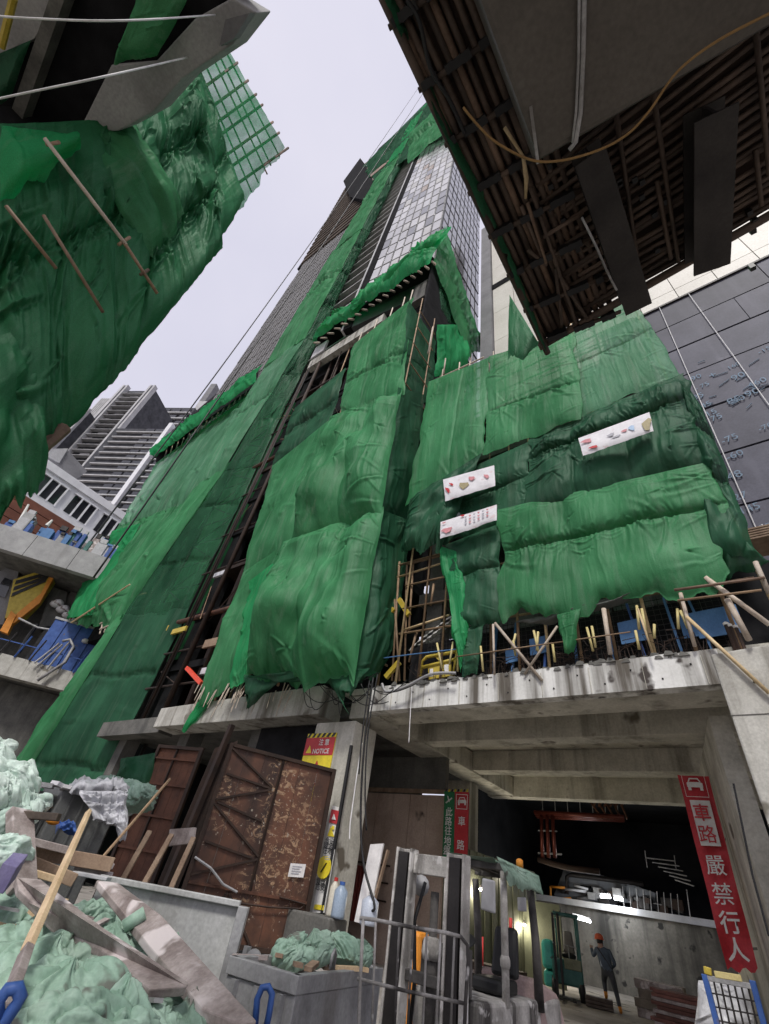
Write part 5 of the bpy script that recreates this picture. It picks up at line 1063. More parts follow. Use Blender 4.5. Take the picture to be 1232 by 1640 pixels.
MB().path([q(.1,1.1,.1), q(1.2,1.05,.12), q(2.2,1.08,.1), q(3.0,1.15,.1), q(3.1,1.25,.1), q(2.4,1.30,.1)], .022, 6).build('bent_bar', RUST_D, g1)
MB().path([q(.05,1.75,.12), q(.5,1.6,.2), q(.9,1.35,.2), q(1.3,1.25,.15)], .03, 6).build('tie_rod', STEEL, g1)
MB().bar(q(-.45, 0, -.1), q(-.12, 4.85, -.1), .14, .14).build('leaning_post', RUST_D, g1)
MB().hexa([q(-.62,0.2,-.35), q(-.15,0.2,-.2), q(-.15,.2,-.15), q(-.62,.2,-.3)], [q(-.35,4.2,-.35), q(.2,4.5,-.2), q(.2,4.5,-.15), q(-.35,4.2,-.3)]).build('rear_sheet', RUST_D, g1)
g2 = thing('rusty_gate', (-15, 8.8, 0), 'smaller brown rusty gate leaf with a grid of panels, leaning left of the large one', 'gate')
q2, W2 = gate_leaf(g2, (-15.75, 8.55), (-14.0, 9.05), 4.35, .3, (.9, 1.7, 2.5, 3.3, 4.0), [(.45,4.3,.45,.3)], RUST)
for k, (a_, b_) in enumerate((((240,1332),(200,1403)), ((275,1337),(233,1412)), ((310,1342),(275,1420)))):
    p0, p1 = aD(*a_, 9.4), aD(*b_, 9.0)
    tag(MB().bar(p0, p1+(p1-p0)*.9, .07, .05).build('timber_prop', WOOD_B, org=p0), ['left', 'middle', 'right'][k]+' one of three thin timber props leaning against the small gate', 'prop', 'props against the small gate')
pb = MB().prism([aD(272,1328,9.5), aD(312,1325,9.5), aD(308,1350,9.5), aD(268,1355,9.5)], (0, .04, 0)).build('plywood_scrap', WOOD_R, org=aD(290,1340,9.5)); tag(pb, 'small reddish plywood scrap leaning on the props', 'board')
p0, p1 = aD(272,1248,8.6), aD(143,1398,7.2)
tag(MB().tube(p0, p1, .022, .018, 6).build('thin_rod', BAMBOO, org=p1), 'thin wooden rod leaning in front of the small gate', 'rod')
ml = thing('dark_machine', aD(240,1245,14), 'dim tarpaulin-covered equipment between the hoist base and the small gate', 'equipment')
net(ml, [aD(195,1215,14), aD(250,1205,14), aD(235,1275,13.6), aD(178,1268,13.6)], NET_D, 141, belly=.4, fold=.2, npin=4, nu=40, nv=30, name='green_cover')
net(ml, [aD(180,1262,13.2), aD(250,1258,13.2), aD(235,1310,13), aD(170,1300,13)], surf('pale_tarp', (.22,.26,.23), (.34,.38,.35), 2., .6, .3), 142, belly=.3, fold=.15, npin=4, nu=40, nv=30, name='pale_cover')
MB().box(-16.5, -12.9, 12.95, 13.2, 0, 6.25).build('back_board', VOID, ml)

# notices on the pillar
n1 = thing('notice_board', (-11.9, 11.9, 4.9), 'yellow and red NOTICE board with warning triangle on the pillar', 'sign')
NP = lambda a, z, o=0.: np.array([a, 11.97-o, z])
def plate(pts, d, name, mat, parent): return MB().prism(pts, (0, d, 0)).build(name, mat, parent)
nx0, nx1 = -12.62, -11.28; zt = 5.62
plate([NP(nx0,3.6), NP(nx1,3.6), NP(nx1,zt), NP(nx0,zt)], .04, 'board', SIGN_Y, n1)
plate([NP(nx0,4.93,.01), NP(nx1,4.93,.01), NP(nx1,5.48,.01), NP(nx0,5.48,.01)], .008, 'red_band', SIGN_R, n1)
for k in range(6): x = nx0+k*.225; plate([NP(x,5.49,.01), NP(x+.11,5.49,.01), NP(x+.2,zt,.01), NP(x+.09,zt,.01)], .008, 'hazard_stripe', BLACKP, n1)
text_obj('注 意', NP(-11.75,5.33,.02), (1,0,0), (0,0,1), .20, SIGN_W, n1, bold=.01); text_obj('NOTICE', NP(-11.82,5.05,.02), (1,0,0), (0,0,1), .15, SIGN_W, n1, bold=.01)
plate([NP(nx0+.1,5.0,.015), NP(nx0+.36,5.0,.015), NP(nx0+.23,5.24,.015)], .006, 'small_triangle', SIGN_Y, n1)
plate([NP(-12.28,4.05,.012), NP(-11.5,4.05,.012), NP(-11.9,4.78,.012)], .008, 'triangle', SIGN_R, n1); plate([NP(-12.14,4.13,.022), NP(-11.65,4.13,.022), NP(-11.9,4.6,.022)], .008, 'triangle_field', SIGN_W, n1)
MB().box(-11.93, -11.87, 11.93, 11.945, 4.28, 4.5).build('exclamation', BLACKP, n1); MB().box(-11.93, -11.87, 11.93, 11.945, 4.18, 4.24).build('exclamation', BLACKP, n1)
n2 = thing('notice_strip', (-11.3, 11.9, 2), 'tall narrow white safety notice strip with red and yellow symbols at the gate edge', 'sign')
S = lambda px, py, o=0.: aY(px, py, 11.94-o)
plate([S(533,1290), S(547,1294), S(519,1462), S(500,1462)], .03, 'strip', SIGN_W, n2)
plate([S(531,1296,.02), S(544,1299,.02), S(540,1320,.02), S(527,1317,.02)], .01, 'red_field', SIGN_R, n2)
plate([S(535,1303,.04), S(538,1313,.04), S(531,1312,.04)], .005, 'red_symbol', SIGN_W, n2)
plate([S(530,1323,.02), S(535,1340,.02), S(524,1339,.02)], .01, 'warning_triangle', SIGN_Y, n2)
plate([S(532,1322,.035), S(536,1324,.035), S(535,1329,.035), S(531,1328,.035)], .005, 'gold_top', SIGN_Y, n2)
c_ = S(519,1389,.03); MB().lathe(c_, [(.26, 0), (.26, .01)], 18, (0,-1,0)).build('yellow_disc', SIGN_Y, n2); MB().bar(S(523,1382,.06), S(514,1397,.06), .05, .01).build('disc_bar', BLACKP, n2)
for k, (px, py) in enumerate(((528,1347),(526,1354),(525,1362),(514,1412),(513,1420))): text_obj('危險注意'[k % 4]+'安全地盤'[k % 4], S(px, py, .04), (1,0,0), (0,0,1), .17, BLACKP, n2, bold=.012)
for k in range(3): MB().bar(S(520,1370+3*k,.04), S(528,1371+3*k,.04), .004, .02).build('print_line', GREYP, n2)
plate([S(504,1448,.02), S(519,1450,.02), S(518,1458,.02), S(502,1456,.02)], .01, 'yellow_base', SIGN_Y, n2)

# green and red direction sign deeper inside
sg = thing('road_sign', aY(730,1300,16.6), 'tall green and red sign pair with white characters under the deck', 'sign')
G_ = lambda px, py, o=0.: aY(px, py, 16.6-o)
plate([G_(712,1267), G_(728,1268), G_(726,1385), G_(708,1384)], .04, 'green_board', SIGN_G, sg)
plate([G_(729,1268), G_(751,1269), G_(748,1386), G_(727,1385)], .04, 'red_board', SIGN_R, sg)
for k in range(8): x = 713+k*4.8; plate([G_(x,1268,.01), G_(x+2.2,1268,.01), G_(x+3.6,1264,.01), G_(x+1.4,1264,.01)], .02, 'hazard_stripe', SIGN_Y if k % 2 else BLACKP, sg)
for s_, px, py in (('此',719.5,1300),('路',718.5,1315),('往',718,1330),('地',717,1346),('盤',716,1361)): text_obj(s_, G_(px, py, .03), (1,0,0), (0,0,1), .27, SIGN_W, sg, bold=.01)
for s_, px, py in (('車',739.5,1315),('路',738,1353)): text_obj(s_, G_(px, py, .03), (1,0,0), (0,0,1), .28, SIGN_W, sg, bold=.01)
MB().bar(G_(714.5,1286,.03), G_(724,1278,.03), .06, .02).build('pictogram', SIGN_W, sg); MB().bar(G_(717.5,1275,.03), G_(719.5,1284,.03), .07, .02).build('pictogram', SIGN_W, sg)
def car_icon(f, parent, mat):
    """front view of a car, drawn on a sign; f maps (-1..1, -1..1) to world"""
    P_ = lambda pts: [f(*p) for p in pts]
    o = f(0, 0); d = (f(0, 0)-f(0, 0))
    for pts in (((-.9,-.25),(-.9,.25),(-.6,.35),(.6,.35),(.9,.25),(.9,-.25)), ((-.75,.36),(-.5,.8),(.5,.8),(.75,.36),(.6,.36),(.42,.66),(-.42,.66),(-.6,.36)), ((-.85,-.26),(-.5,-.26),(-.5,-.6),(-.85,-.6)), ((.5,-.26),(.85,-.26),(.85,-.6),(.5,-.6))):
        MB().prism(P_(pts), (0, .006, 0)).build('car_pictogram', mat, parent)
car_icon(lambda a, b: G_(740+7.5*a, 1284-9*b, .03), sg, SIGN_W)
for (a_, b_, c_, d_) in ((731,1272,731,1295), (731,1295,748,1296), (748,1296,749,1273), (731,1272,749,1273)): MB().bar(G_(a_, b_, .03), G_(c_, d_, .03), .015, .015).build('border_line', SIGN_W, sg)

# big red road banner on the right
bn = thing('road_banner', aY(1150,1400,15.8), 'long red vertical banner with large white characters at the tunnel side', 'banner')
BT = lambda u, v: aY(1085+50*u+80*v, 1241+2*u+312*v, 15.8)
nr = 40; V_ = []; F_ = []
for j in range(nr+1):
    for i in range(9): p = BT(i/8, j/nr); p = p+np.array([0, .05*math.sin(j*.35+i*.4)+.03*math.sin(i*1.1+j*.15), (.05*math.sin(i*1.7) if j == nr else 0)]); V_.append(p)
for j in range(nr):
    for i in range(8): F_.append((j*9+i, j*9+i+1, (j+1)*9+i+1, (j+1)*9+i))
m_ = MB(); m_.add(V_, F_); m_.build('cloth', BANNER_R, bn, smooth=True)
f = lambda u, v, o=.12: BT(u, v)+np.array([0, -o, 0])
MB().prism([f(.20,.132,.10), f(.84,.132,.10), f(.84,.365,.10), f(.20,.365,.10)], (0, .006, 0)).build('white_block', SIGN_W, bn)
for s_, v, mt in (('車', .195, BANNER_R), ('路', .305, BANNER_R), ('嚴', .465, SIGN_W), ('禁', .61, SIGN_W), ('行', .755, SIGN_W), ('人', .895, SIGN_W)):
    a_, b_ = f(.0, v), f(1., v); text_obj(s_, f(.5, v, .14), b_-a_, (.02, 0, 1), .37 if mt is BANNER_R else .40, mt, bn, bold=.004 if s_ in '嚴禁路' else .015)
car_icon(lambda a, b: f(.5+.28*a, .055-.045*b, .12), bn, SIGN_W)
for (u0, v0, u1, v1) in ((.14,.005,.14,.115), (.14,.115,.86,.115), (.86,.115,.86,.005)): MB().bar(f(u0, v0), f(u1, v1), .015, .01).build('border_line', SIGN_W, bn)

# ------------------------------------------------------------------ inside the tunnel
pp = thing('red_pipework', aY(930,1305,26), 'dark red pipes on hangers under the tunnel lintel', 'pipes')
T26 = lambda px, py, o=0.: aY(px, py, 26+o)
for k in range(3): MB().tube(T26(856+2*k,1301+3*k,.15*k), T26(1000,1309+2*k,.15*k), .10, None, 10).build('pipe', PIPE, pp, smooth=True)
for k in range(3): MB().tube(T26(867+9*k,1306), T26(869+10*k,1374), .085, None, 10).build('riser', PIPE, pp, smooth=True)
MB().tube(T26(862,1330), T26(892,1331), .03).build('clamp', STEEL, pp); MB().tube(T26(862,1366), T26(900,1368), .04).build('clamp', STEEL, pp)
for k in range(7): MB().tube(T26(868+20*k,1275), T26(870+20*k,1303), .02, None, 5).build('hanger', STEEL, pp)
for k in range(5): MB().tube(T26(945+12*k,1282), T26(965+10*k,1312), .05, None, 6).build('branch_pipe', RUST, pp, smooth=True)
for k in range(6): MB().tube(T26(950+9*k,1292), T26(955+9*k,1283), .05, None, 6).build('branch_pipe', RUST, pp, smooth=True)
MB().path([T26(862,1376), T26(880,1382), T26(910,1390), T26(960,1396)], .12, 7).build('hose', RUST_D, pp, smooth=True)
dk = thing('plant_deck', aY(950,1430,31), 'cluttered plant deck with white pipes on top of the tunnel retaining wall', 'plant')
T31 = lambda px, py, o=0.: aY(px, py, 31+o)
MB().prism([T31(888,1432), T31(905,1388), T31(960,1400), T31(1050,1430), T31(1050,1448), T31(890,1440)], (0, .2, 0)).build('back_panel', surf('panel_bluegrey', (.10,.11,.125), (.16,.17,.185), .5, .6, .1), dk)
MB().path([T31(908,1432,-.3), T31(908,1404,-.3), T31(915,1401,-.3), T31(1030,1416,-.3)], .10, 8).build('dark_pipe', STEEL_D, dk, smooth=True)
for k, (a_, b_, r, mt) in enumerate((((882,1420),(905,1422),.06,ORANGE), ((882,1420),(882,1440),.06,ORANGE), ((882,1441),(915,1440),.08,ORANGE), ((905,1424),(940,1428),.06,WHITE), ((920,1418),(942,1424),.05,WHITE), ((925,1440),(960,1436),.07,STEEL))):
    MB().tube(T31(*a_, -.4), T31(*b_, -.4), r, None, 8).build('pipe', mt, dk, smooth=True)
for k in range(40):
    px = 930+rng.uniform(0, 165); py = 1428+(px-930)*.16+rng.uniform(-6, 8); s = rng.uniform(.08, .25); q = T31(px, py, -.6+rng.uniform(0, .5))
    MB().box(q[0]-s, q[0]+s, q[1], q[1]+.3, q[2]-s*.7, q[2]+s*rng.uniform(.3, 1.2)).build('fitting', [STEEL_D, STEEL, MATT_BLACK, STEEL_D, RUST_D][k % 5], dk)
for k in range(9):
    px = 1000+k*11.; MB().tube(T31(px, 1455+k*1.5, -.8), T31(px-3, 1420+k*1.5, -.8), .02, None, 5).build('stanchion', STEEL, dk)
for k in range(6): MB().tube(T31(1036+9*k, 1374+7*k, -2), T31(1082+6*k, 1379+8*k, -2), .025, None, 5).build('rack_rail', STEEL, dk)
for (a_, b_) in (((1033,1362),(1037,1390)), ((1080,1370),(1083,1392)), ((1100,1425),(1106,1470))): MB().tube(T31(*a_, -2), T31(*b_, -2), .02, None, 5).build('rack_post', STEEL, dk)
def lamp(name, p, label, e, tube=None, colr=(1, .9, .72), r=.06):
    t = thing(name, p, label, 'lamp', 'lit site lamps')
    if tube is not None: MB().tube(p, tube, .05, None, 8).build('tube', TUBEL, t); MB().bar(p+np.array([0, .02, .10]), tube+np.array([0, .02, .10]), .14, .05).build('housing', STEEL, t); c_ = (p+tube)/2
    else:
        MB().lathe(p, [(.005, -r), (r*.8, -r*.5), (r, 0), (r*.7, r*.6)], 10).build('bulb', LAMP, t, smooth=True); MB().lathe(p+np.array([0, 0, r*.7]), [(r*.7, 0), (r*.6, r*1.3), (r*.25, r*1.6)], 10).build('holder', STEEL_D, t); c_ = p
    ld = bpy.data.lights.new('lamp_light', 'POINT'); ld.energy = e; ld.color = colr; ld.shadow_soft_size = .12
    lo_ = bpy.data.objects.new('lamp_light', ld); col.objects.link(lo_); lo_.parent = t; lo_.location = (c_-ORG[t]+np.array([.0, -.25, -.12])).tolist()
    return t
lamp('tube_lamp', aY(962,1436,29.2), 'left glowing fluorescent tube on the plant deck', 32, aY(978,1437,29.2), (.95, .97, 1))
lamp('tube_lamp', aY(984,1439,29.2), 'middle glowing fluorescent tube on the plant deck', 32, aY(998,1441,29.2), (.95, .97, 1))
lamp('tube_lamp', aY(918,1468,27.5), 'glowing tube seen through the teal forklift cab', 30, aY(946,1476,27.5), (.95, .97, 1))
lamp('wall_lamp', aX(770,1424,-10.2), 'small lit lamp behind the forklift mirror', 55)
lamp('wall_lamp', aX(812,1403,-10.2), 'small lit lamp below the green cloth', 45)
lamp('wall_lamp', aX(840,1481,-10.1), 'small lit lamp beside the forklift rear post', 50)
lamp('wall_lamp', aX(876,1511,-9.9), 'small lit lamp near the teal forklift', 60)

# teal forklift
FO = np.array([-7.45, 21.3, 0.]); vd = FO/np.linalg.norm(FO); fr_ = np.array([vd[1], -vd[0], 0]); ff_ = vd; fz = np.array([0, 0, 1.])
tf = thing('teal_forklift', FO, 'teal forklift parked inside the dark tunnel beside the worker', 'forklift')
L = lambda r, d, z: FO+fr_*r+ff_*d+fz*z
def lbox(r0, r1, d0, d1, z0, z1, name, mat, parent, bevel=.02): return MB().hexa([L(r0,d0,z0), L(r1,d0,z0), L(r1,d1,z0), L(r0,d1,z0)], [L(r0,d0,z1), L(r1,d0,z1), L(r1,d1,z1), L(r0,d1,z1)]).build(name, mat, parent, bevel=bevel)
lbox(-.42, .55, .0, 1.5, .35, .95, 'body', TEAL_D, tf, .05); lbox(-.74, -.32, .1, 1.4, .64, 1.40, 'counterweight_upper', TEAL, tf, .12); lbox(-.72, -.34, .1, 1.3, .22, .61, 'counterweight_lower', TEAL, tf, .08)
lbox(-.02, .52, -.05, .05, .75, 1.02, 'front_plate', surf('olive_plate', (.16,.17,.10), (.25,.26,.17), 3., .6, .2), tf)
for r in (-.30, -.12, .50): lbox(r-.04, r+.04, -.15 if r < 0 else .0, -.05 if r < 0 else .08, .1 if r < 0 else .9, 2.15, 'mast_rail' if r < 0 else 'guard_post', STEEL_D if r < 0 else TEAL_D, tf, .01)
for r in (-.22, .46): lbox(r-.03, r+.03, 1.2, 1.26, .9, 2.12, 'guard_post', TEAL_D, tf, .01)
lbox(-.30, .58, .0, 1.3, 2.1, 2.2, 'guard_roof', TEAL_D, tf, .03)
for k in range(4): lbox(-.25+k*.2, -.21+k*.2, .0, 1.25, 2.201, 2.23, 'roof_bar', STEEL_D, tf, .005)
MB().lathe(L(.16,.75,1.0), [(.20, 0), (.24, .05), (.24, .12), (.1, .16)], 14).build('seat', BLACKP, tf, smooth=True)
MB().hexa([L(-.02,.9,1.1), L(.38,.9,1.1), L(.38,1.05,1.1), L(-.02,1.05,1.1)], [L(.04,1.0,1.72), L(.32,1.0,1.72), L(.32,1.12,1.72), L(.04,1.12,1.72)]).build('seat_back', surf('seat_grey', (.13,.12,.11), (.2,.19,.175), 4., .7, .2), tf, bevel=.06)
MB().path([L(.0,.1,1.35), L(.42,.1,1.32)], .02, 6).build('grab_bar', STEEL, tf); MB().path([L(.16,.2,1.02), L(.16,.05,1.34)], .02, 6).build('steering_column', STEEL, tf)
for r in (-.38, .48):
    for d in (.2, 1.3):
        w = MB().lathe(L(r-.09, d, .27), [(.12, 0), (.27, .02), (.27, .16), (.12, .18)], 18, fr_).build('wheel', BLACKP, tf, smooth=True)
        MB().lathe(L(r-.10, d, .27), [(.13, 0), (.13, .20)], 12, fr_).build('rim', TEAL_D, w)
for r in (-.2, .2): lbox(r-.05, r+.05, -1.1, -.12, .06, .10, 'fork', STEEL_D, tf, .005)
MB().path([L(-.26,-.1,2.0), L(-.3,-.12,1.5), L(-.27,-.12,1.0), L(-.32,-.1,.6)], .03, 6).build('mast_hose', STEEL, tf, smooth=True)

# worker climbing towards the forklift
WO = np.array([-5.80, 21.2, 0.]); vd2 = WO/np.linalg.norm(WO); wr = np.array([vd2[1], -vd2[0], 0]); wf = vd2
WL = lambda r, d, z: WO+wr*r+wf*d+fz*z
pe = thing('person', WO, 'worker in orange-red helmet, blue-grey shirt and dark trousers stepping up by the teal forklift', 'person')
J = {'pelvis': (-.24, 0, .95, .135, .11), 'spine': (-.28, .06, 1.14, .135, .10), 'chest': (-.31, .10, 1.34, .165, .11), 'neck': (-.34, .13, 1.49, .055, .055), 'head': (-.36, .16, 1.57, .075, .085), 'crown': (-.37, .17, 1.70, .08, .09),
     'rsh': (-.13, .10, 1.40, .065, .065), 'rel': (.02, -.02, 1.14, .05, .05), 'rwr': (-.05, .20, 1.05, .036, .036), 'rha': (-.09, .26, 1.03, .04, .025),
     'lsh': (-.49, .12, 1.40, .065, .065), 'lel': (-.62, .30, 1.22, .05, .05), 'lwr': (-.66, .48, 1.38, .036, .036), 'lha': (-.67, .55, 1.44, .04, .025),
     'rhip': (-.14, 0, .90, .095, .095), 'rkn': (-.06, .02, .50, .065, .065), 'ran': (.0, -.04, .10, .045, .045), 'rto': (.0, .14, .05, .045, .035),
     'lhip': (-.33, .02, .90, .095, .095), 'lkn': (-.38, .26, .66, .065, .065), 'lan': (-.37, .18, .34, .045, .045), 'lto': (-.38, .36, .29, .045, .035)}
E_ = [('pelvis','spine'),('spine','chest'),('chest','neck'),('neck','head'),('head','crown'),('chest','rsh'),('rsh','rel'),('rel','rwr'),('rwr','rha'),('chest','lsh'),('lsh','lel'),('lel','lwr'),('lwr','lha'),('pelvis','rhip'),('rhip','rkn'),('rkn','ran'),('ran','rto'),('pelvis','lhip'),('lhip','lkn'),('lkn','lan'),('lan','lto')]
names = list(J); me = bpy.data.meshes.new('body'); me.from_pydata([(WL(*J[n_][:3])-WO).tolist() for n_ in names], [(names.index(a), names.index(b)) for a, b in E_], [])
bo = linkobj('body', me, pe)
bo.modifiers.new('skin', 'SKIN')
if not me.skin_vertices: bpy.context.view_layer.objects.active = bo
for i, n_ in enumerate(names):
    sv = me.skin_vertices[0].data[i]; sv.radius = tuple(q_*1.18 for q_ in J[n_][3:]); sv.use_root = (n_ == 'pelvis')
sb = bo.modifiers.new('sub', 'SUBSURF'); sb.levels = 2; sb.render_levels = 2
dg = bpy.context.evaluated_depsgraph_get(); ev = bo.evaluated_get(dg); me2 = bpy.data.meshes.new_from_object(ev); bo.modifiers.clear(); bo.data = me2; me2.name = 'body'
for m_ in (SHIRT, TROUS, SKIN, ORANGE): me2.materials.append(m_)
hd_c = {k: np.array(WL(*J[k][:3])-WO) for k in names}
for p in me2.polygons:
    c_ = np.array(p.center); z = c_[2]; mi = 0
    if z < .97: mi = 1
    if np.linalg.norm(c_-hd_c['head']) < .17 or np.linalg.norm(c_-hd_c['crown']) < .14: mi = 2
    if min(np.linalg.norm(c_-hd_c['rha']), np.linalg.norm(c_-hd_c['lha'])) < .09: mi = 2
    if min(np.linalg.norm(c_-hd_c['ran']), np.linalg.norm(c_-hd_c['rto']), np.linalg.norm(c_-hd_c['lan']), np.linalg.norm(c_-hd_c['lto'])) < .10 and z < .45: mi = 3
    p.material_index = mi; p.use_smooth = True
for side, (w_, h_) in {'r': ('rwr', 'rha'), 'l': ('lwr', 'lha')}.items():
    h0 = WL(*J[h_][:3]); dirn = h0-WL(*J[w_][:3]); dirn /= np.linalg.norm(dirn); lat = np.cross(dirn, fz); lat /= np.linalg.norm(lat)
    for k in range(4): b_ = h0+lat*(k-1.5)*.02+dirn*.02; MB().path([b_, b_+dirn*.04-fz*.005, b_+dirn*(.07-.006*abs(k-1.5))-fz*.025], [.010, .009, .007], 6).build('finger', SKIN, pe, smooth=True)
    b_ = h0+lat*.035; MB().path([b_-dirn*.01, b_+lat*.025+dirn*.02, b_+lat*.03+dirn*.05], [.012, .010, .008], 6).build('thumb', SKIN, pe, smooth=True)
hc = WL(-.372, .165, 1.70)
hm = MB().lathe(hc-fz*.03, [(.16, -.012), (.155, 0), (.135, .01), (.132, .06), (.11, .11), (.06, .14), (.01, .148)], 18, (-.05, .05, 1)).build('helmet', surf('helmet_red', (.55,.09,.04), (.66,.14,.07), 3., .35, .05), pe, smooth=True)
MB().lathe(WL(-.362,.16,1.62), [(.09, -.06), (.098, .0), (.1, .05)], 14).build('hair', BLACKP, pe, smooth=True)
MB().prism([WL(-.42,-.06,1.02), WL(-.18,-.06,1.0), WL(-.20,-.045,1.18), WL(-.42,-.03,1.22)], wf*.03).build('pale_back_patch', surf('patch', (.42,.46,.50), (.56,.60,.63), 4., .8, .1), pe)
MB().bar(WL(-.46,-.04,1.46), WL(-.10,-.07,1.0), .035, .012, wf).build('strap', BLACKP, pe)
stp = thing('timber_step', WL(-.4,.3,0), 'low timber crib the worker steps on', 'timber')
for k in range(3): MB().hexa([WL(-1.0,.05,.02+k*.085), WL(-.2,.05,.02+k*.085), WL(-.2,.5,.02+k*.085), WL(-1.0,.5,.02+k*.085)], [WL(-1.0,.05,.095+k*.085), WL(-.2,.05,.095+k*.085), WL(-.2,.5,.095+k*.085), WL(-1.0,.5,.095+k*.085)]).build('baulk', WOOD_D, stp, bevel=.01)

# timber stacks, blocks and the blue cage trolley in the entrance
def stack(c_, label, name, n, w, d, hh, mat, seed):
    t = thing(name, c_, label, 'timber'); r_ = np.random.default_rng(seed)
    for k in range(n):
        z = k*hh; m_ = 2
        for j in range(m_): x0 = c_[0]-w/2+r_.uniform(-.12, .12); y0 = c_[1]-d/2+j*d/2; MB().box(x0, x0+w, y0+.01, y0+d/2-.01, z+.006, z+hh).build('plank', mat if k % 3 else WOOD_R, t, bevel=.006)
    return t
stack(np.array([-3.5, 18.6, 0]), 'stack of reddish planks in front of the tunnel wall', 'plank_stack', 12, 1.3, .9, .075, surf('red_plank', (.10,.042,.032), (.20,.085,.065), 3., .75, .3, rnd=.3), 5)
stack(np.array([-4.85, 22.6, 0]), 'pile of grey-brown baulks left of the reddish planks', 'baulk_pile', 4, 1.4, 1.0, .22, surf('grey_baulk', (.17,.14,.11), (.30,.26,.21), 3., .8, .4, rnd=.25), 6)
stack(np.array([-8.9, 18.9, 0]), 'low pile of dark boards beside the teal forklift', 'board_pile', 6, 1.9, .9, .09, WOOD_D, 7)
cg = thing('cage_trolley', aD(1165,1600,14.5)*np.array([1,1,0]), 'blue steel cage trolley with yellow top rail at lower right', 'trolley')
K = lambda px, py, o=0.: aY(px, py, 14.0+o)
for (a_, b_, r, mt) in (((1128,1560),(1150,1645),.07,BLUE), ((1205,1570),(1225,1645),.07,BLUE), ((1133,1566),(1205,1580),.06,STEEL), ((1128,1553),(1140,1557),.08,YEL), ((1145,1560),(1188,1567),.07,YELT)): MB().bar(K(*a_), K(*b_), r*1.4, r*1.4).build('frame_bar', mt, cg, bevel=.01)
for k in range(6): MB().tube(K(1143+11*k,1570+2*k), K(1160+11*k,1650), .018, None, 6).build('cage_bar', STEEL_D, cg)
for k, y_ in enumerate((1590, 1612, 1634)): MB().tube(K(1138+5*k, y_), K(1212+4*k, y_+14), .012, None, 5).build('cage_wire', STEEL_D, cg)
for px in (1135, 1208): p_ = K(px+20,1645); MB().bar(p_, np.array([p_[0]+.05, p_[1], .05]), .09).build('leg', BLUE, cg)
net(cg, [K(1120,1570,1), K(1200,1575,1), K(1210,1660,1), K(1110,1660,1)], PLAS, 151, belly=.3, fold=.18, npin=6, nu=60, nv=50, name='plastic_wrap')

# ------------------------------------------------------------------ foreground: muddy forklift
FY = 6.0; fxl = aY(650,1360,FY)[0]; fxr = aY(732,1366,FY)[0]; ZM = aY(650,1358,FY)[2]
fk = thing('muddy_forklift', ((fxl+fxr)/2, 7, 0), 'mud-caked forklift in the foreground with a green cloth over its guard', 'forklift')
for x in (fxl, fxr):
    m_ = MB(); m_.box(x-.12, x+.12, FY+.10, FY+.13, 0.05, ZM).box(x-.12, x-.09, FY-.04, FY+.10, .05, ZM).box(x+.09, x+.12, FY-.04, FY+.10, .05, ZM); m_.build('mast_channel', MUD, fk, bevel=.006)
    MB().box(x-.085, x+.06, FY-.03, FY+.08, .05, ZM-.04).build('inner_mast', STEEL_D, fk, bevel=.006)
MB().box(fxl+.125, fxr-.125, FY+.02, FY+.10, ZM-.24, ZM-.04).build('top_crosshead', MUD, fk, bevel=.01)
MB().box(fxl+.125, fxr-.125, FY+.02, FY+.10, 1.0, 1.1).build('cross_member', MUD_D, fk, bevel=.01)
MB().box(fxl+.125, fxr-.125, FY+.02, FY+.10, .35, .5).build('cross_member', MUD, fk, bevel=.01)
xm = (fxl+fxr)/2
MB().lathe((xm-.02, FY+.2, .2), [(.07, 0), (.07, 1.1), (.05, 1.12), (.05, 1.6)], 14).build('lift_cylinder', MUD_D, fk, smooth=True); MB().lathe((xm-.02, FY+.2, 1.2), [(.1, 0), (.12, .06), (.1, .18), (.04, .2)], 12).build('cylinder_head', MUD, fk, smooth=True)
for x in (xm-.28, xm+.25): MB().path([(x, FY+.22, .2), (x+.03, FY+.24, 1.0), (x-.02, FY+.22, 1.5), (x+.05, FY+.3, ZM-.3)], .022, 6).build('hose', ROPE_K, fk, smooth=True)
MB().path([aY(662,1395,FY+.3), aY(668,1380,FY+.3)], .03, 7).build('lamp_arm', STEEL, fk); MB().lathe(aY(674,1418,FY+.35), [(.01, -.05), (.09, -.03), (.11, .03), (.02, .08)], 12, (.5,-.8,0)).build('work_lamp', LTGREY, fk, smooth=True)
XG = fxr+.05
gp_ = lambda px, py: aX(px, py, XG)
gf = gp_(806,1392); gr_ = gp_(842,1410); yF, yR = gf[1], gr_[1]+.1; ZG = gf[2]
XGl = fxl-.05
MB().tube((XG, yF, .9), (XG+.0, yF, ZG), .045, None, 10).build('guard_post', MUD, fk, smooth=True); MB().lathe((XG, yF, 1.28), [(.046, -.06), (.06, -.03), (.062, .02), (.046, .06)], 12).build('tape_wrap', MUD, fk, smooth=True)
MB().tube((XGl, yF, .9), (XGl, yF, ZG), .045, None, 10).build('guard_post', MUD, fk, smooth=True)
for x in (XG+.02, XGl): MB().path([(x, yR+.12, .85), (x, yR+.1, 1.5), (x, yR, ZG-.1)], [.06, .055, .05], 9).build('guard_post', MUD_D, fk, smooth=True)
MB().box(XGl, XG+.03, yF-.05, yF+.04, ZG-.02, ZG+.06).build('guard_rail', MUD_D, fk, bevel=.01); MB().box(XGl, XG+.03, yR-.04, yR+.05, ZG-.05, ZG+.03).build('guard_rail', MUD_D, fk, bevel=.01)
for k in range(5): x = XGl+.1+k*(XG-XGl-.2)/4; MB().bar((x, yF, ZG+.03), (x, yR, ZG), .04, .03).build('guard_bar', MUD_D, fk)
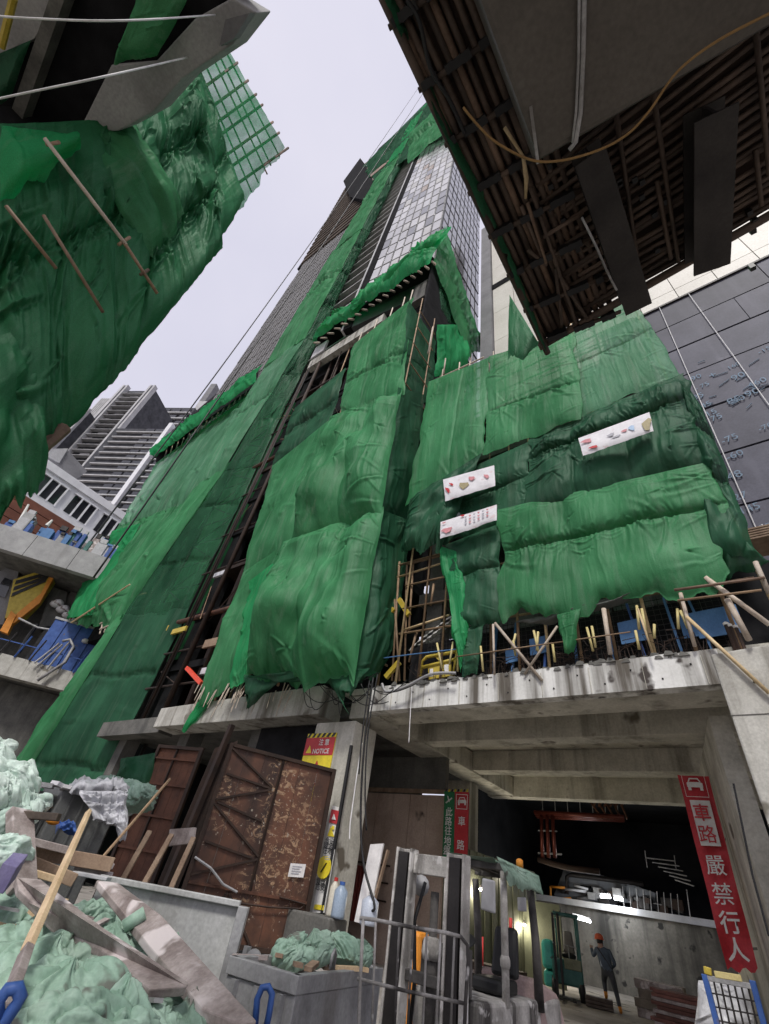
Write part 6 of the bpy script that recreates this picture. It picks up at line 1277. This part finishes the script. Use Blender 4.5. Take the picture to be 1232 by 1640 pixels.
net(fk, [(XGl+.1, yF-.15, ZG+.10), (XGl+.2, yR+.3, ZG+.06), (XG+.08, yR+.2, ZG+.04), (XG+.06, yF-.3, ZG+.09)], BAGG, 161, belly=.04, fold=.05, npin=5, nu=60, nv=60, name='green_cloth')
net(fk, [(XG+.06, yF-.3, ZG+.10), (XG+.10, yR+.2, ZG+.05), (XG+.14, yR+.2, ZG-.22), (XG+.08, yF-.1, ZG-.10)], BAGG, 162, belly=.05, fold=.06, npin=4, nu=60, nv=30, hem=.12, name='green_cloth')
MB().box(XGl+.0, XG+.02, FY+.5, yR+.9, .35, .95).build('chassis', MUD, fk, bevel=.04)
MB().hexa([(XGl, yR+.1, .4), (XG+.05, yR+.1, .4), (XG+.05, yR+1.2, .4), (XGl, yR+1.2, .4)], [(XGl, yR+.1, 1.15), (XG+.02, yR+.1, 1.15), (XG-.05, yR+1.0, 1.0), (XGl+.05, yR+1.0, 1.0)]).build('counterweight', surf('faded_pink_paint', (.36,.25,.23), (.50,.38,.36), 3., .7, .3), fk, bevel=.06)
MB().hexa([(xm-.1, yR-.75, .96), (XG-.12, yR-.75, .96), (XG-.12, yR-.2, .96), (xm-.1, yR-.2, .96)], [(xm-.1, yR-.72, 1.1), (XG-.12, yR-.72, 1.1), (XG-.12, yR-.2, 1.1), (xm-.1, yR-.2, 1.1)]).build('seat', BLACKP, fk, bevel=.04)
MB().hexa([(xm-.08, yR-.25, 1.1), (XG-.12, yR-.25, 1.1), (XG-.12, yR-.12, 1.1), (xm-.08, yR-.12, 1.1)], [(xm-.05, yR-.15, 1.6), (XG-.15, yR-.15, 1.6), (XG-.15, yR-.04, 1.6), (xm-.05, yR-.04, 1.6)]).build('seat_back', BLACKP, fk, bevel=.05)
MB().box(XGl+.1, XG-.1, FY+.45, FY+.55, .95, 1.35).build('dashboard', MUD_D, fk, bevel=.02); MB().lathe((xm+.05, FY+.75, 1.38), [(.16, 0), (.19, .015), (.16, .03)], 18, (0,-.5,1)).build('steering_wheel', BLACKP, fk, smooth=True)
mp = gp_(783,1430); MB().hexa([mp+np.array(v_) for v_ in ((-.12,0,-.17),(.07,.02,-.19),(.07,.06,-.19),(-.12,.04,-.17))], [mp+np.array(v_) for v_ in ((-.10,0,.14),(.07,.02,.13),(.07,.06,.13),(-.10,.04,.14))]).build('mirror', LTGREY, fk, bevel=.03)
mp = gp_(835,1448); MB().hexa([mp+np.array(v_) for v_ in ((-.06,0,-.08),(.06,.02,-.07),(.06,.05,-.07),(-.06,.03,-.08))], [mp+np.array(v_) for v_ in ((-.06,0,.07),(.06,.02,.08),(.06,.05,.08),(-.06,.03,.07))]).build('mirror', LTGREY, fk, bevel=.03)
MB().lathe((XG-.1, yR-.05, ZG+.1), [(.05, 0), (.05, .09), (.02, .11)], 12).build('beacon', ORANGE, fk, smooth=True)
for x in (fxl-.12, fxr+.02):
    for y in (FY+.35, yR+.5):
        w = MB().lathe((x-.02, y, .32), [(.15, 0), (.31, .03), (.31, .2), (.15, .23)], 20, (1,0,0)).build('wheel', MUD_D, fk, smooth=True); MB().lathe((x-.03, y, .32), [(.16, 0), (.16, .25)], 14, (1,0,0)).build('rim', MUD, w)
for x in (xm-.3, xm+.3): MB().box(x-.06, x+.06, FY-1.1, FY-.05, .08, .13).build('fork', MUD_D, fk, bevel=.005)
for (px, py, mt, lab) in ((818,1470,None,'tall'), (772,1500,None,'short')):
    b_ = aY(px-4 if lab == 'tall' else px, 1560 if lab == 'tall' else 1545, 9.5); t_ = aY(px, py, 9.5); rp_ = thing('marker_rod', (b_[0], b_[1], 0), lab+' red and white banded marker rod behind the forklift', 'rod')
    b_[2] = 0; n_ = 7 if lab == 'tall' else 4
    for k in range(n_): MB().tube(b_+(t_-b_)*k/n_, b_+(t_-b_)*(k+1)/n_, .028, None, 8).build('band', REDP if k % 2 == (n_+1) % 2 else SIGN_W, rp_, smooth=True)
ob = thing('orange_can', aY(655,1525,9)*np.array([1,1,0]), 'bright orange plastic container seen through the forklift mast', 'container')
q = aY(655,1525,9); MB().box(q[0]-.25, q[0]+.25, 8.9, 9.3, .02, q[2]+.28).build('body', ORANGE, ob, bevel=.06); MB().lathe((q[0], 9.1, q[2]+.28), [(.06, 0), (.06, .08)], 10).build('cap', SIGN_W, ob)
# items on the low wall beside the pillar
lw = MB().box(-13.4, -9.4, 11.0, 11.7, 0, 1.12).build('low_wall', CONC_D, org=(-11, 11, 0), bevel=.04); tag(lw, 'low dark concrete wall at the foot of the pillar', 'wall')
def bottle(px0, py0, py1, r, mat, label, cap):
    b_ = aY(px0, py0, 11.3); t_ = aY(px0, py1, 11.3); b_[2] = 1.125; hgt = t_[2]-b_[2]; t = thing('plastic_bottle', b_, label, 'bottle')
    MB().lathe(b_, [(r*.95, 0), (r, .05), (r, hgt*.75), (r*.4, hgt*.9), (r*.35, hgt*.92)], 12).build('body', mat, t, smooth=True); MB().lathe(b_+np.array([0, 0, hgt*.92]), [(r*.42, 0), (r*.42, hgt*.1)], 10).build('cap', cap, t)
bottle(531, 1455, 1405, .12, surf('cream_plastic', (.50,.47,.38), (.60,.57,.48), 3., .4, .05), 'cream plastic bottle with red cap on the low wall', REDP)
bottle(543, 1452, 1412, .17, surf('pale_blue_plastic', (.20,.27,.36), (.30,.37,.46), 3., .35, .05), 'pale blue bottle beside the cream one on the low wall', BLUE)
bottle(592, 1458, 1430, .20, surf('white_bucket', (.36,.40,.47), (.46,.50,.57), 3., .4, .05), 'white-blue bucket under the hanging cable', SIGN_W)
q = aY(588,1415,11.6); tag(MB().hexa([(q[0]-.2,11.55,1.13),(q[0]+.22,11.55,1.13),(q[0]+.22,11.6,1.13),(q[0]-.2,11.6,1.13)], [(q[0]-.1,11.65,q[2]+.8),(q[0]+.32,11.65,q[2]+.85),(q[0]+.32,11.7,q[2]+.85),(q[0]-.1,11.7,q[2]+.8)]).build('white_board', PAPER, org=(q[0],11.6,1.13)), 'narrow white board leaning on the low wall', 'board')
q = aY(606,1420,11.6); tag(MB().bar((q[0]-.1,11.5,1.13), (q[0]+.12,11.68,q[2]+.75), .09, .04).build('timber_offcut', WOOD_B, org=(q[0],11.5,1.13)), 'brown timber offcut leaning beside the white board', 'board')

# tubular railing in front of the forklift
rl = thing('tubular_railing', aD(660,1560,5.4)*np.array([1,1,0]), 'grimy tubular steel barrier in front of the forklift mast', 'railing')
R_ = lambda px, py: aD(px, py, 5.2)
MB().path([R_(576,1470), R_(600,1473), R_(660,1485), R_(715,1494), R_(738,1500), R_(749,1514), R_(750,1540), R_(746,1600), R_(742,1700)], .014, 8).build('frame_tube', MUD, rl, smooth=True)
MB().path([R_(572,1567), R_(650,1587), R_(744,1607)], .012, 8).build('mid_rail', MUD, rl, smooth=True)
MB().path([R_(582,1470), R_(578,1560), R_(572,1700)], .014, 8).build('frame_tube', MUD, rl, smooth=True)
for (x0, x1) in ((602,594),(640,630),(662,650),(684,675),(706,696),(728,720)): MB().tube(R_(x0,1474+(x0-600)*.19), R_(x1,1700), .010, None, 7).build('upright', MUD, rl, smooth=True)
# steel bin with bags
zr = aD(480,1562,5.0)[2]; A_ = aZ(372,1530,zr); B_ = aZ(480,1562,zr); C_ = aZ(612,1550,zr); D_ = A_+(C_-B_)
bn2 = thing('steel_bin', B_*np.array([1,1,0]), 'open grey steel bin holding pale green debris bags in the foreground', 'bin')
dz = np.array([0, 0, 1.])
def wall_(p, q, z0, z1, th, name, mat, t, inn):
    u_ = q-p; n_ = np.cross(u_, dz); n_ /= np.linalg.norm(n_); n_ *= np.sign(n_@inn)
    return MB().hexa([p+dz*(z0-p[2]), q+dz*(z0-q[2]), q+n_*th+dz*(z0-q[2]), p+n_*th+dz*(z0-p[2])], [p+dz*(z1-p[2]), q+dz*(z1-q[2]), q+n_*th+dz*(z1-q[2]), p+n_*th+dz*(z1-p[2])]).build(name, mat, t, bevel=.006)
cen = (A_+B_+C_+D_)/4
for (p, q) in ((A_, B_), (B_, C_), (C_, D_), (D_, A_)):
    wall_(p, q, .12, zr-.11, .03, 'wall', STEEL, bn2, cen-(p+q)/2); po = p+(p-cen)*.025; qo = q+(q-cen)*.025; wall_(po, qo, zr-.108, zr, .07, 'rim', STEEL, bn2, cen-(p+q)/2)
for k in range(3): p = A_+(B_-A_)*(k+.5)/3+(A_+B_-2*cen)/2*.02; MB().bar(p-dz*.12, p-dz*(zr-.15), .06, .05).build('rib', STEEL, bn2)
for t_ in (.3, .75): p = B_+(C_-B_)*t_+dz*.02; MB().path([p, p+dz*.09, p+dz*.12+(C_-B_)*.02, p+dz*.09+(C_-B_)*.04, p+(C_-B_)*.04], .013, 6).build('lifting_eye', STEEL, bn2, smooth=True)
m_ = MB(); N_ = 24
for j in range(N_+1):
    for i in range(N_+1): u, v = i/N_, j/N_; p = A_*(1-u)*(1-v)+B_*u*(1-v)+C_*u*v+D_*(1-u)*v; p = cen+(p-cen)*.95; p[2] = zr-.10+.10*float(fbm(np.array([u*5.]), np.array([v*5.]), 77, 4)[0]); m_.v.append(tuple(p))
m_.f = [(j*(N_+1)+i, j*(N_+1)+i+1, (j+1)*(N_+1)+i+1, (j+1)*(N_+1)+i) for j in range(N_) for i in range(N_)]; m_.mi = [0]*len(m_.f)
o = m_.build('rubble', surf('pale_rubble', (.30,.27,.25), (.55,.51,.48), 6., .9, .7, fine=60), bn2); o['kind'] = 'stuff'
for k in range(10):
    u, v = rng.uniform(.1, .9, 2); p = A_*(1-u)*(1-v)+B_*u*(1-v)+C_*u*v+D_*(1-u)*v; d_ = rng.uniform(-1, 1, 3); d_[2] *= .15; p[2] = zr+.0; MB().bar(p, p+d_*.25, .07, .03).build('offcut', [WOOD_B, WOOD_L, WOOD_R][k % 3], bn2)

# ------------------------------------------------------------------ debris bags
def bag_mesh(seed, sub=5, flat_=.75, neck=True):
    bm = bmesh.new(); bmesh.ops.create_icosphere(bm, subdivisions=sub, radius=1.0)
    P = np.array([v.co[:] for v in bm.verts]); r_ = np.random.default_rng(seed)
    th = np.arctan2(P[:, 1], P[:, 0]); ph = np.arcsin(np.clip(P[:, 2], -1, 1))
    x, y = P[:, 0]*1.7+P[:, 2]*1.1, P[:, 1]*1.7-P[:, 2]*.9
    wx = fbm(x, y, seed, 3); wy = fbm(x+9, y+4, seed+3, 3)
    d = .16*fbm(P[:, 0]*1.2+3, P[:, 1]*1.2+P[:, 2], seed+5, 2)
    d += .16*wx-.22*ridge(x*.75+wx*.8, y*.65+wy*.8, seed+7)**6-.10*ridge(x*1.5+wx*1.2, y*1.1+wy*1.2, seed+9)**7+.05*ridge(x*2.2+wx*1.5, y*.8+wy, seed+13)**6
    d += .05*np.cos(9*th+3*wx)*np.clip(P[:, 2]-.35, 0, 1)*2
    Q = P*(1+d)[:, None]; Q[:, 2] *= flat_
    if neck: k_ = np.clip(P[:, 2]-.80, 0, 1)*5; s_ = 1-.75*np.clip(k_, 0, 1); Q[:, 0] = Q[:, 0]*s_; Q[:, 1] = Q[:, 1]*s_; Q[:, 2] += np.clip(k_, 0, 1)*.22
    Q[:, 2] = np.maximum(Q[:, 2], -.5)
    for v, q in zip(bm.verts, Q): v.co = q.tolist()
    me = bpy.data.meshes.new('debris_bag'); bm.to_mesh(me); bm.free(); me.polygons.foreach_set('use_smooth', [True]*len(me.polygons)); me.update(); return me
BM = [bag_mesh(200+k, 6, .72+.08*(k % 3), k % 2 == 1) for k in range(6)]
for k, b_ in enumerate(BM): b_.materials.append(BAGG if k < 4 else BAGP)
def bag(p, r, k, label, group, rot=None, pale=False):
    me_ = BM[k % 4] if not pale else BM[4+k % 2]
    o = linkobj('debris_bag', me_); o.location = tuple(map(float, p)); o.scale = (r, r*rng.uniform(.85, 1.1), r*rng.uniform(.85, 1.05)); o.rotation_euler = (rng.uniform(-.5, .5), rng.uniform(-.5, .5), rng.uniform(0, 6.28)) if rot is None else rot
    return tag(o, label, 'bag', group)
for k, (px, py, r, lab) in enumerate(((468,1528,.21,'leftmost pale green debris bag heaped in the steel bin'), (508,1524,.19,'middle pale green debris bag heaped in the steel bin'), (545,1527,.17,'third debris bag from the left in the steel bin'), (576,1530,.15,'rightmost small debris bag in the steel bin'))):
    p = aD(px, py, 5.9+.1*k); bag(p, r, k, lab, 'bags in the steel bin')
# heap of bags, lower left
HL = 'crumpled sea-green debris bag in the big heap at lower left'
hp = [(15,1500,4.6,.40),(70,1470,5.2,.38),(130,1450,5.8,.36),(190,1440,6.0,.32),(235,1465,5.6,.30),(20,1560,3.9,.40),(95,1535,4.2,.40),(165,1515,4.6,.34),(215,1505,4.9,.30),(45,1620,3.3,.40),(120,1600,3.5,.38),(185,1580,3.8,.34),(240,1570,4.0,.30),(290,1600,3.9,.32),(90,1660,3.0,.36),(165,1650,3.1,.34),(230,1640,3.3,.32),(300,1650,3.4,.32),(350,1660,3.5,.28),(265,1500,5.2,.26),(10,1440,5.4,.36),(150,1560,4.0,.30),(60,1575,3.6,.30),(330,1620,3.7,.24),(205,1620,3.4,.28)]
LBL = {0: 'crumpled sea-green bag at the left edge beside the pale batten', 3: 'sea-green bag showing between the two planks near the skip top', 20: 'sea-green bag at the left edge below the purple carton', 18: 'lowest right sea-green bag at the foot of the wide plank', 7: 'sea-green bag wedged under the middle of the thick plank', 14: 'sea-green bag nearest the blue lug at the bottom edge'}
for k, (px, py, d_, r) in enumerate(hp): bag(aD(px, py+40, d_+.2), r*.74, k, HL if k not in LBL else LBL[k], 'bags in the lower-left heap')
for k, (px, py, d_, r) in enumerate(((-14,1212,6.8,.26),(22,1255,6.6,.24),(-4,1275,6.3,.24),(28,1300,6.5,.21),(55,1290,7.0,.16),(0,1330,6.3,.24),(-20,1240,6.6,.26),(10,1300,6.7,.22),(-10,1380,5.8,.26))): bag(aD(px, py, d_), r, k, ['topmost', 'right-hand upper', 'middle', 'right-hand', 'small outermost right', 'lower', 'left upper', 'central', 'lowest'][k]+' pale minty debris bag piled high at the left edge', 'pale bags at the left edge', pale=True)
for k, (px, py, d_, r) in enumerate(((205,1270,10.5,.30),(228,1278,10.6,.28),(170,1262,10.4,.26))): bag(aD(px, py, d_), r, k, ['middle', 'right', 'left'][k]+' small green bag on the grey crates before the small gate', 'bags on the grey crates')
# ground under the heap: mound of rubble so that nothing floats
m_ = MB(); N_ = 40
for j in range(N_+1):
    for i in range(N_+1):
        a = -13+i*12/N_; b = -1+j*9.0/N_
        z = 1.15*math.exp(-(((a+4.6)/2.6)**2+((b-2.2)/2.0)**2))+1.5*math.exp(-(((a+7.6)/2.2)**2+((b-1.6)/1.6)**2))+.5*math.exp(-(((a+8.5)/2.5)**2+((b-4)/1.5)**2))
        m_.v.append((a, b, -.1+z*.78+.05*float(fbm(np.array([a*2.]), np.array([b*2.]), 55, 3)[0])))
m_.f = [(j*(N_+1)+i, j*(N_+1)+i+1, (j+1)*(N_+1)+i+1, (j+1)*(N_+1)+i) for j in range(N_) for i in range(N_)]; m_.mi = [0]*len(m_.f)
tag(m_.build('rubble_mound', surf('rubble_grey', (.06,.055,.05), (.16,.145,.13), 3., .9, .8, fine=40), smooth=True, org=(-6, 2, 0)), 'mound of grey rubble under the debris bags', 'rubble', kind='stuff')

# skip with steel side
zk = aD(385,1450,6.2)[2]; S0 = aZ(150,1405,zk); S1 = aZ(385,1450,zk); S0 = S1+(S0-S1)*.95
sk = thing('steel_skip', S1*np.array([1,1,0]), 'grey steel skip side wall with folded end flange behind the debris heap', 'skip')
u_ = (S1-S0); n_ = np.cross(u_, dz); n_ /= np.linalg.norm(n_); n_ *= np.sign(n_@(CAM-S1))
PLT = surf('skip_plate', (.34,.345,.335), (.50,.505,.495), 2.2, .65, .25, metal=.15, streak=((.14,.125,.11), 1.6, .55, .75, .6), fine=30)
MB().hexa([S0*np.array([1,1,0]), S1*np.array([1,1,0]), S1*np.array([1,1,0])-n_*.05, S0*np.array([1,1,0])-n_*.05], [S0, S1, S1-n_*.05, S0-n_*.05]).build('side_wall', PLT, sk, bevel=.008)
MB().bar(S0+dz*.01+n_*.02, S1+dz*.01+n_*.02, .09, .05).build('top_rail', PLT, sk, bevel=.008)
e0 = S1; MB().hexa([e0*np.array([1,1,0]), e0*np.array([1,1,0])+u_/np.linalg.norm(u_)*.1, e0*np.array([1,1,0])+u_/np.linalg.norm(u_)*.1+n_*.15, e0*np.array([1,1,0])+n_*.15], [e0, e0+u_/np.linalg.norm(u_)*.1, e0+u_/np.linalg.norm(u_)*.1+n_*.15, e0+n_*.15]).build('end_flange', STEEL, sk, bevel=.006)
MB().bar(e0*np.array([1,1,0])+u_/np.linalg.norm(u_)*.2+n_*.3, e0+u_/np.linalg.norm(u_)*.2+n_*.3-dz*.25, .05).build('hinge_post', STEEL, sk)
MB().lathe(e0+u_/np.linalg.norm(u_)*.28+n_*.35-dz*.32, [(.07, 0), (.07, .03)], 14, n_).build('latch_ring', STEEL, sk)

# planks and long timbers on the heap
def plank(name, poly, up, mat, label, group=None):
    poly = [np.array(p, float) for p in poly]; n_ = np.cross(poly[1]-poly[0], poly[-1]-poly[0]); n_ /= np.linalg.norm(n_)
    if n_@(CAM-poly[0]) > 0: n_ = -n_
    o = MB().prism(poly, n_*up).build(name, mat, org=sum(poly)/len(poly), bevel=.008); return tag(o, label, 'plank', group)
plank('heavy_plank', [aD(26,1404,4.9), aD(66,1408,4.9), aD(165,1484,4.2), aD(303,1573,3.55), aD(300,1579,3.5), aD(240,1584,3.5), aD(160,1518,4.1), aD(102,1492,4.5), aD(30,1424,4.8)], .05, WOOD_R, 'thick reddish-grey plank lying diagonally over the green bags')
plank('wide_plank', [aD(155,1409,5.5), aD(190,1414,5.5), aD(259,1465,4.7), aD(326,1540,4.0), aD(412,1634,3.3), aD(390,1640,3.3), aD(324,1615,3.5), aD(300,1585,3.7), aD(239,1513,4.4), aD(205,1469,4.9)], .05, WOOD_R, 'wide weathered plank sloping down along the skip side')
p0 = aD(142,1300,6.0); p1 = aD(84,1406,4.4); p2 = aD(44,1518,3.4); p3 = aD(5,1625,2.7)
tag(MB().bar(p0, p2, .05, .035, n_).build('long_timber', WOOD_L, org=p2, bevel=.005), 'long pale new timber batten sloping across the debris heap', 'timber')
tag(MB().bar(p2+(p2-p0)*.01+np.array([0,0,-.0]), p3, .06, .04, n_).build('old_timber', WOOD_R, org=p3, bevel=.005), 'old purplish timber end continuing below the pale batten', 'timber')
hk = thing('blue_hook', aD(15,1610,2.6), 'blue painted lifting lug at the bottom left corner', 'lug')
Hh = lambda px, py, o=0.: aD(px, py, 2.6+o)
MB().path([Hh(-5,1632), Hh(-3,1605), Hh(12,1585), Hh(28,1583), Hh(33,1598), Hh(22,1615), Hh(5,1640), Hh(-3,1650)], .022, 9).build('ring', BLUE, hk, smooth=True)
hk2 = thing('blue_hook', aD(422,1600,4.2), 'blue painted lifting lug standing by the steel bin', 'lug')
Hh = lambda px, py: aD(px, py, 4.2)
MB().path([Hh(408,1650), Hh(412,1600), Hh(420,1582), Hh(430,1580), Hh(436,1592), Hh(432,1620), Hh(425,1655)], .02, 9).build('ring', BLUE, hk2, smooth=True)
tag(MB().tube(aD(198,1485,4.75), aD(232,1462,4.75), .045, .045, 10).build('green_roll', BAGG, smooth=True, org=aD(198,1485,4.75)), 'short dark green rolled sheet between the two planks', 'roll')
# timber litter behind the heap
for k, (a_, b_, d0, d1, w, th_, mt, lab) in enumerate((((-10,1302),(95,1309),6.2,6.0,.10,.06,WOOD_D,'dark horizontal batten on a post at the left edge'), ((42,1345),(110,1362),6.4,6.4,.22,.06,WOOD_R,'pale board with cut end left of the blue bucket'), ((45,1362),(180,1385),6.6,6.6,.12,.12,WOOD_B,'brown beam lying behind the pale board'), ((45,1380),(120,1410),6.3,6.3,.12,.10,WOOD_B,'lower brown beam under the pale board'), ((120,1372),(182,1388),6.9,6.9,.14,.05,WOOD_R,'pinkish board end beside the long batten'), ((120,1390),(180,1402),6.7,6.7,.14,.05,WOOD_R,'second pinkish board below the first one'), ((45,1395),(95,1410),6.1,6.1,.10,.05,WOOD_L,'orange-brown offcut at the foot of the post'), ((120,1398),(175,1408),6.4,6.3,.16,.03,LTGREY,'flat grey strip lying before the skip'))):
    p0, p1 = aD(*a_, d0), aD(*b_, d1); tag(MB().bar(p0, p1, w, th_).build('timber_piece', mt, org=p0, bevel=.006), lab, 'timber')
p0 = aD(32,1300,6.1); p1 = aD(36,1430,5.6); tag(MB().bar(p0, p1, .22, .08).build('timber_post', WOOD_R, org=p1, bevel=.008), 'upright pale reddish timber post at the left edge', 'post')
pbx = thing('purple_box', aD(28,1380,5.2), 'small purple carton lying at the left edge', 'box')
pA = [aD(5,1382,5.2), aD(22,1365,5.4), aD(46,1368,5.4), aD(28,1389,5.2)]; MB().hexa([p-dz*.16 for p in pA], pA).build('carton', surf('purple_card', (.12,.10,.22), (.24,.22,.36), 3., .6, .1), pbx, bevel=.005)
bb = thing('blue_bucket', aD(102,1330,7.2), 'crushed blue plastic bucket on the timber litter', 'bucket')
net(bb, [aD(90,1318,7.2), aD(118,1318,7.2), aD(124,1352,7.1), aD(86,1345,7.1)], BLUE, 171, belly=.12, fold=.12, npin=3, nu=30, nv=30, name='bucket_wall')
net(bb, [aD(90,1318,7.2), aD(118,1318,7.2), aD(116,1322,7.6), aD(94,1322,7.6)], BLUE, 172, belly=.05, fold=.05, npin=1, nu=12, nv=12, name='bucket_rim')
og = MB().lathe(aD(82,1321,7.0), [(.03, 0), (.07, .02), (.06, .06), (.02, .08)], 10).build('orange_litter', ORANGE, smooth=True, org=aD(82,1321,7.0)); tag(og, 'small orange plastic piece among the timber', 'litter')
# grey crates with plastic sheet
cr2 = thing('grey_crate', aD(80,1330,8.2)*np.array([1,1,0]), 'left dark grey ribbed crate behind the timber litter', 'crate', 'grey crates')
cr3 = thing('grey_crate', aD(150,1330,8.2)*np.array([1,1,0]), 'right dark grey crate half covered by a crumpled plastic sheet', 'crate', 'grey crates')
CRT = surf('crate_grey', (.115,.12,.115), (.19,.195,.185), 1.5, .6, .15, streak=((.07,.07,.068), 2., .5, .7, .6))
for t_, (x0, x1, xb0, xb1) in ((cr2, (52, 100, 30, 78)), (cr3, (101, 200, 79, 178))):
    TL_, TR_, BR_, BL_ = aD(x0,1268+(x0-50)*.02,8.2), aD(x1,1270,8.4), aD(xb1,1400,8.4), aD(xb0,1395,8.2)
    TL_[2] = TR_[2] = (TL_[2]+TR_[2])/2; n2_ = np.cross(TR_-TL_, dz); n2_ /= np.linalg.norm(n2_); n2_ *= -np.sign(n2_@(CAM-TL_))
    MB().hexa([TL_*np.array([1,1,0]), TR_*np.array([1,1,0]), TR_*np.array([1,1,0])+n2_*1.2, TL_*np.array([1,1,0])+n2_*1.2], [TL_, TR_, TR_+n2_*1.2, TL_+n2_*1.2]).build('body', CRT, t_, bevel=.02)
    for k in range(1, 5): p = TL_+(TR_-TL_)*k/5-n2_*.012; MB().bar(p-dz*.03, p*np.array([1,1,0]), .025, .02, n2_).build('rib', CRT, t_)
net(cr3, [aD(132,1266,8.0), aD(207,1268,8.1), aD(198,1350,7.75), aD(150,1325,7.8)], PLAS, 181, rows=(.3,), cols=(.4,), belly=.14, fold=.2, npin=6, nu=70, nv=50, hem=.3, side=.15, name='plastic_sheet')
net(cr3, [aD(105,1258,8.9), aD(200,1258,9.0), aD(204,1272,8.0), aD(112,1275,7.95)], PLAS, 182, belly=.2, fold=.3, npin=10, nu=60, nv=30, hem=.3, side=.15, name='plastic_sheet')
for k, (px, py, s_, mt) in enumerate(((48,1250,.12,WOOD_R),(62,1258,.1,PAPER),(75,1258,.13,STEEL),(92,1256,.12,CLOTHW),(105,1262,.1,PAPER),(150,1302,.09,WOOD_L),(165,1300,.08,STEEL_D))):
    p = aD(px, py, 8.2); d_ = rng.uniform(-1, 1, 3); d_[2] *= .3; tag(MB().bar(p-d_*s_, p+d_*s_, s_, s_*.4).build('scrap_piece', mt, org=p), ['small reddish wood scrap', 'left white paper scrap', 'small grey steel scrap', 'pale cloth scrap', 'right white paper scrap', 'short pale wood scrap', 'dark steel scrap'][k]+' lying on the grey crates', 'scrap', 'scraps on the grey crates')

# thin dirty laths and sticks scattered over the heap
for k in range(40):
    py = rng.uniform(1440, 1625); px = rng.uniform(-5, 120+(py-1440)*.75); d0_ = 5.7-(py-1440)/200*2.3; p = aD(px, py, d0_-.22); an = rng.uniform(0, 6.28); ln = rng.uniform(.12, .5); v_ = np.array([math.cos(an), math.sin(an), rng.uniform(-.25, .25)])
    w_ = rng.uniform(.015, .05); mt = [WOOD_D, WOOD_B, WOOD_R, WOOD_L, STEEL, PAPER][k % 6]
    tag(MB().bar(p-v_*ln/2, p+v_*ln/2, w_, w_*.4).build('scrap_lath', mt, org=p), ['thin dark wooden', 'thin brown wooden', 'thin weathered wooden', 'thin pale new wooden', 'thin grey steel', 'thin white'][k % 6]+' scrap strip lying on the debris bags', 'scrap', 'laths scattered on the debris heap')
